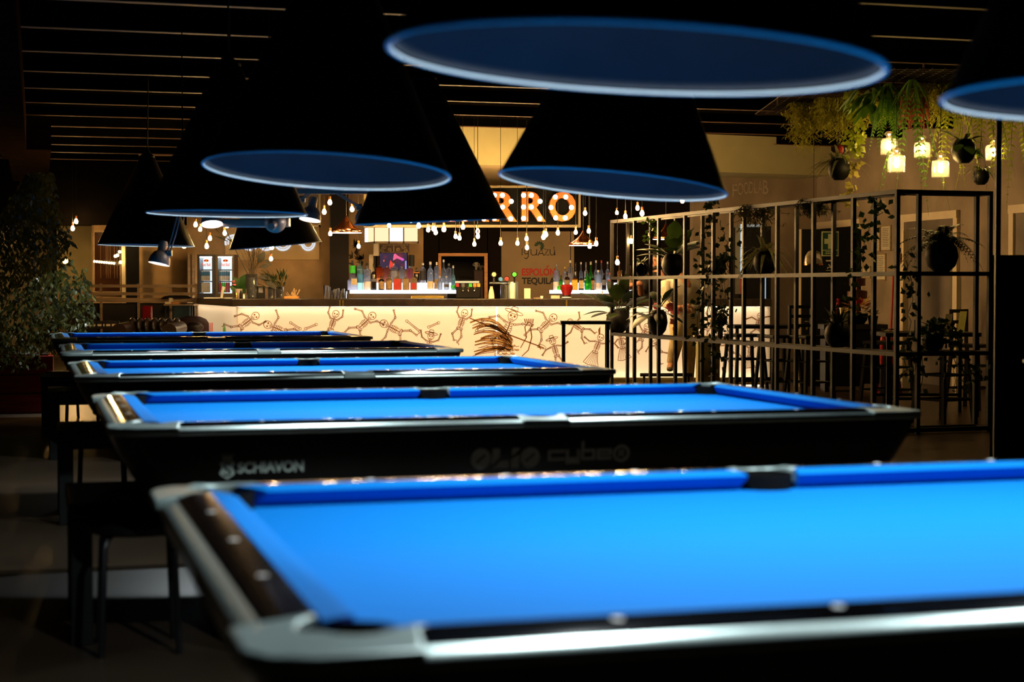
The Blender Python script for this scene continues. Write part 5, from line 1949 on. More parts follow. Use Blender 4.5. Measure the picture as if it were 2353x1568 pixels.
mb.build('hand', SKIN, t)

# customer in a pale grey shirt standing at the bar, one foot up
SHIRT = mat('pale_grey_shirt', (0.40, 0.36, 0.28), .85, noise=(10, .2), bump=(16, .3))
CHINO = mat('cream_trousers', (0.55, 0.44, 0.24), .85, noise=(10, .2), bump=(16, .3))
SHOE = mat('brown_shoe', (0.060, 0.040, 0.020), .5, noise=(20, .3))
YQ = 20.9
cp = P(1572, 690, YQ)
cp.z = 0
t = thing('person', 'customer in pale grey shirt and cream trousers at the bar, one foot raised', 'person', cp)
zs = P(1560, 642, YQ).z
zh = P(1560, 745, YQ).z
fo = P(1540, 846, YQ - .05)
kx = P(1556, 796, YQ - .2)
pts = [(.02, 0, zh + .02, .15, .12), (.01, -.02, zh + .22, .14, .115), (-.02, -.04, zh + .40, .175, .12), (-.05, -.04, zs - .03, .12, .09), (-.07, -.07, zs + .10, .052, .052),
       (.13, -.03, zs - .06, .06, .06), (.16, -.06, zs - .32, .048, .048), (.02, -.24, zs - .40, .036, .036), (-.10, -.30, zs - .36, .026, .026),
       (-.22, -.05, zs - .06, .06, .06), (-.24, -.18, zs - .30, .048, .048), (-.16, -.36, zs - .36, .036, .036), (-.06, -.40, zs - .34, .026, .026),
       (.07, 0, zh - .06, .10, .10), (.06, -.02, .50, .068, .068), (.06, .04, .10, .048, .048), (.05, -.09, .04, .045, .032),
       (-.07, -.02, zh - .06, .10, .10), (kx.x - cp.x, kx.y - YQ, kx.z + .10, .070, .070), (fo.x - cp.x + .03, fo.y - YQ + .08, fo.z + .07, .048, .048), (fo.x - cp.x - .02, fo.y - YQ - .05, fo.z - .02, .045, .032)]
body = skin('body', pts, ed, SKIN, t)
cloth('shirt', t, SHIRT, [(.02, 0, zh - .06, .20, .165), (.02, 0, zh + .06, .19, .155), (.01, -.02, zh + .22, .185, .15), (-.02, -.04, zh + .40, .215, .155), (-.04, -.04, zs - .08, .215, .14), (-.05, -.04, zs - .01, .17, .12), (-.06, -.05, zs + .04, .085, .08), (-.065, -.06, zs + .06, .064, .064)],
      [([Vector((.06, -.03, zs - .06)), Vector(pts[5][:3]), Vector(pts[6][:3]), Vector(pts[6][:3]).lerp(Vector(pts[7][:3]), .9)], [.09, .085, .066, .052]), ([Vector((-.14, -.05, zs - .06)), Vector(pts[9][:3]), Vector(pts[10][:3]), Vector(pts[10][:3]).lerp(Vector(pts[11][:3]), .9)], [.09, .085, .066, .052])])
cloth('trousers', t, CHINO, [(.01, 0, zh - .14, .165, .135), (.01, 0, zh + .02, .18, .145)], [([Vector(pts[i][:3]) + UPZ * (.06 if i in (13, 17) else 0) for i in q], [.118, .090, .066]) for q in ((13, 14, 15), (17, 18, 19))])
for i in (16, 20):
    a, b = pts[i - 1], pts[i]
    A_, B_ = Vector(a[:3]), Vector(b[:3])
    skin('shoe', [(A_.x, A_.y + .03, A_.z - .03, .05), (A_.x, A_.y - .01, A_.z - .045, .052, .045), ((A_.x + B_.x) / 2, (A_.y + B_.y) / 2, B_.z + .012, .048, .036), (B_.x, B_.y - .05, B_.z + .004, .040, .028)], [(0, 1), (1, 2), (2, 3)], SHOE, t)
add_head(t, Vector((-.075, -.085, zs + .085)), R(-150), R(10), body)
mb = MB()
hand(mb, pts[8][:3], (-1, -.3, .1), (0, -.4, 1), (0, -1, -.3), 1.0, .7)
mb.build('hand', SKIN, t)
mb = MB()
hand(mb, pts[12][:3], (1, -.2, .1), (0, -.4, 1), (0, -1, -.3), 1.0, .7)
mb.build('hand', SKIN, t)
# foot rest stool the raised foot stands on
t = thing('foot_rail', 'low dark foot rail along the bar foot, under the raised shoe', 'rail', P(1540, 866, YQ))
zf = fo.z - .085
a, b = P(1470, 860, YQ).x, P(1590, 860, YQ).x
wp(MB().cyl((a, YQ - .05, zf), (b, YQ - .05, zf), .022, n=10), 'rail', BLKM, t)
for x in (a + .05, b - .05):
    wp(MB().cyl((x, YQ - .05, 0), (x, YQ - .05, zf), .016, n=8), 'post', BLKM, t)


# ------------------------------------------------------------------ steel plant rack
FA, FB = Vector((3.312, 14.5, 0)), Vector((1.245, 21.0, 0))
FD = (FB - FA).normalized()
FN = Vector((-FD.y, FD.x, 0)) * -1
if FN.x < 0:
    FN = -FN
ZT, ZM, ZL = 2.09, 1.386, 0.69
rack = thing('plant_rack', 'tall black steel open rack of square bars with plants, right of the bar', 'rack', FA)


def barw(mb, a, b, s=.036):
    a, b = Vector(a), Vector(b)
    d = b - a
    if abs(d.z) > .5:
        mb.box((a + b) / 2, (s, s, d.length), math.atan2(FD.y, FD.x))
    else:
        mb.box((a + b) / 2, (d.length + s, s, s), math.atan2(d.y, d.x))
    return mb


for i in range(10):
    for off in (0, .21):
        p = FA.lerp(FB, i / 9) + FN * off
        wp(barw(MB(), p, p + UPZ * ZT), 'post', BLKM, rack, smooth=False)
for z in (ZT, ZM, ZL, .03):
    for off in (0, .21):
        wp(barw(MB(), FA + FN * off + UPZ * z, FB + FN * off + UPZ * z), 'rail', BLKM, rack, smooth=False)
FE = FA + FN * .92
for off in (0, .21):
    for q in (FE,):
        p = q + FD * off
        wp(barw(MB(), p, p + UPZ * ZT), 'post', BLKM, rack, smooth=False)
    p = FA + FN * .70 + FD * .21
for z in (ZT, ZM, ZL, .03):
    for off in (0, .21):
        wp(barw(MB(), FA + FD * off + UPZ * z, FE + FD * off + UPZ * z), 'rail', BLKM, rack, smooth=False)
    wp(barw(MB(), FE + UPZ * z, FE + FD * .21 + UPZ * z), 'rail', BLKM, rack, smooth=False)
    wp(barw(MB(), FB + UPZ * z, FB + FN * .21 + UPZ * z), 'rail', BLKM, rack, smooth=False)


def onrack(u, z, off=.10):
    q = (u - CX) / F
    if u > 2062:
        w_ = (q * FA.y - FA.x) / (FN.x - q * FN.y)
        p = FA + FN * w_ + FD * off
        return Vector((p.x, p.y, z))
    # FA + FD*s + FN*off : X = q*Y
    a = FA + FN * off
    s = (q * a.y - a.x) / (FD.x - q * FD.y)
    p = a + FD * s
    return Vector((p.x, p.y, z))


def pot_mesh(r, h):
    return MB().lathe([(r * .45, 0), (r * .82, h * .18), (r, h * .48), (r * .9, h * .78), (r * .62, h * .97), (r * .56, h), (r * .50, h * .94), (r * .5, h * .85)], 22)


POTM = mat('black_clay', (0.004, 0.004, 0.004), .55, spec=.25, noise=(12, .2))
rp_ = random.Random(21)


def rosette(mb, z, n, L, W, el=(20, 80), droop=.6, r0=.02):
    for i in range(n):
        a = 2 * PI * i / n * 1.618 * 3 + rp_.uniform(-.3, .3)
        e = R(rp_.uniform(*el))
        d = (math.cos(a) * math.cos(e), math.sin(a) * math.cos(e), math.sin(e))
        mb.blade((r0 * math.cos(a), r0 * math.sin(a), z), d, L * rp_.uniform(.7, 1.1), W, droop * rp_.uniform(.5, 1.2))


def broad(mb, z, n, L, W, el=(10, 75), droop=.2):
    for i in range(n):
        a = 2 * PI * i * .618 + rp_.uniform(-.4, .4)
        e = R(rp_.uniform(*el))
        d = Vector((math.cos(a) * math.cos(e), math.sin(a) * math.cos(e), math.sin(e)))
        s = L * rp_.uniform(.3, .6)
        mb.tube([(0, 0, z), d * s * .6 + UPZ * z, d * s + UPZ * z], .005, 4)
        mb.leaf(d * s + UPZ * z, d, L * rp_.uniform(.7, 1.1), W * rp_.uniform(.7, 1.1), droop)


def frond(mb, base, d, L, droop, lw, n=16):
    base, d = Vector(base), Vector(d).normalized()
    side = d.cross(UPZ)
    side = side.normalized() if side.length > .05 else Vector((1, 0, 0))
    pts = [base + d * L * t - UPZ * droop * L * t * t for t in [i / n for i in range(n + 1)]]
    mb.tube(pts, [.004 * (1 - .7 * i / n) for i in range(n + 1)], 4)
    for i in range(1, n):
        t = i / n
        w = lw * math.sin(PI * min(1, t * .9 + .12)) ** .7 * (1.05 - .55 * t)
        dd = (pts[i + 1] - pts[i - 1]).normalized()
        for s in (-1, 1):
            mb.leaf(pts[i], side * s + dd * .45 - UPZ * .15, w, w * .28 + .004, .1, up=side.cross(dd) * (1 if s > 0 else 1))


def vine(mb, pts, n, L, spread=.05, rad=.004):
    pts = [Vector(p) for p in pts]
    fine = []
    for a, b in zip(pts, pts[1:]):
        for i in range(6):
            fine.append(a.lerp(b, i / 6) + Vector((rp_.gauss(0, .012), rp_.gauss(0, .012), rp_.gauss(0, .006))))
    fine.append(pts[-1])
    mb.tube(fine, rad, 4)
    for i in range(n):
        q = fine[int(rp_.random() * (len(fine) - 1))] + Vector((rp_.gauss(0, spread), rp_.gauss(0, spread), rp_.gauss(0, .03)))
        a = rp_.uniform(0, 2 * PI)
        mb.leaf(q, (math.cos(a), math.sin(a) * .6, rp_.uniform(-.9, .3)), L * rp_.uniform(.6, 1.2), L * rp_.uniform(.6, 1.0), .1, up=(rp_.gauss(0, .6), -1, .5))


def moss(mb, w, d, L, n):
    for i in range(n):
        x, y = rp_.uniform(-w, w), rp_.uniform(-d, d)
        l = L * rp_.uniform(.35, 1.0) * (1 - .4 * abs(x) / w)
        pts = [(x + rp_.gauss(0, .012) * k, y + rp_.gauss(0, .012) * k, -l * k / 5) for k in range(6)]
        mb.tube(pts, .0028, 3)
        for k in range(1, 6):
            for j in range(2):
                a = rp_.uniform(0, 2 * PI)
                p = Vector(pts[k]) + UPZ * rp_.uniform(0, l / 5)
                mb.leaf(p, (math.cos(a), math.sin(a), -.5), .06, .015, .2)


def potted(name, lab, u, zsup, r, h, off=.10, grp='potted plants on the steel rack'):
    t = thing(name, lab, 'plant', onrack(u, zsup + .019, off), rp_.uniform(0, 1), grp)
    pot_mesh(r, h).build('pot', POTM, t)
    return t


t = potted('potted_plant', 'small round black pot with short leaves, upper rail, left end of the rack', 1473, ZM, .085, .17)
mb = MB(); rosette(mb, .16, 14, .16, .035, (10, 70), .5); mb.build('leaves', LEAFD, t)
t = potted('potted_plant', 'large black pot with broad green leaves on the upper rail, over the customer', 1546, ZM, .135, .25)
mb = MB(); broad(mb, .22, 15, .32, .17, (0, 70), .15); mb.build('leaves', LEAF, t)
t = potted('potted_plant', 'black pot of trailing ivy on the upper rail, right of the customer', 1651, ZM, .085, .16)
mb = MB()
for i in range(5):
    a = i * 1.3
    vine(mb, [(0, 0, .15), (.09 * math.cos(a), .09 * math.sin(a), .2), (.13 * math.cos(a), .13 * math.sin(a), 0), (.14 * math.cos(a), .12 * math.sin(a), -.35 - .1 * i)], 22, .055, .03)
mb.build('ivy', LEAFD, t)
t = potted('potted_plant', 'black pot of striped spider plant on the upper rail, middle of the rack', 1758, ZM, .125, .23)
mb = MB(); rosette(mb, .21, 38, .40, .044, (0, 75), .95); mb.build('striped_leaves', LEAFV, t)
mb = MB(); rosette(mb, .2, 8, .12, .02, (40, 80), .2); mb.build('red_bract', REDF, t)
t = thing('potted_plant', 'biggest black pot with spreading dark fern at the right end of the rack', 'plant', FA + FN * .50 + FD * .10 + UPZ * (ZM + .019), .3, 'potted plants on the steel rack')
pot_mesh(.145, .27).build('pot', POTM, t)
mb = MB()
for i in range(30):
    a = i * 2.4
    e = R(rp_.uniform(15, 75))
    frond(mb, (0, 0, .25), (math.cos(a) * math.cos(e), math.sin(a) * math.cos(e), math.sin(e)), rp_.uniform(.35, .55), rp_.uniform(.5, 1.1), .075)
mb.build('fern', LEAFD, t)
t = potted('potted_plant', 'black pot with big dark leaves and one red flower on the lower rail, left end', 1420, ZL, .155, .28)
mb = MB(); broad(mb, .24, 20, .40, .19, (-15, 75), .2); mb.build('leaves', LEAFD, t)
mb = MB(); rosette(mb, .40, 22, .10, .04, (0, 90), .3); mb.build('red_flower', REDF, t)
t = potted('potted_plant', 'tall black pot with drooping pink orchid flowers on the lower rail', 1511, ZL, .12, .30)
mb = MB(); broad(mb, .28, 12, .32, .15, (-20, 60), .3)
for a in ((.16, -.02, .36), (.05, -.05, .40), (.18, -.02, .20)):
    mb.tube([(0, 0, .28), (a[0] * .5, a[1], a[2] + .10), a], .005, 4)
mb.build('leaves', LEAFD, t)
t.rotation_euler.z = 0
mb = MB()
for cx, cz, s in ((.15, .34, 1.2), (.20, .27, 1.0), (-.03, .34, .9), (.18, .16, .9), (.20, .08, .6)):
    for i in range(14):
        a = i * 2.4
        mb.leaf((cx, -.05, cz), (math.cos(a), -.4, math.sin(a)), .065 * s * rp_.uniform(.6, 1.1), .05 * s, .1, up=(0, -1, .3))
mb.build('pink_flowers', PINK, t)
t = potted('potted_plant', 'small black pot half hidden by ivy on the lower rail, before the lit bar front', 1655, ZL + .14, .075, .14)
wpz = t.location.z
mb = MB()
for i in range(4):
    a = i * 1.7
    vine(mb, [(0, 0, .13), (.08 * math.cos(a), .08 * math.sin(a), .16), (.10 * math.cos(a), .10 * math.sin(a), -.1), (.11 * math.cos(a), .10 * math.sin(a), -.32)], 20, .05, .03)
mb.build('ivy', LEAFD, t)
MB().cyl((0, 0, -.125), (0, 0, .01), .03, n=8).build('stand', BLKM, t)
t = potted('potted_plant', 'round black pot with pale spiky aloe on the lower rail, before the black door', 1925, ZL, .125, .23)
mb = MB(); rosette(mb, .21, 26, .24, .035, (15, 80), .25); mb.build('spiky_leaves', mat('grey_green_leaf', (.07, .09, .05), .5, noise=(9, .3)), t)
t = thing('potted_plant', 'leafy trailing plant on the lower rail at the right end, above the high table', 'plant', FA + FN * .42 + FD * .10 + UPZ * (ZL + .019), 0, 'potted plants on the steel rack')
pot_mesh(.10, .16).build('pot', POTM, t)
mb = MB()
broad(mb, .15, 34, .13, .06, (-10, 80), .3)
for i in range(6):
    a = i * 1.05
    vine(mb, [(0, 0, .15), (.15 * math.cos(a), .15 * math.sin(a), .25), (.24 * math.cos(a), .2 * math.sin(a), -.05), (.30 * math.cos(a), .2 * math.sin(a), -.35)], 22, .055, .03)
mb.build('leaves', LEAF, t)
for nm, lab, path, n, L, m_ in (
    ('ivy_vine', 'dark ivy climbing the rack beside the lit bar end, left of two strands', [(1608, .62), (1600, 1.0), (1625, 1.4), (1612, 1.75), (1638, 2.1), (1632, 2.28)], 95, .075, LEAFD),
    ('ivy_vine', 'dark ivy climbing the rack beside the lit bar end, right of two strands', [(1645, .35), (1640, .8), (1660, 1.1), (1655, 1.5), (1672, 1.7), (1655, 1.98)], 95, .07, LEAFD),
    ('ivy_vine', 'green creeper on the rack left of the hanging notices', [(1962, 1.15), (1975, 1.5), (1985, 1.62), (1990, 1.75), (2022, 1.92), (2020, 2.05)], 70, .07, LEAF),
    ('ivy_vine', 'creeper trailing behind the corner post of the rack', [(2105, .55), (2085, .9), (2098, 1.3), (2080, 1.5)], 50, .065, LEAF),
    ('ivy_vine', 'thin creeper hanging low over the stools at the right end of the rack', [(2150, .95), (2185, .85), (2215, .72), (2238, .55), (2250, .42)], 60, .06, LEAF),
    ('ivy_vine', 'small creeper on the top left of the rack near the lit bulbs', [(1490, 1.86), (1497, 2.0), (1493, 2.10)], 24, .06, LEAF)):
    t = thing(nm, lab, 'vine', onrack(path[0][0], path[0][1]), 0, 'creepers on the steel rack')
    mb = MB()
    vine(mb, [onrack(u, z, .0) for u, z in path], n, L, .045)
    wp(mb, 'leaves', m_, t)
for u, w, L, lab in ((1740, .16, .34, 'hanging moss tuft on the rack top, middle'), (1868, .12, .22, 'hanging moss tuft on the rack top above the green cross sign')):
    t = thing('moss_tuft', lab, 'moss', onrack(u, ZT + .03), 0, 'moss tufts on the rack')
    mb = MB(); moss(mb, w, .1, L, 46); mb.build('strands', mat('dull_moss', (.075, .07, .018), .7, noise=(9, .4), translucent=.25), t)

# ------------------------------------------------------------------ greenery and jar lamps under the ceiling grid
ZG = 3.20
GX0, GX1, GY0, GY1 = 2.72, 5.2, 15.0, 18.9
grid = thing('ceiling_grid', 'black wire grid hung under the ceiling, carrying the hanging greenery', 'grid', ((GX0 + GX1) / 2, (GY0 + GY1) / 2, ZG))
mb = MB()
n = 34
for i in range(n + 1):
    y = GY0 + (GY1 - GY0) * i / n
    mb.box(((GX0 + GX1) / 2, y, ZG), (GX1 - GX0, .008, .008))
n = 22
for i in range(n + 1):
    x = GX0 + (GX1 - GX0) * i / n
    mb.box((x, (GY0 + GY1) / 2, ZG + .008), (.008, GY1 - GY0, .008))
wp(mb, 'wire_mesh', mat('rusty_wire', (0.06, 0.035, 0.015), .5, metal=.5, noise=(8, .3)), grid, smooth=False)
for x, y in ((P(2122, 155, 15.3).x, 15.3), (GX0 + .2, 17.0), (GX0 + .2, 18.6), (4.6, 18.4)):
    wp(MB().cyl((x, y, ZG), (x, y, ZC), .007, n=6), 'hanging_rod', SILVER, grid)
    wp(MB().lathe([(.028, 0), (.012, .045), (.006, .06)], 10, (x, y, ZG + .004)), 'socket', CHROME, grid)


def hang(name, lab, u, Y, cat='plant'):
    p = P(u, 300, Y)
    return thing(name, lab, cat, (p.x, Y, ZG - .005), 0, 'plants hanging from the ceiling grid')


MOSSY = mat('yellow_moss', (0.46, 0.44, 0.05), .7, noise=(7, .4), translucent=.4)
for u, Y, w, L, n_, lab in ((1850, 17.6, .16, .62, 85, 'leftmost hanging moss curtain under the ceiling grid'), (1918, 17.2, .20, .50, 120, 'wide yellow moss curtain above the red-flowered hanging pot'), (2150, 16.0, .18, .48, 95, 'long yellow grass curtain over the right jar lamps'),
                           (2236, 16.5, .20, .40, 90, 'yellow moss curtain behind the black-leaved hanging pot'), (2315, 16.3, .22, .46, 100, 'rightmost yellow moss curtain at the photo edge'), (1992, 17.1, .16, .36, 70, 'short moss curtain behind the bright yellow-green vine'), (2052, 17.0, .22, .30, 90, 'short moss curtain behind the left jar lamps')):
    t = hang('hanging_moss', lab, u, Y)
    mb = MB(); moss(mb, w, .12, L, n_); mb.build('strands', MOSSY, t)
t = hang('hanging_vine', 'bright yellow-green vine hanging left of the jar lamps', 1968, 16.6)
mb = MB()
for i in range(4):
    vine(mb, [(rp_.uniform(-.06, .06), 0, 0), (rp_.uniform(-.08, .08), 0, -.3), (rp_.uniform(-.08, .08), 0, -.55 - .06 * i)], 34, .075, .035)
mb.build('leaves', LEAFY, t)
t = hang('hanging_plant', 'green plant with large drooping leaves at the top of the hanging greenery', 2003, 16.2)
mb = MB()
for i in range(34):
    a = i * 2.4
    r = rp_.uniform(0, .2)
    mb.leaf((r * math.cos(a), r * math.sin(a), -rp_.uniform(0, .2)), (math.cos(a), math.sin(a) * .6, -rp_.uniform(.3, 1.2)), rp_.uniform(.16, .28), .09, .2)
mb.build('leaves', mat('bright_leaf', (.07, .16, .012), .5, noise=(8, .4), translucent=.35), t)
t = hang('hanging_plant', 'dark green leafy clump in the middle of the hanging greenery', 2078, 16.3)
mb = MB()
for i in range(90):
    a = i * 2.4
    r = rp_.uniform(0, .22)
    mb.leaf((r * math.cos(a), r * math.sin(a) * .6, -rp_.uniform(0, .30)), (math.cos(a), math.sin(a), -rp_.uniform(0, .8)), rp_.uniform(.06, .12), .07, .15)
mb.build('leaves', LEAF, t)
t = hang('hanging_plant', 'pink-tinged feathery plant in the hanging greenery', 2095, 15.9)
mb = MB()
for i in range(60):
    a = i * 2.4
    mb.blade((rp_.uniform(-.10, .14), rp_.uniform(-.06, .06), -.14), (math.cos(a) * .35, math.sin(a) * .3, -1), rp_.uniform(.2, .36), .022, .05)
mb.build('leaves', LEAFP, t)
for u, Y, n_, L, lab in ((2095, 15.7, 7, .92, 'light green fern hanging lowest between the jar lamps'), (2188, 15.9, 8, .74, 'yellow fern hanging right of the jar lamps'), (2265, 15.6, 9, .80, 'fern fronds hanging behind the black post on the right'), (2335, 15.7, 8, .84, 'rightmost hanging fern fronds at the photo edge'), (2040, 16.0, 8, .46, 'short green fern above the left jar lamps')):
    t = hang('hanging_fern', lab, u, Y)
    mb = MB()
    for i in range(n_):
        a = i * 2.4
        frond(mb, (.06 * math.cos(a), .06 * math.sin(a), -.12), (math.cos(a) * .35, math.sin(a) * .3, -1), L * rp_.uniform(.7, 1.1), .25, .075, 18)
    for i in range(10):
        a = i * 2.4
        mb.blade((.03 * math.cos(a), .03 * math.sin(a), 0), (math.cos(a) * .6, math.sin(a) * .6, -.6), .25, .03, .4)
    mb.build('fronds', LEAFY if 'yellow' in lab or 'right' in lab else mat('fern_green', (.09, .22, .015), .55, noise=(8, .35), translucent=.35), t)
for u, v, r, Y, lab, kind in ((1928, 388, 26, 16.2, 'hanging black pot with spiky leaves and one red flower', 0), (2214, 347, 28, 15.5, 'hanging black pot with broad leaves, left of the black post', 1), (2254, 406, 19, 15.8, 'smaller hanging black pot beside the black post, lowest of the greenery', 2)):
    k = Y / F
    p = P(u, v + r, Y)
    t = thing('hanging_pot', lab, 'plant', p, 0, 'hanging black pots')
    pot_mesh(r * k, r * 1.95 * k).build('pot', POTM, t)
    h = r * 1.9 * k
    mb = MB()
    for i in range(3):
        a = 2 * PI * i / 3
        mb.tube([(r * k * .6 * math.cos(a), r * k * .6 * math.sin(a), h * .95), (0, 0, min(h + .3, ZG - p.z)), (0, 0, ZG - p.z)], .002, 4)
    mb.build('cord', STEM, t)
    mb = MB()
    if kind == 0:
        rosette(mb, h * .9, 34, .34, .034, (5, 65), .7)
    elif kind == 1:
        rosette(mb, h * .9, 14, .24, .03, (20, 70), .7)
        broad(mb, h * .85, 7, .2, .1, (-30, 60), .3)
    else:
        rosette(mb, h * .9, 18, .2, .03, (10, 70), .9)
    mb.build('leaves', LEAFV if kind == 0 else LEAF, t)
    if kind == 0:
        MB().ball((0, -.02, h + .075), (.038, .038, .055), 12, 8).build('red_flower', REDF, t)
        mb = MB()
        vine(mb, [(.07, -.03, h * .9), (.12, -.03, h * .5), (.10, -.03, -.1), (.08, -.03, -.22)], 46, .07, .03)
        mb.build('trailing_stem', mat('pale_yellow_leaf', (.42, .36, .08), .6, noise=(8, .3), translucent=.3), t)
JAR = thin_glass('jar_glass', (1.0, 0.95, 0.82), .10, .08)
JB = emis('lit_jar_bulb', (1.0, 0.66, 0.22), 260.0)
for i, (u, v, s, Y, lab) in enumerate(((2043, 333, .95, 16.6, 'back left glass jar lamp among the hanging plants'), (2060, 372, 1.0, 15.6, 'lowest front glass jar lamp, second from the left'), (2119, 341, .92, 16.3, 'middle glass jar lamp among the hanging plants'), (2161, 384, 1.0, 15.6, 'right front glass jar lamp, under the yellow fern'), (2283, 347, .92, 15.9, 'glass jar lamp half hidden behind the black post'))):
    p = P(u, v, Y)
    t = thing('jar_lamp', lab, 'lamp', p, 0, 'glass jar lamps among the greenery')
    s = s * Y / 15.6
    MB().lathe([(.081 * s, -.095 * s), (.081 * s, .03 * s), (.072 * s, .055 * s), (.030 * s, .068 * s), (.028 * s, .085 * s), (.055 * s, .10 * s), (.03 * s, .125 * s), (.02 * s, .13 * s)], 22).build('glass_jar', JAR, t)
    t.children[0].data.polygons[0].use_smooth = True
    MB().lathe([(0, -.055 * s), (.018 * s, -.045 * s), (.028 * s, -.015 * s), (.018 * s, .02 * s), (.011 * s, .035 * s)], 12).build('bulb', JB, t)
    MB().cyl((0, 0, .03 * s), (0, 0, .13 * s), .012 * s, n=8).build('socket', SOCK, t)
    MB().cyl((0, 0, .13 * s), (0, 0, ZG - p.z), .003, n=5).build('cord', BLK, t)

# ------------------------------------------------------------------ right-hand side: wall fittings and seating
WD = (W1 - W0); WD.z = 0; WD.normalize()
WNR = Vector((WD.y, -WD.x, 0))      # towards the room
if WNR.x > 0:
    WNR = -WNR


def onwall(u, v, off=0.0):
    return onplane(u, v, W0 + WNR * off, WNR)


def wallbox(mb, u0, u1, v0, v1, off0, off1, umid=None):
    um = (u0 + u1) / 2
    z0, z1 = onwall(um, v0, off0).z, onwall(um, v1, off0).z
    a, b = onwall(u0, v0), onwall(u1, v0)
    q = [Vector((a.x, a.y, z0)), Vector((b.x, b.y, z0)), Vector((b.x, b.y, z1)), Vector((a.x, a.y, z1))]
    mb.frustum([p + WNR * off0 for p in q], [p + WNR * off1 for p in q])
    return mb


zdoor = onwall(1879, 512).z
zhead = onwall(1979, 524).z
for i, (ua, ub, lab) in enumerate(((1838, 1982, 'd'), (2076, 2206, 'd'), (2325, 2460, 'd'))):
    a = max(ua, 1880)
    pa, pb = onwall(a, 600), onwall(ub, 600)
    mb = MB()
    d = (pb - pa); d.z = 0
    Ld = d.length
    th = .10
    for c, w, z0, z1 in ((pa + WD * th / 2, th, 0, zdoor), (pb - WD * th / 2, th, 0, zdoor)):
        mb.box((c.x + WNR.x * .02, c.y + WNR.y * .02, (z0 + z1) / 2), (w, .06, z1 - z0), math.atan2(WD.y, WD.x))
    m_ = (pa + pb) / 2
    mb.box((m_.x + WNR.x * .025, m_.y + WNR.y * .025, zdoor - th / 2), (Ld, .07, th), math.atan2(WD.y, WD.x))
    o = struct('door_%d' % (i + 2), mb, TRIMW, smooth=False)
    mb = MB()
    mb.box((m_.x + WNR.x * .012, m_.y + WNR.y * .012, zdoor / 2 - th / 2), (Ld - 2 * th, .02, zdoor - th), math.atan2(WD.y, WD.x))
    mb.build('door_leaf', BLK if i == 0 else mat('grey_door', (.16, .13, .10), .6, noise=(3, .2)), o, smooth=False)
# black toilet partition with the green cross sign
YK = 21.6
t = thing('black_partition', 'black panel partition carrying the green cross sign, right of the bar', 'partition', P(1910, 860, YK))
a, b = P(1843, 600, YK), P(1979, 600, YK)
zz = P(1910, 527, YK).z
wp(MB().box(((a.x + b.x) / 2, YK + .03, zz / 2), (b.x - a.x, .06, zz)), 'panel', BLK, t, smooth=False)
wp(boxpx(MB(), 1849, 1862, 738, 741, YK - .03, .03), 'handle', CHROME, t, smooth=False)
wp(boxpx(MB(), 1852, 1856, 752, 758, YK - .012, .012), 'lock', BRASS, t, smooth=False)
t = thing('pale_post', 'thin cream upright post at the left edge of the black partition', 'post', P(1838, 860, YK - .1))
pz = P(1838, 527, YK - .1).z
wp(MB().box((P(1838, 600, YK - .1).x, YK - .1, pz / 2), (.03, .03, pz)), 'post_body', TRIMW, t, smooth=False)
t = thing('first_aid_sign', 'green sign with pale cross on the black partition', 'sign', P(1908, 588, YK - .01))
GS = mat('dark_green_sign', (0.004, 0.055, 0.035), .5, noise=(8, .1))
PS = mat('pale_green_print', (0.52, 0.58, 0.32), .6, noise=(8, .06))
wp(boxpx(MB(), 1888, 1927, 532, 589, YK - .008, .007), 'border', PS, t, smooth=False)
wp(boxpx(MB(), 1890.5, 1924.5, 534.5, 574.5, YK - .012, .004), 'plate', GS, t, smooth=False)
wp(boxpx(MB(), 1890.5, 1924.5, 576, 586.5, YK - .012, .004), 'plate', GS, t, smooth=False)
mb = boxpx(MB(), 1903, 1912.5, 538, 572, YK - .016, .004)
boxpx(mb, 1894.5, 1903, 549, 560.5, YK - .016, .004)
boxpx(mb, 1912.5, 1921, 549, 560.5, YK - .016, .004)
wp(mb, 'cross', PS, t, smooth=False)
mb = MB()
for v in (578, 582):
    for u in range(1897, 1917, 5):
        boxpx(mb, u, u + 4, v, v + 2, YK - .016, .004)
wp(mb, 'caption_lines', PS, t, smooth=False)
t = thing('small_notice', 'small white symbols under the green cross sign', 'sign', P(1905, 622, YK - .005))
mb = boxpx(MB(), 1898, 1913, 598, 601, YK - .004, .003)
boxpx(mb, 1901, 1912, 614, 615.5, YK - .004, .003)
boxpx(mb, 1901, 1903, 615, 618, YK - .004, .003)
boxpx(mb, 1898, 1913, 621, 622, YK - .004, .003)
mb.frustum([P(u, v, YK - .004) for u, v in ((1903, 608), (1905, 607), (1913, 618), (1911, 619))], [P(u, v, YK - .001) for u, v in ((1903, 608), (1905, 607), (1913, 618), (1911, 619))])
wp(mb, 'symbols', PAPER, t, smooth=False)
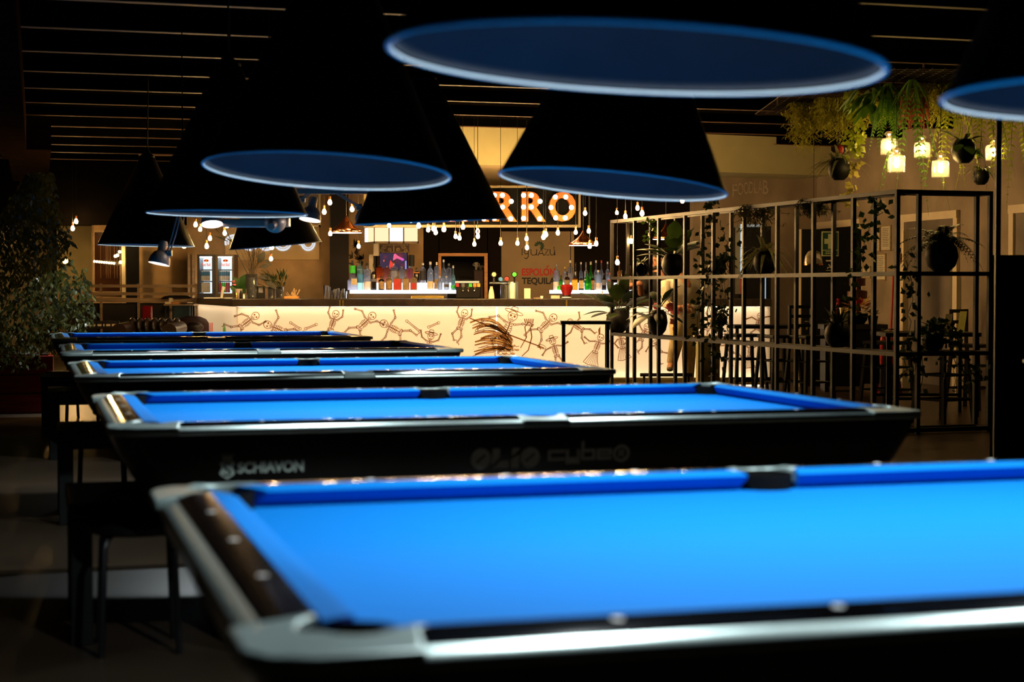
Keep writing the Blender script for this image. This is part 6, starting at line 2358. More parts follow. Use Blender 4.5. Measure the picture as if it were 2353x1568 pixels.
# framed notices on the side wall
for i, (u0, u1, v0, v1, lab) in enumerate(((2013, 2025, 521, 579, 'tall framed notice with round mark, left of the upper pair on the side wall'), (2027, 2050, 518, 577, 'framed printed notice, right of the upper pair on the side wall'), (2013, 2038, 583, 645, 'framed printed notice below the upper pair on the side wall'), (1985, 2003, 611, 640, 'small framed notice left of the lower printed notice'))):
    c = onwall((u0 + u1) / 2, v1, .02)
    t = thing('framed_notice', lab, 'notice', c, 0, 'framed notices on the side wall')
    wp(wallbox(MB(), u0, u1, v0, v1, .003, .02), 'frame', PALEW, t, smooth=False)
    wp(wallbox(MB(), u0 + 1.6, u1 - 1.6, v0 + 2.5, v1 - 2.5, .018, .023), 'sheet', PAPER, t, smooth=False)
    mb = MB()
    for j in range(int((v1 - v0 - 12) / 4)):
        wallbox(mb, u0 + 4, u1 - 4 - (j % 3), v0 + 7 + 4 * j, v0 + 8.3 + 4 * j, .022, .0245)
    wp(mb, 'print', INKP, t, smooth=False)
t = thing('red_tag', 'small red and white tag hanging on the pale door post', 'tag', onwall(2078, 605, .12))
wp(wallbox(MB(), 2074, 2082, 581, 596, .11, .115), 'tag_body', REDP, t, smooth=False)
wp(wallbox(MB(), 2074, 2082, 596, 604, .11, .115), 'lower_half', PAPER, t, smooth=False)
wp(wallbox(MB(), 2077, 2078, 570, 581, .01, .115), 'string', BLK, t, smooth=False)
# chalk lettering on the plaster wall
fo_ = P(1592, 660, 24.9); fe_ = P(1877, 660, 25.5)
fdir = (fe_ - fo_); fdir.z = 0; fang = math.atan2(fdir.y, fdir.x); fdir.normalize()
fn_ = Vector((fdir.y, -fdir.x, 0))
ch = thing('chalk_lettering', 'faint chalk lettering on the plaster wall above the rack', 'lettering', onplane(1683, 450, fo_ + fn_ * .004, fn_))
CHK = mat('chalk', (0.42, 0.34, 0.27), .9, noise=(30, .3))
for i, (c_, u0, u1, v0, v1) in enumerate((('F', 1683, 1694, 424, 452), ('O', 1695, 1708, 421, 448), ('O', 1709, 1720, 419, 446), ('D', 1721, 1731, 418, 444), ('L', 1733, 1741, 416, 444), ('A', 1742, 1752, 415, 444), ('B', 1753, 1765, 415, 446))):
    p = onplane(u0, v1, fo_ + fn_ * .003, fn_)
    q = onplane(u1, v0, fo_ + fn_ * .003, fn_)
    text('chalk_letter', c_, CHK, ch, Matrix.Translation(p - ch.location) @ FR((0, 0, 0), fang), ((q - p) - UPZ * (q - p).z).length, q.z - p.z, .002)
# tall cooler screens behind the rack, right end of the bar
t = thing('display_cooler', 'tall black drink cooler with pale lit edge at the right end of the bar', 'cooler', P(1735, 860, 23.6))
zk = P(1735, 520, 23.6).z
wp(MB().box((P(1735, 600, 23.6).x, 23.9, zk / 2), (P(1763, 600, 23.6).x - P(1690, 600, 23.6).x, .6, zk)), 'case', BLK, t, smooth=False)
wp(boxpx(MB(), 1690, 1702, 517, 676, 23.58, .02), 'grey_panel', mat('steel_panel', (.20, .20, .19), .4, metal=.6, noise=(4, .2)), t, smooth=False)
wp(boxpx(MB(), 1702, 1704.5, 515, 640, 23.57, .02), 'lit_edge', emis('lit_cool_edge', (.75, .95, 1.0), .8), t, smooth=False)
wp(boxpx(MB(), 1701.5, 1704.5, 640, 676, 23.57, .02), 'red_edge', REDP, t, smooth=False)
wp(boxpx(MB(), 1757, 1760, 600, 690, 23.57, .02), 'lit_edge', emis('dim_cool_edge', (.7, .9, 1.0), .45), t, smooth=False)
wp(boxpx(MB(), 1717, 1747, 516, 522, 23.57, .02), 'lit_marks', emis('dim_letters', (.9, .9, .8), .35), t, smooth=False)
# cream pillar, half tables and stools
t = thing('cream_pillar', 'plain cream box pillar standing before the lit bar, behind the rack', 'pillar', P(1629, 880, 20.2))
t.location.z = 0
a, b = P(1604, 700, 20.2), P(1654, 700, 20.2)
zp_ = P(1629, 778, 20.2).z
wp(MB().box(((a.x + b.x) / 2, 20.3, zp_ / 2), (b.x - a.x, .26, zp_)), 'pillar_body', mat('greenish_cream', (.40, .36, .17), .7, noise=(3, .1)), t, smooth=False)
wp(MB().box(((a.x + b.x) / 2, 20.3, zp_ + .015), (b.x - a.x + .06, .32, .03)), 'pillar_top', CREAM, t, smooth=False)


def bar_table(lab, u0, u1, v, Y, dpt, m_=BLK, leg=.035, name='high_table'):
    a, b = P(u0, v, Y), P(u1, v, Y)
    t = thing(name, lab, 'table', ((a.x + b.x) / 2, Y + dpt / 2, 0))
    w, z = b.x - a.x, a.z
    MB().box((0, 0, z - .02), (w, dpt, .04)).build('table_top', m_, t, smooth=False, bevel=.004)
    for sx in (-1, 1):
        for sy in (-1, 1):
            MB().box((sx * (w / 2 - leg), sy * (dpt / 2 - leg), (z - .04) / 2), (leg, leg, z - .04)).build('leg', m_, t, smooth=False)
    for sy in (-1, 1):
        MB().box((0, sy * (dpt / 2 - leg), .18), (w - 2 * leg, leg * .8, leg * .8)).build('foot_bar', m_, t, smooth=False)
    return t


def high_stool(lab, u, Y, h=.74, w=.36, back=0.0, rz=0.0):
    p = P(u, 700, Y)
    t = thing('high_stool', lab, 'stool', (p.x, Y, 0), rz, 'black high stools on the right')
    MB().box((0, 0, h), (w, w, .035)).build('seat', BLK, t, smooth=False, bevel=.008)
    for sx in (-1, 1):
        for sy in (-1, 1):
            MB().frustum([(sx * (w / 2 + .02) + dx * .016, sy * (w / 2 + .02) + dy * .016, 0) for dx, dy in ((-1, -1), (1, -1), (1, 1), (-1, 1))],
                         [(sx * (w / 2 - .03) + dx * .016, sy * (w / 2 - .03) + dy * .016, h - .017) for dx, dy in ((-1, -1), (1, -1), (1, 1), (-1, 1))]).build('leg', BLK, t, smooth=False)
    for z in (.22, .45):
        mb = MB()
        e = w / 2 - .0
        for a, b in (((-e, -e), (e, -e)), ((e, -e), (e, e)), ((e, e), (-e, e)), ((-e, e), (-e, -e))):
            mb.cyl((*a, z), (*b, z), .010, n=6)
        mb.build('rungs', BLK, t)
    if back:
        for sx in (-1, 1):
            MB().box((sx * (w / 2 - .03), w / 2 - .02, h + back / 2), (.03, .03, back)).build('back_post', BLK, t, smooth=False)
        for z in (.35, .65, .95):
            MB().box((0, w / 2 - .02, h + back * z), (w - .05, .02, .035)).build('back_slat', BLK, t, smooth=False)
    return t


bar_table('narrow black-legged table with cream top before the lit bar front, left of the rack', 1289, 1404, 738, 19.6, .32, BLK).children[0].data.materials[0] = TRIMW
bar_table('black high table with stools behind the rack, before the right end of the bar', 1688, 1838, 748, 19.6, .6)
bar_table('black high table at the right end of the rack carrying two cards', 2035, 2256, 765, 16.4, .7)
for i, (u, Y, h, bk, lab) in enumerate(((1712, 19.3, .72, .0, 'black high stool under the left side of the table before the bar end'), (1790, 18.9, .72, .0, 'black high stool under the right side of the table before the bar end'), (1860, 18.7, .72, .35, 'black high stool with back, left of the aloe pot'), (2168, 15.75, .66, .0, 'black high stool in front of the table with two cards'), (2040, 17.3, .70, .0, 'black high stool in front of the red fire extinguishers'), (2235, 17.6, .66, .38, 'black high stool with back behind the table with two cards'))):
    high_stool(lab, u, Y, h, .36, bk, .275 + .1 * i)
for u0, u1, v0, v1, m_, Y, lab in ((2168, 2191, 722, 764, mat('grey_card', (.24, .20, .14), .8, noise=(9, .1)), 16.55, 'grey leaning card on the right high table'), (2201, 2224, 716, 764, PAPERY, 16.6, 'yellow leaning card on the right high table')):
    a, b = P(u0, v1 - .5, Y), P(u1, v0, Y)
    t = thing('table_card', lab, 'card', ((a.x + b.x) / 2, Y, a.z), 0, 'cards on the right high table')
    w, h = (b.x - a.x) * .7, b.z - a.z
    MB().frustum([(-w / 2 - .02, 0, 0), (w / 2 - .02, 0, 0), (w / 2 - .02, .004, 0), (-w / 2 - .02, .004, 0)], [(-w / 2 + .02, .05, h), (w / 2 + .02, .05, h), (w / 2 + .02, .054, h), (-w / 2 + .02, .054, h)]).build('card', m_, t, smooth=False)
# sideboard with flowers and boxes
YSB = 20.4
a, b = P(1893, 746, YSB), P(2040, 746, YSB)
t = thing('sideboard', 'dark sideboard with flowers and pale boxes behind the rack', 'sideboard', ((a.x + b.x) / 2, YSB + .2, 0))
w, z = b.x - a.x, a.z
MB().box((0, 0, z - .03), (w, .42, .06)).build('top', DARK, t, smooth=False, bevel=.004)
MB().box((0, .02, (z - .06) / 2 + .05), (w - .06, .36, z - .16)).build('body', BLK, t, smooth=False)
for sx in (-1, 1):
    MB().box((sx * (w / 2 - .05), 0, .05), (.05, .3, .10)).build('foot', BLK, t, smooth=False)
kS = YSB / F
def onside(u, dy=.0):
    p = P(u, 746, YSB)
    return Vector((p.x, YSB + .18 + dy, z + .001))
for u, wpx, hpx, m_, lab, dy in ((1929, 20, 24, CREAM, 'cream box at the left end of the sideboard', -.1), (1946, 16, 38, PAPER, 'taller pale box behind the cream box on the sideboard', .04)):
    t = thing('gift_box', lab, 'box', onside(u, dy))
    MB().box((0, 0, hpx * kS / 2), (wpx * kS, .12, hpx * kS)).build('box_body', m_, t, smooth=False, bevel=.004)
t = thing('flower_arrangement', 'arrangement of yellow, orange and red flowers on the sideboard', 'flowers', onside(1979))
MB().lathe([(.07, 0), (.11, .05), (.12, .13), (.10, .13)], 16).build('bowl', BLK, t)
for m_, n_, nm, zz_, LL in ((YELF, 16, 'yellow_petals', .26, .17), (ORAF, 9, 'orange_petals', .22, .13), (REDF, 16, 'red_petals', .28, .12), (LEAF, 16, 'leaves', .16, .18)):
    mb = MB()
    for i in range(n_):
        a = i * 2.4 + len(nm)
        r = rp_.uniform(.02, .14)
        mb.leaf((r * math.cos(a), r * math.sin(a) * .6 - .05, zz_ - rp_.uniform(0, .08)), (math.cos(a), -.4, rp_.uniform(-.2, 1)), LL * rp_.uniform(.6, 1.1), .06, .1)
    mb.build(nm, m_, t)
t = thing('red_flower_sprig', 'red flowers leaning left at the sideboard end', 'flowers', onside(1914))
mb = MB(); mb.tube([(0, 0, 0), (.03, 0, .1), (.10, 0, .30)], .005, 5); mb.build('stem', STEM, t)
mb = MB()
for zz_ in (.08, .17, .28):
    for i in range(8):
        a = i * 2.4
        mb.leaf((zz_ * .33, -.02, zz_), (math.cos(a), -.3, math.sin(a)), .05, .035, .1)
mb.build('petals', REDF, t)
t = thing('tiered_stand', 'bronze two-tier stand behind the yellow flowers', 'stand', onside(1981, .12))
MB().lathe([(.09, 0), (.02, .02), (.02, .30), (.12, .31), (.125, .40), (.10, .41), (.02, .42), (.02, .46), (.10, .47), (.10, .56), (0, .57)], 18).build('stand_body', mat('bronze', (.10, .045, .015), .35, metal=.7, noise=(6, .2)), t)
t = thing('potted_flower', 'small pot with one pale flower at the right end of the sideboard', 'plant', onside(2013))
MB().lathe([(.05, 0), (.065, .10), (.05, .10)], 14).build('pot', BLK, t)
mb = MB(); broad(mb, .09, 12, .09, .06, (0, 70), .2); mb.build('leaves', LEAF, t)
mb = MB()
for i in range(8):
    mb.leaf((-.02, -.06, .14), (math.cos(i * .8), -.4, math.sin(i * .8)), .05, .035, .05, up=(0, -1, 0))
mb.build('flower', YELF, t)
# fire extinguishers and red broom
for i, (u, lab) in enumerate(((2029, 'left red fire extinguisher behind the rack'), (2046, 'right red fire extinguisher behind the rack'))):
    Y = 19.8
    p = P(u, 838, Y)
    t = thing('fire_extinguisher', lab, 'fire extinguisher', (p.x, Y, 0), 0, 'red fire extinguishers')
    k = Y / F
    r = 7.0 * k * 1.1
    zb_ = max(0, p.z)
    zt_ = P(u, 770, Y).z
    MB().lathe([(r * .9, zb_), (r, zb_ + .02), (r, zt_ - .09), (r * .75, zt_ - .03), (r * .3, zt_), (0, zt_)], 16).build('cylinder', REDP, t)
    MB().lathe([(r * .32, zt_ - .002), (r * .3, zt_ + .05), (0, zt_ + .055)], 10).build('valve', BLK, t)
    MB().tube([(0, 0, zt_ + .03), (.05, -.03, zt_ + .02), (r * 1.2, -.03, zt_ - .12), (r * 1.15, -.02, zb_ + .1)], .010, 6).build('hose', BLK, t)
    MB().box((0, -.02, zt_ + .065), (.03, .14, .015)).build('handle', BLK, t, smooth=False)
    MB().lathe([(r * .95, 0), (r * .95, max(.01, zb_ + .004))], 14).build('stand', BLK, t)
t = thing('broom', 'red broom with long handle leaning behind the corner post of the rack', 'broom', P(2046, 790, 20.2))
t.location.z = 0
a, b = P(2046, 752, 20.2), P(2053, 632, 20.4)
wp(MB().cyl(a - UPZ * .3, b, .013, n=8), 'handle', REDP, t)
wp(MB().frustum([(a.x - .14, 20.15, 0), (a.x + .14, 20.15, 0), (a.x + .14, 20.25, 0), (a.x - .14, 20.25, 0)], [(a.x - .05, 20.18, a.z - .27), (a.x + .05, 20.18, a.z - .27), (a.x + .05, 20.22, a.z - .27), (a.x - .05, 20.22, a.z - .27)]), 'bristles', REDG, t, smooth=False)
# hanging smoked glass dome
t = thing('glass_dome_lamp', 'smoked glass dome lamp hanging left of the green cross sign', 'lamp', P(1869, 609, 19.4))
k = 19.4 / F
MB().lathe([(21.5 * k, 0), (21 * k, 8 * k), (19 * k, 20 * k), (13 * k, 30 * k), (5 * k, 34 * k), (0, 34.5 * k)], 28).build('glass_dome', SMOKE, t)
MB().lathe([(22 * k, -.004), (22 * k, .012)], 28).build('rim', COPPER, t)
MB().cyl((0, 0, 34 * k), (0, 0, ZC - t.location.z), .003, n=5).build('cord', BLK, t)
# pale uprights near the right doors
for u0, u1, v0, v1, Y, lab in ((2075, 2085, 530, 860, 20.8, 'pale upright frame post behind the corner of the rack'), (2197, 2206, 637, 900, 20.0, 'bright cream upright behind the right high table')):
    a, b = P(u0, v0, Y), P(u1, v1, Y)
    t = thing('upright_post', lab, 'post', ((a.x + b.x) / 2, Y, 0), 0, 'pale uprights')
    MB().box((0, 0, a.z / 2), (b.x - a.x, .05, a.z)).build('post_body', TRIMW, t, smooth=False)
# black post and black cabinet at the right edge
p = P(2292, 600, 12.3)
t = thing('black_post', 'thin black post from floor to ceiling near the right edge', 'post', (p.x, 12.3, 0))
MB().box((0, 0, ZC / 2), (.036, .036, ZC)).build('post_body', BLK, t, smooth=False)
a, b = P(2284, 586, 12.45), P(2520, 586, 12.45)
t = thing('black_cabinet', 'black cabinet side, shoulder high, at the right edge behind the black post', 'cabinet', ((a.x + b.x) / 2, 12.75, 0))
MB().box((0, -.25, a.z / 2), (b.x - a.x, .05, a.z)).build('cabinet_body', mat('dull_black', (.002, .002, .002), .9, spec=0.0, noise=(5, .2)), t, smooth=False, bevel=.006)


# ------------------------------------------------------------------ adjustable silver lamps over the fourth table
YR = 13.0
lr = thing('lamp_bar', 'silver horizontal lamp bar behind the left cone lamps, over the fourth table', 'lamp bar', P(570, 515, YR))
zr = P(570, 440, YR).z
wp(MB().box((P(610, 440, YR).x, YR, zr), (P(850, 440, YR).x - P(370, 440, YR).x, .05, .04)), 'beam', SILVER, lr, smooth=False)
wp(boxpx(MB(), 510, 628, 503, 522, YR, .10), 'housing', SILVER, lr, bevel=.012)
wp(boxpx(MB(), 648, 664, 500, 521, YR, .10), 'end_cap', SILVER, lr, bevel=.008)
for u in (420, 530, 620, 800):
    wp(MB().cyl((P(u, 440, YR).x, YR, zr), (P(u, 440, YR).x, YR, ZC), .006, n=6), 'cable', BLK, lr)
for u in (530, 620):
    wp(MB().cyl((P(u, 440, YR).x, YR + .04, zr), (P(u, 504, YR).x, YR + .04, P(u, 504, YR).z), .010, n=6), 'drop_rod', SILVER, lr)


def desk_lamp(lab, u, v, tilt, roll, arm, lit=True, s=1.0):
    """u, v: centre of the open rim; arm: pixel path from the neck up to the bar"""
    p = P(u, v, YR)
    t = thing('adjustable_lamp', lab, 'lamp', p, 0, 'silver adjustable lamps over the fourth table')
    rot = Matrix.Rotation(R(roll), 4, 'Y') @ Matrix.Rotation(R(-tilt), 4, 'X')
    k = YR / F * s
    mb = MB()
    mb.lathe([(25 * k, 0), (24.5 * k, 8 * k), (22 * k, 18 * k), (16 * k, 27 * k), (10 * k, 31 * k), (9.4 * k, 31 * k), (15 * k, 26 * k), (21.5 * k, 17 * k), (24 * k, 8 * k), (24.4 * k, 0)], 32, closed=True)
    place(mb, rot).build('shade', SILVER, t, ang=50)
    mb = MB()
    mb.lathe([(10 * k, 30 * k), (10 * k, 50 * k), (8.5 * k, 54 * k), (0, 55 * k)], 18)
    place(mb, rot).build('lamp_socket', SILVER, t)
    if lit:
        mb = MB()
        mb.lathe([(23 * k, 3 * k), (0, 3.6 * k)], 28)
        place(mb, rot).build('lit_bulb', LEDW, t)
    q = [P(a, b, YR) - p for a, b in arm]
    for dx in (-.012, .012):
        mb = MB()
        mb.tube([a + Vector((dx, -.02, 0)) for a in q], .006, 6)
        mb.build('arm_rod', SILVER, t)
    mb = MB()
    mb.box(q[0], (.05, .04, .05))
    mb.build('joint', SILVER, t, bevel=.006)
    if lit:
        lamp('lamp_spot', 'SPOT', rot @ Vector((0, 0, -.012)), 34, (.90, .95, 1.0), t, spot_size=R(110), spot_blend=.5, shadow_soft_size=.06).rotation_euler = rot.to_euler()
    return t


desk_lamp('leftmost silver adjustable lamp, hanging lowest, in front of the leftmost cone lamp', 365, 607, 7, 11, [(388, 582), (401, 540), (412, 497), (425, 441)])
desk_lamp('silver adjustable lamp with bright open mouth under the second left cone lamp', 487, 516, 18, -6, [(500, 470), (520, 445)])
desk_lamp('silver adjustable lamp turned away showing its round back, middle of the lamp bar', 633, 510, -104, 12, [(646, 500), (650, 470), (645, 445)], lit=False)
desk_lamp('silver adjustable lamp with bright mouth left of the left copper pendant', 712, 506, 10, 8, [(694, 458), (716, 440)])
desk_lamp('silver adjustable lamp half hidden by the middle cone lamp, right end of the lamp bar', 840, 508, -30, 14, [(826, 476), (772, 442)], lit=False)
# air conditioner
Ya = 27.0
t = thing('ceiling_air_conditioner', 'cream square air conditioner set in the dark ceiling, upper left', 'air conditioner', P(292, 382, Ya))
q = [XY(220, 390, 3.37), XY(330, 391, 3.37), XY(366, 373, 3.37), XY(236, 373, 3.37)]
wp(MB().frustum(q, [p + UPZ * .03 for p in q]), 'panel', CREAM, t, smooth=False)
q2 = [XY(252, 387, 3.36), XY(322, 388, 3.36), XY(338, 379, 3.36), XY(258, 378, 3.36)]
wp(MB().frustum(q2, [p + UPZ * .012 for p in q2]), 'grille', PALEW, t, smooth=False)
t = thing('ceiling_vent', 'slim slotted vent in the dark ceiling behind the air conditioner', 'vent', XY(360, 355, 3.37))
q = [XY(318, 358, 3.37), XY(398, 359, 3.37), XY(402, 354, 3.37), XY(330, 353, 3.37)]
wp(MB().frustum(q, [p + UPZ * .03 for p in q]), 'panel', PALEW, t, smooth=False)

# ------------------------------------------------------------------ left side: tree, low tables, stools, lounge
rl_ = random.Random(33)
t = thing('planter', 'red lacquered wooden planter box under the tree at the left edge', 'planter', (-5.5, 17.2, 0), TH)
pb = XY(124, 950, 0)
t.location = pb + EX * -1.15 + EY * .4
MB().frustum([(-1.15, -.4, 0), (1.15, -.4, 0), (1.15, .4, 0), (-1.15, .4, 0)], [(-1.15, -.4, .58), (1.15, -.4, .58), (1.15, .4, .58), (-1.15, .4, .58)]).build('box_body', REDW, t, smooth=False, bevel=.008)
for z in (.2, .39):
    MB().box((0, -.402, z), (2.30, .006, .010)).build('plank_gap', DARK, t, smooth=False)
MB().box((0, 0, .585), (2.2, .7, .02)).build('soil', mat('soil', (.02, .012, .008), .9, noise=(20, .4)), t, smooth=False)
for x in (.80, .15):
    MB().cyl((x, -.41, .30), (x, -.40, .30), .014, n=10).build('stud', BRASS, t)
tree = thing('tree', 'large dark leafy tree in the red planter at the left edge', 'tree', t.location + UPZ * .60)
mb = MB()
mb.tube([(.05, 0, 0), (.08, .03, .5), (.04, 0, 1.1), (.10, 0, 1.8), (.06, 0, 2.3)], [.055, .05, .042, .03, .015], 8)
for i in range(14):
    a = i * 2.4
    z0 = .4 + 1.7 * i / 14
    mb.tube([(.05, 0, z0), (.05 + .3 * math.cos(a), .3 * math.sin(a), z0 + .22), (.05 + .6 * math.cos(a), .5 * math.sin(a), z0 + .25)], [.02, .012, .005], 5)
mb.build('trunk', STEM, tree)
mb = MB()
Yt = tree.location.y
prof = [(395, 66, 120), (450, 30, 128), (500, -10, 140), (560, -30, 172), (620, -40, 196), (670, -40, 214), (720, -40, 222), (760, -40, 190), (800, -40, 150), (845, -40, 100)]
nl = 0
while nl < 3600:
    v = rl_.uniform(395, 845)
    for (va, a0, b0), (vb, a1, b1) in zip(prof, prof[1:]):
        if va <= v <= vb:
            f = (v - va) / (vb - va)
            lo, hi = a0 + (a1 - a0) * f, b0 + (b1 - b0) * f
    u = rl_.uniform(lo, hi)
    if rl_.random() < .45 * abs((u - (lo + hi) / 2) / ((hi - lo) / 2)) ** 3:
        continue
    if abs(v - 600) < 40 and 150 < u < 185 and rl_.random() < .8:
        continue
    p = P(u, v, Yt + rl_.gauss(0, .33) if u < 100 or v < 730 else max(17.25, Yt + rl_.gauss(0, .3))) - tree.location
    a = rl_.uniform(0, 2 * PI)
    mb.leaf(p, (math.cos(a) * .7, math.sin(a) * .5, -rl_.uniform(.3, 1.0)), rl_.uniform(.05, .088), rl_.uniform(.024, .038), .15, up=(rl_.gauss(0, .5), -1, .4))
    nl += 1
mb.build('foliage', mat('ficus_leaf', (0.060, 0.065, 0.016), .38, noise=(5, .5), translucent=.2), tree, fix=False)


def low_table(lab, u, v, Y):
    """u, v: pixel of the foot of the near left leg"""
    p = XY(u, v, 0)
    t = thing('low_table', lab, 'table', p + EX * .30 + EY * .30, TH, 'black low tables beside the pool tables')
    w = .34
    MB().box((0, 0, .475), (.70, .70, .05)).build('table_top', BLK, t, smooth=False, bevel=.006)
    MB().box((0, 0, .43), (.64, .64, .06)).build('apron', BLK, t, smooth=False)
    for sx in (-1, 1):
        for sy in (-1, 1):
            MB().box((sx * .305, sy * .305, .22), (.075, .075, .44)).build('leg', BLK, t, smooth=False, bevel=.004)
    return t


def low_stool(lab, u, v, dx=0, dy=0):
    p = XY(u, v, 0)
    t = thing('low_stool', lab, 'stool', p, TH, 'round black stools by the low tables')
    MB().lathe([(.15, .41), (.172, .42), (.175, .44), (.16, .455), (0, .458)], 24).build('seat', BLK, t)
    for i in range(4):
        a = PI / 4 + i * PI / 2
        MB().tube([(.10 * math.cos(a), .10 * math.sin(a), .425), (.145 * math.cos(a), .145 * math.sin(a), .405), (.165 * math.cos(a), .165 * math.sin(a), .37), (.185 * math.cos(a), .185 * math.sin(a), 0)], .0115, 8).build('leg', mat('black_tube', (.012, .012, .013), .3, metal=.5, noise=(9, .1)), t)
    return t


for (u, v, lab, su, sv, slab) in (
        (192, 1478, 'black low table nearest the camera on the left, beside the first pool table', 318, 1490, 'round black stool under the nearest low table'),
        (155, 1205, 'black low table second from the camera, beside the lettered pool table', 235, 1160, 'round black stool behind the second low table, chrome glint on its edge'),
        (128, 1056, 'black low table third from the camera on the left', 190, 1022, 'round black stool behind the third low table'),
        (108, 1000, 'black low table farthest from the camera on the left, by the red planter', 148, 960, 'round black stool behind the farthest low table')):
    low_table(lab, u, v, 0)
    low_stool(slab, su, sv)

# lounge behind the tables
YZ = 25.0
sf = thing('tufted_sofa', 'dark brown tufted leather sofa behind the farthest pool table', 'sofa', P(333, 800, YZ - 2.5))
sf.location.z = 0
kz = (YZ - 2.5) / F
zs0, zs1 = P(333, 733, YZ - 2.5).z, P(333, 770, YZ - 2.5).z
wS = (394 - 272) * kz
mb = MB()
mb.box((0, .3, .22), (wS, .8, .40))
mb.build('base', LEATH, sf, bevel=.03)
for i in range(7):
    x = -wS / 2 + wS * (i + .5) / 7
    MB().ball((x, .62, zs0 - .10), (wS / 13, .14, .11), 12, 8).build('back_tuft', LEATH, sf)
MB().box((0, .65, (zs0 - .1) / 2 + .1), (wS - .05, .16, zs0 - .2)).build('backrest', LEATH, sf, bevel=.03)
for s in (-1, 1):
    MB().cyl((s * (wS / 2 - .02), -.05, zs0 - .16), (s * (wS / 2 - .02), .7, zs0 - .14), .10, n=14).build('armrest', LEATH, sf)
ac = thing('armchair', 'maroon round-backed armchair with dark cushion left of the bar end', 'armchair', P(439, 800, 24.3))
ac.location.z = 0
za = P(428, 727, 24.3).z
MB().box((0, .0, .2), (.46, .5, .36)).build('base', MAROON, ac, bevel=.04)
mb = MB(); mb.lathe([(.22, .1), (.255, za * .55), (.25, za - .12), (.20, za - .045), (.11, za - .006), (0, za + .005)], 22)
place(mb, Matrix.Translation((0, .12, 0)) @ Matrix.Diagonal((1, .55, 1, 1))).build('backrest', MAROON, ac)
MB().cyl((-.19, -.2, .52), (-.19, .15, .54), .06, n=12).build('armrest', LEATH, ac)
c_ = MB().ball((.06, -.06, za - .16), (.14, .06, .08), 14, 8).build('cushion', LEATH, ac)
# railing of the raised lounge
YA = 25.2
t = thing('wooden_railing', 'pale brown wooden railing in front of the left wall, under the windows', 'railing', P(330, 700, YA))
for v0, v1 in ((654, 661), (672, 679), (685, 695)):
    wp(boxpx(MB(), 190, 455, v0, v1, YA, .05), 'rail', PALEW, t, smooth=False)
for u in (232, 318, 392, 452):
    wp(boxpx(MB(), u - 3, u + 3, 652, 868, YA + .05, .05), 'post', PALEW, t, smooth=False)
t = thing('lounge_partition', 'dark low partition wall below the wooden railing', 'partition', P(330, 800, YA + .1))
a, b = P(150, 697, YA + .12), P(446, 697, YA + .12)
wp(MB().box(((a.x + b.x) / 2, YA + .2, a.z / 2), (b.x - a.x, .1, a.z)), 'panel', DARK, t, smooth=False)
for u0, u1, m_, lab in ((322, 346, REDG, 'dark red chair back behind the sofa'), (393, 434, TEAL, 'dark teal chair back left of the bar end')):
    t = thing('lounge_chair', lab, 'chair', P((u0 + u1) / 2, 780, YA - .9))
    t.location.z = 0
    k = (YA - .9) / F
    zc_ = P(330, 703, YA - .9).z
    w = (u1 - u0) * k
    MB().box((0, .15, zc_ * .72), (w, .05, zc_ * .56)).build('backrest', m_, t, bevel=.02)
    MB().box((0, -.08, .42), (w, .42, .06)).build('seat', m_, t, bevel=.02)
    for sx in (-1, 1):
        for sy in (-1, 1):
            MB().cyl((sx * w * .42, -.08 + sy * .18, 0), (sx * w * .42, -.08 + sy * .18, .40), .014, n=6).build('leg', BLK, t)
t = thing('low_sign', 'row of pale marks on a low dark board, left of the sofa', 'sign', P(200, 746, YA - 1.2))
wp(boxpx(MB(), 172, 274, 738, 756, YA - 1.18, .03), 'board', DARK, t, smooth=False)
for u0, u1 in ((177, 189), (195, 219), (224, 233), (237, 240), (244, 253), (257, 268)):
    wp(boxpx(MB(), u0, u1, 745, 750, YA - 1.185, .006), 'pale_mark', TRIMW, t, smooth=False)
wp(boxpx(MB(), 185, 188, 756, 866, YA - 1.17, .02), 'leg', DARK, t, smooth=False)
wp(boxpx(MB(), 262, 265, 756, 866, YA - 1.17, .02), 'leg', DARK, t, smooth=False)
t = thing('serving_table', 'small table with pale boxes in front of the railing, left of the bar end', 'table', P(398, 700, YA - .4))
wp(boxpx(MB(), 376, 445, 699, 703, YA - .4, .4), 'table_top', PALEW, t, smooth=False)
for u in (380, 441):
    wp(boxpx(MB(), u - 1.5, u + 1.5, 703, 860, YA - .2, .03), 'leg', DARK, t, smooth=False)
for u0, u1, v0, v1, m_, nm, lab in ((379, 393, 694, 699, TRIMW, 'napkin_box', 'pale napkin box on the small table left of the bar'), (394, 412, 694.5, 699, WOODW, 'wooden_box', 'warm wooden box on the small table left of the bar'), (388, 394, 685, 694, PAPER, 'paper_cup', 'paper cup on the napkin box left of the bar')):
    t = thing(nm, lab, 'box', P((u0 + u1) / 2, v1, YA - .2))
    wp(boxpx(MB(), u0, u1, v0, v1, YA - .2, .12), 'box_body', m_, t, smooth=False)
t = thing('black_bench_roof', 'low dark arched lid in front of the railing, left of the drink coolers', 'lid', P(405, 686, YA - .1))
mb = MB()
pts = [(370, 685), (378, 681), (390, 679), (424, 679), (432, 681), (440, 685)]
a = [P(u, v, YA - .12) for u, v in pts]
mb.frustum(a, [p + Vector((0, .1, 0)) for p in a])
wp(mb, 'lid_body', BLK, t, smooth=False)
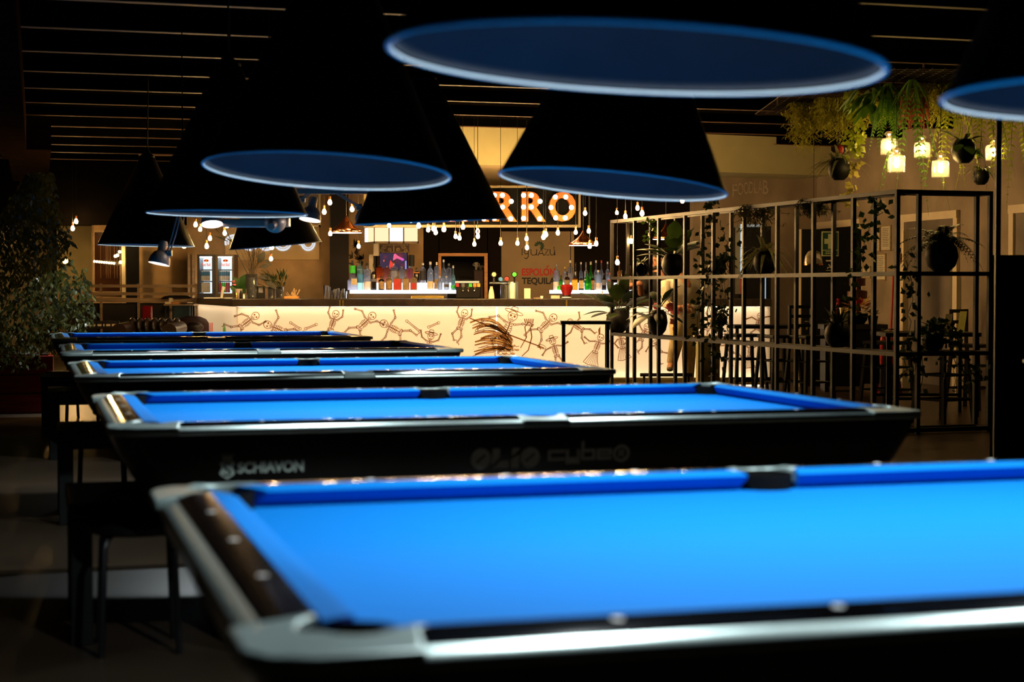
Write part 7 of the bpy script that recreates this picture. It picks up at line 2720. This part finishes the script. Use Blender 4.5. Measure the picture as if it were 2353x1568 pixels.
# window with curtains and reflections, dark doorway, wall sign
YV = 28.3
t = struct('window_1', boxpx(MB(), 214, 278, 531, 672, YV, .06), PALEW, smooth=False)
boxpx(MB(), 217, 275, 534, 669, YV - .01, .02).build('pane', mat('brown_dark_glass', (.035, .014, .007), .12, noise=(2, .4)), t, smooth=False)
for u in (230, 243, 247, 252, 262, 268):
    boxpx(MB(), u, u + 2.2, 560, 640, YV - .02, .01).build('curtain_fold', mat('brown_curtain', (.10, .045, .02), .7, noise=(5, .3)), t, smooth=False)
t = thing('light_string', 'row of small yellow lamps in front of the left window', 'lamp', P(243, 603, YV - .4))
YY = YV - .4
for i in range(9):
    u = 217 + i * 5.6
    v = 601 + i * .55
    wp(MB().ball(P(u, v, YY), .020, 8, 6), 'small_bulb', emis('small_yellow_bulb', (1.0, .68, .22), 22.0), t)
wp(MB().tube([P(212, 600, YY), P(270, 606, YY)], .006, 4), 'wire', BLK, t)
wp(MB().cyl(P(214, 600, YY), (P(214, 600, YY).x, YY, ZC), .004, n=5), 'hanger', BLK, t)
wp(MB().cyl(P(268, 606, YY), (P(268, 606, YY).x, YY, ZC), .004, n=5), 'hanger', BLK, t)
for i, (u, v) in enumerate(((265, 589), (270, 587), (275, 579), (277, 603))):
    p = P(u, v, YY - .1)
    tt = thing('wall_bulb', '%s of four small warm bulbs at the right side of the left window' % ORD[i], 'bulb', p, 0, 'small bulbs by the left window')
    MB().ball((0, 0, 0), .026, 10, 8).build('bulb', emis('small_warm_bulb', (1.0, .66, .25), 26.0), tt)
    MB().cyl((0, 0, .024), (0, 0, ZC - p.z), .003, n=5).build('cord', BLK, tt)
o = boxpx(MB(), 290, 319, 556, 700, 27.7, .05)
struct('door_5', o, BLK, smooth=False)
o = boxpx(MB(), 279, 289, 556, 700, 27.9, .08)
struct('trim_4', o, CREAM, smooth=False)
for u in (434, 444):
    o = boxpx(MB(), u - 3, u + 3, 584, 690, 26.2, .06)
    struct('trim_5', o, PALEW, smooth=False)
o = boxpx(MB(), 130, 216, 520, 700, 30.0, .08)
struct('trim_6', o, mat('lit_cream_wall', (.50, .40, .22), .8, noise=(2, .15)), smooth=False)
lt = thing('wall_lamp', 'hidden warm wall lamp lighting the pale wall behind the tree', 'lamp', P(150, 600, 29.6))
MB().ball((0, 0, 0), .05, 10, 8).build('bulb', emis('wall_lamp_bulb', (1.0, .62, .16), 20.0), lt)
MB().box((0, .12, 0), (.06, .24, .06)).build('bracket', BLK, lt, smooth=False)
t = thing('wall_board', 'pale board with the letters TO at the far left edge behind the tree', 'sign', P(10, 560, 29.5))
wp(boxpx(MB(), -40, 36, 524, 572, 29.5, .04), 'board', CREAM, t, smooth=False)
text('board_letters', 'TO', INKP, None, FR(P(2, 554, 29.49)), 11 * 29.5 / F, 8 * 29.5 / F, .004).parent = t
t.children[1].matrix_parent_inverse = Matrix.Translation(t.location).inverted()
wp(MB().cyl(P(10, 548, 29.52), (P(10, 548, 29.52).x, 29.52, ZC), .008, n=6), 'hanger', BLK, t)
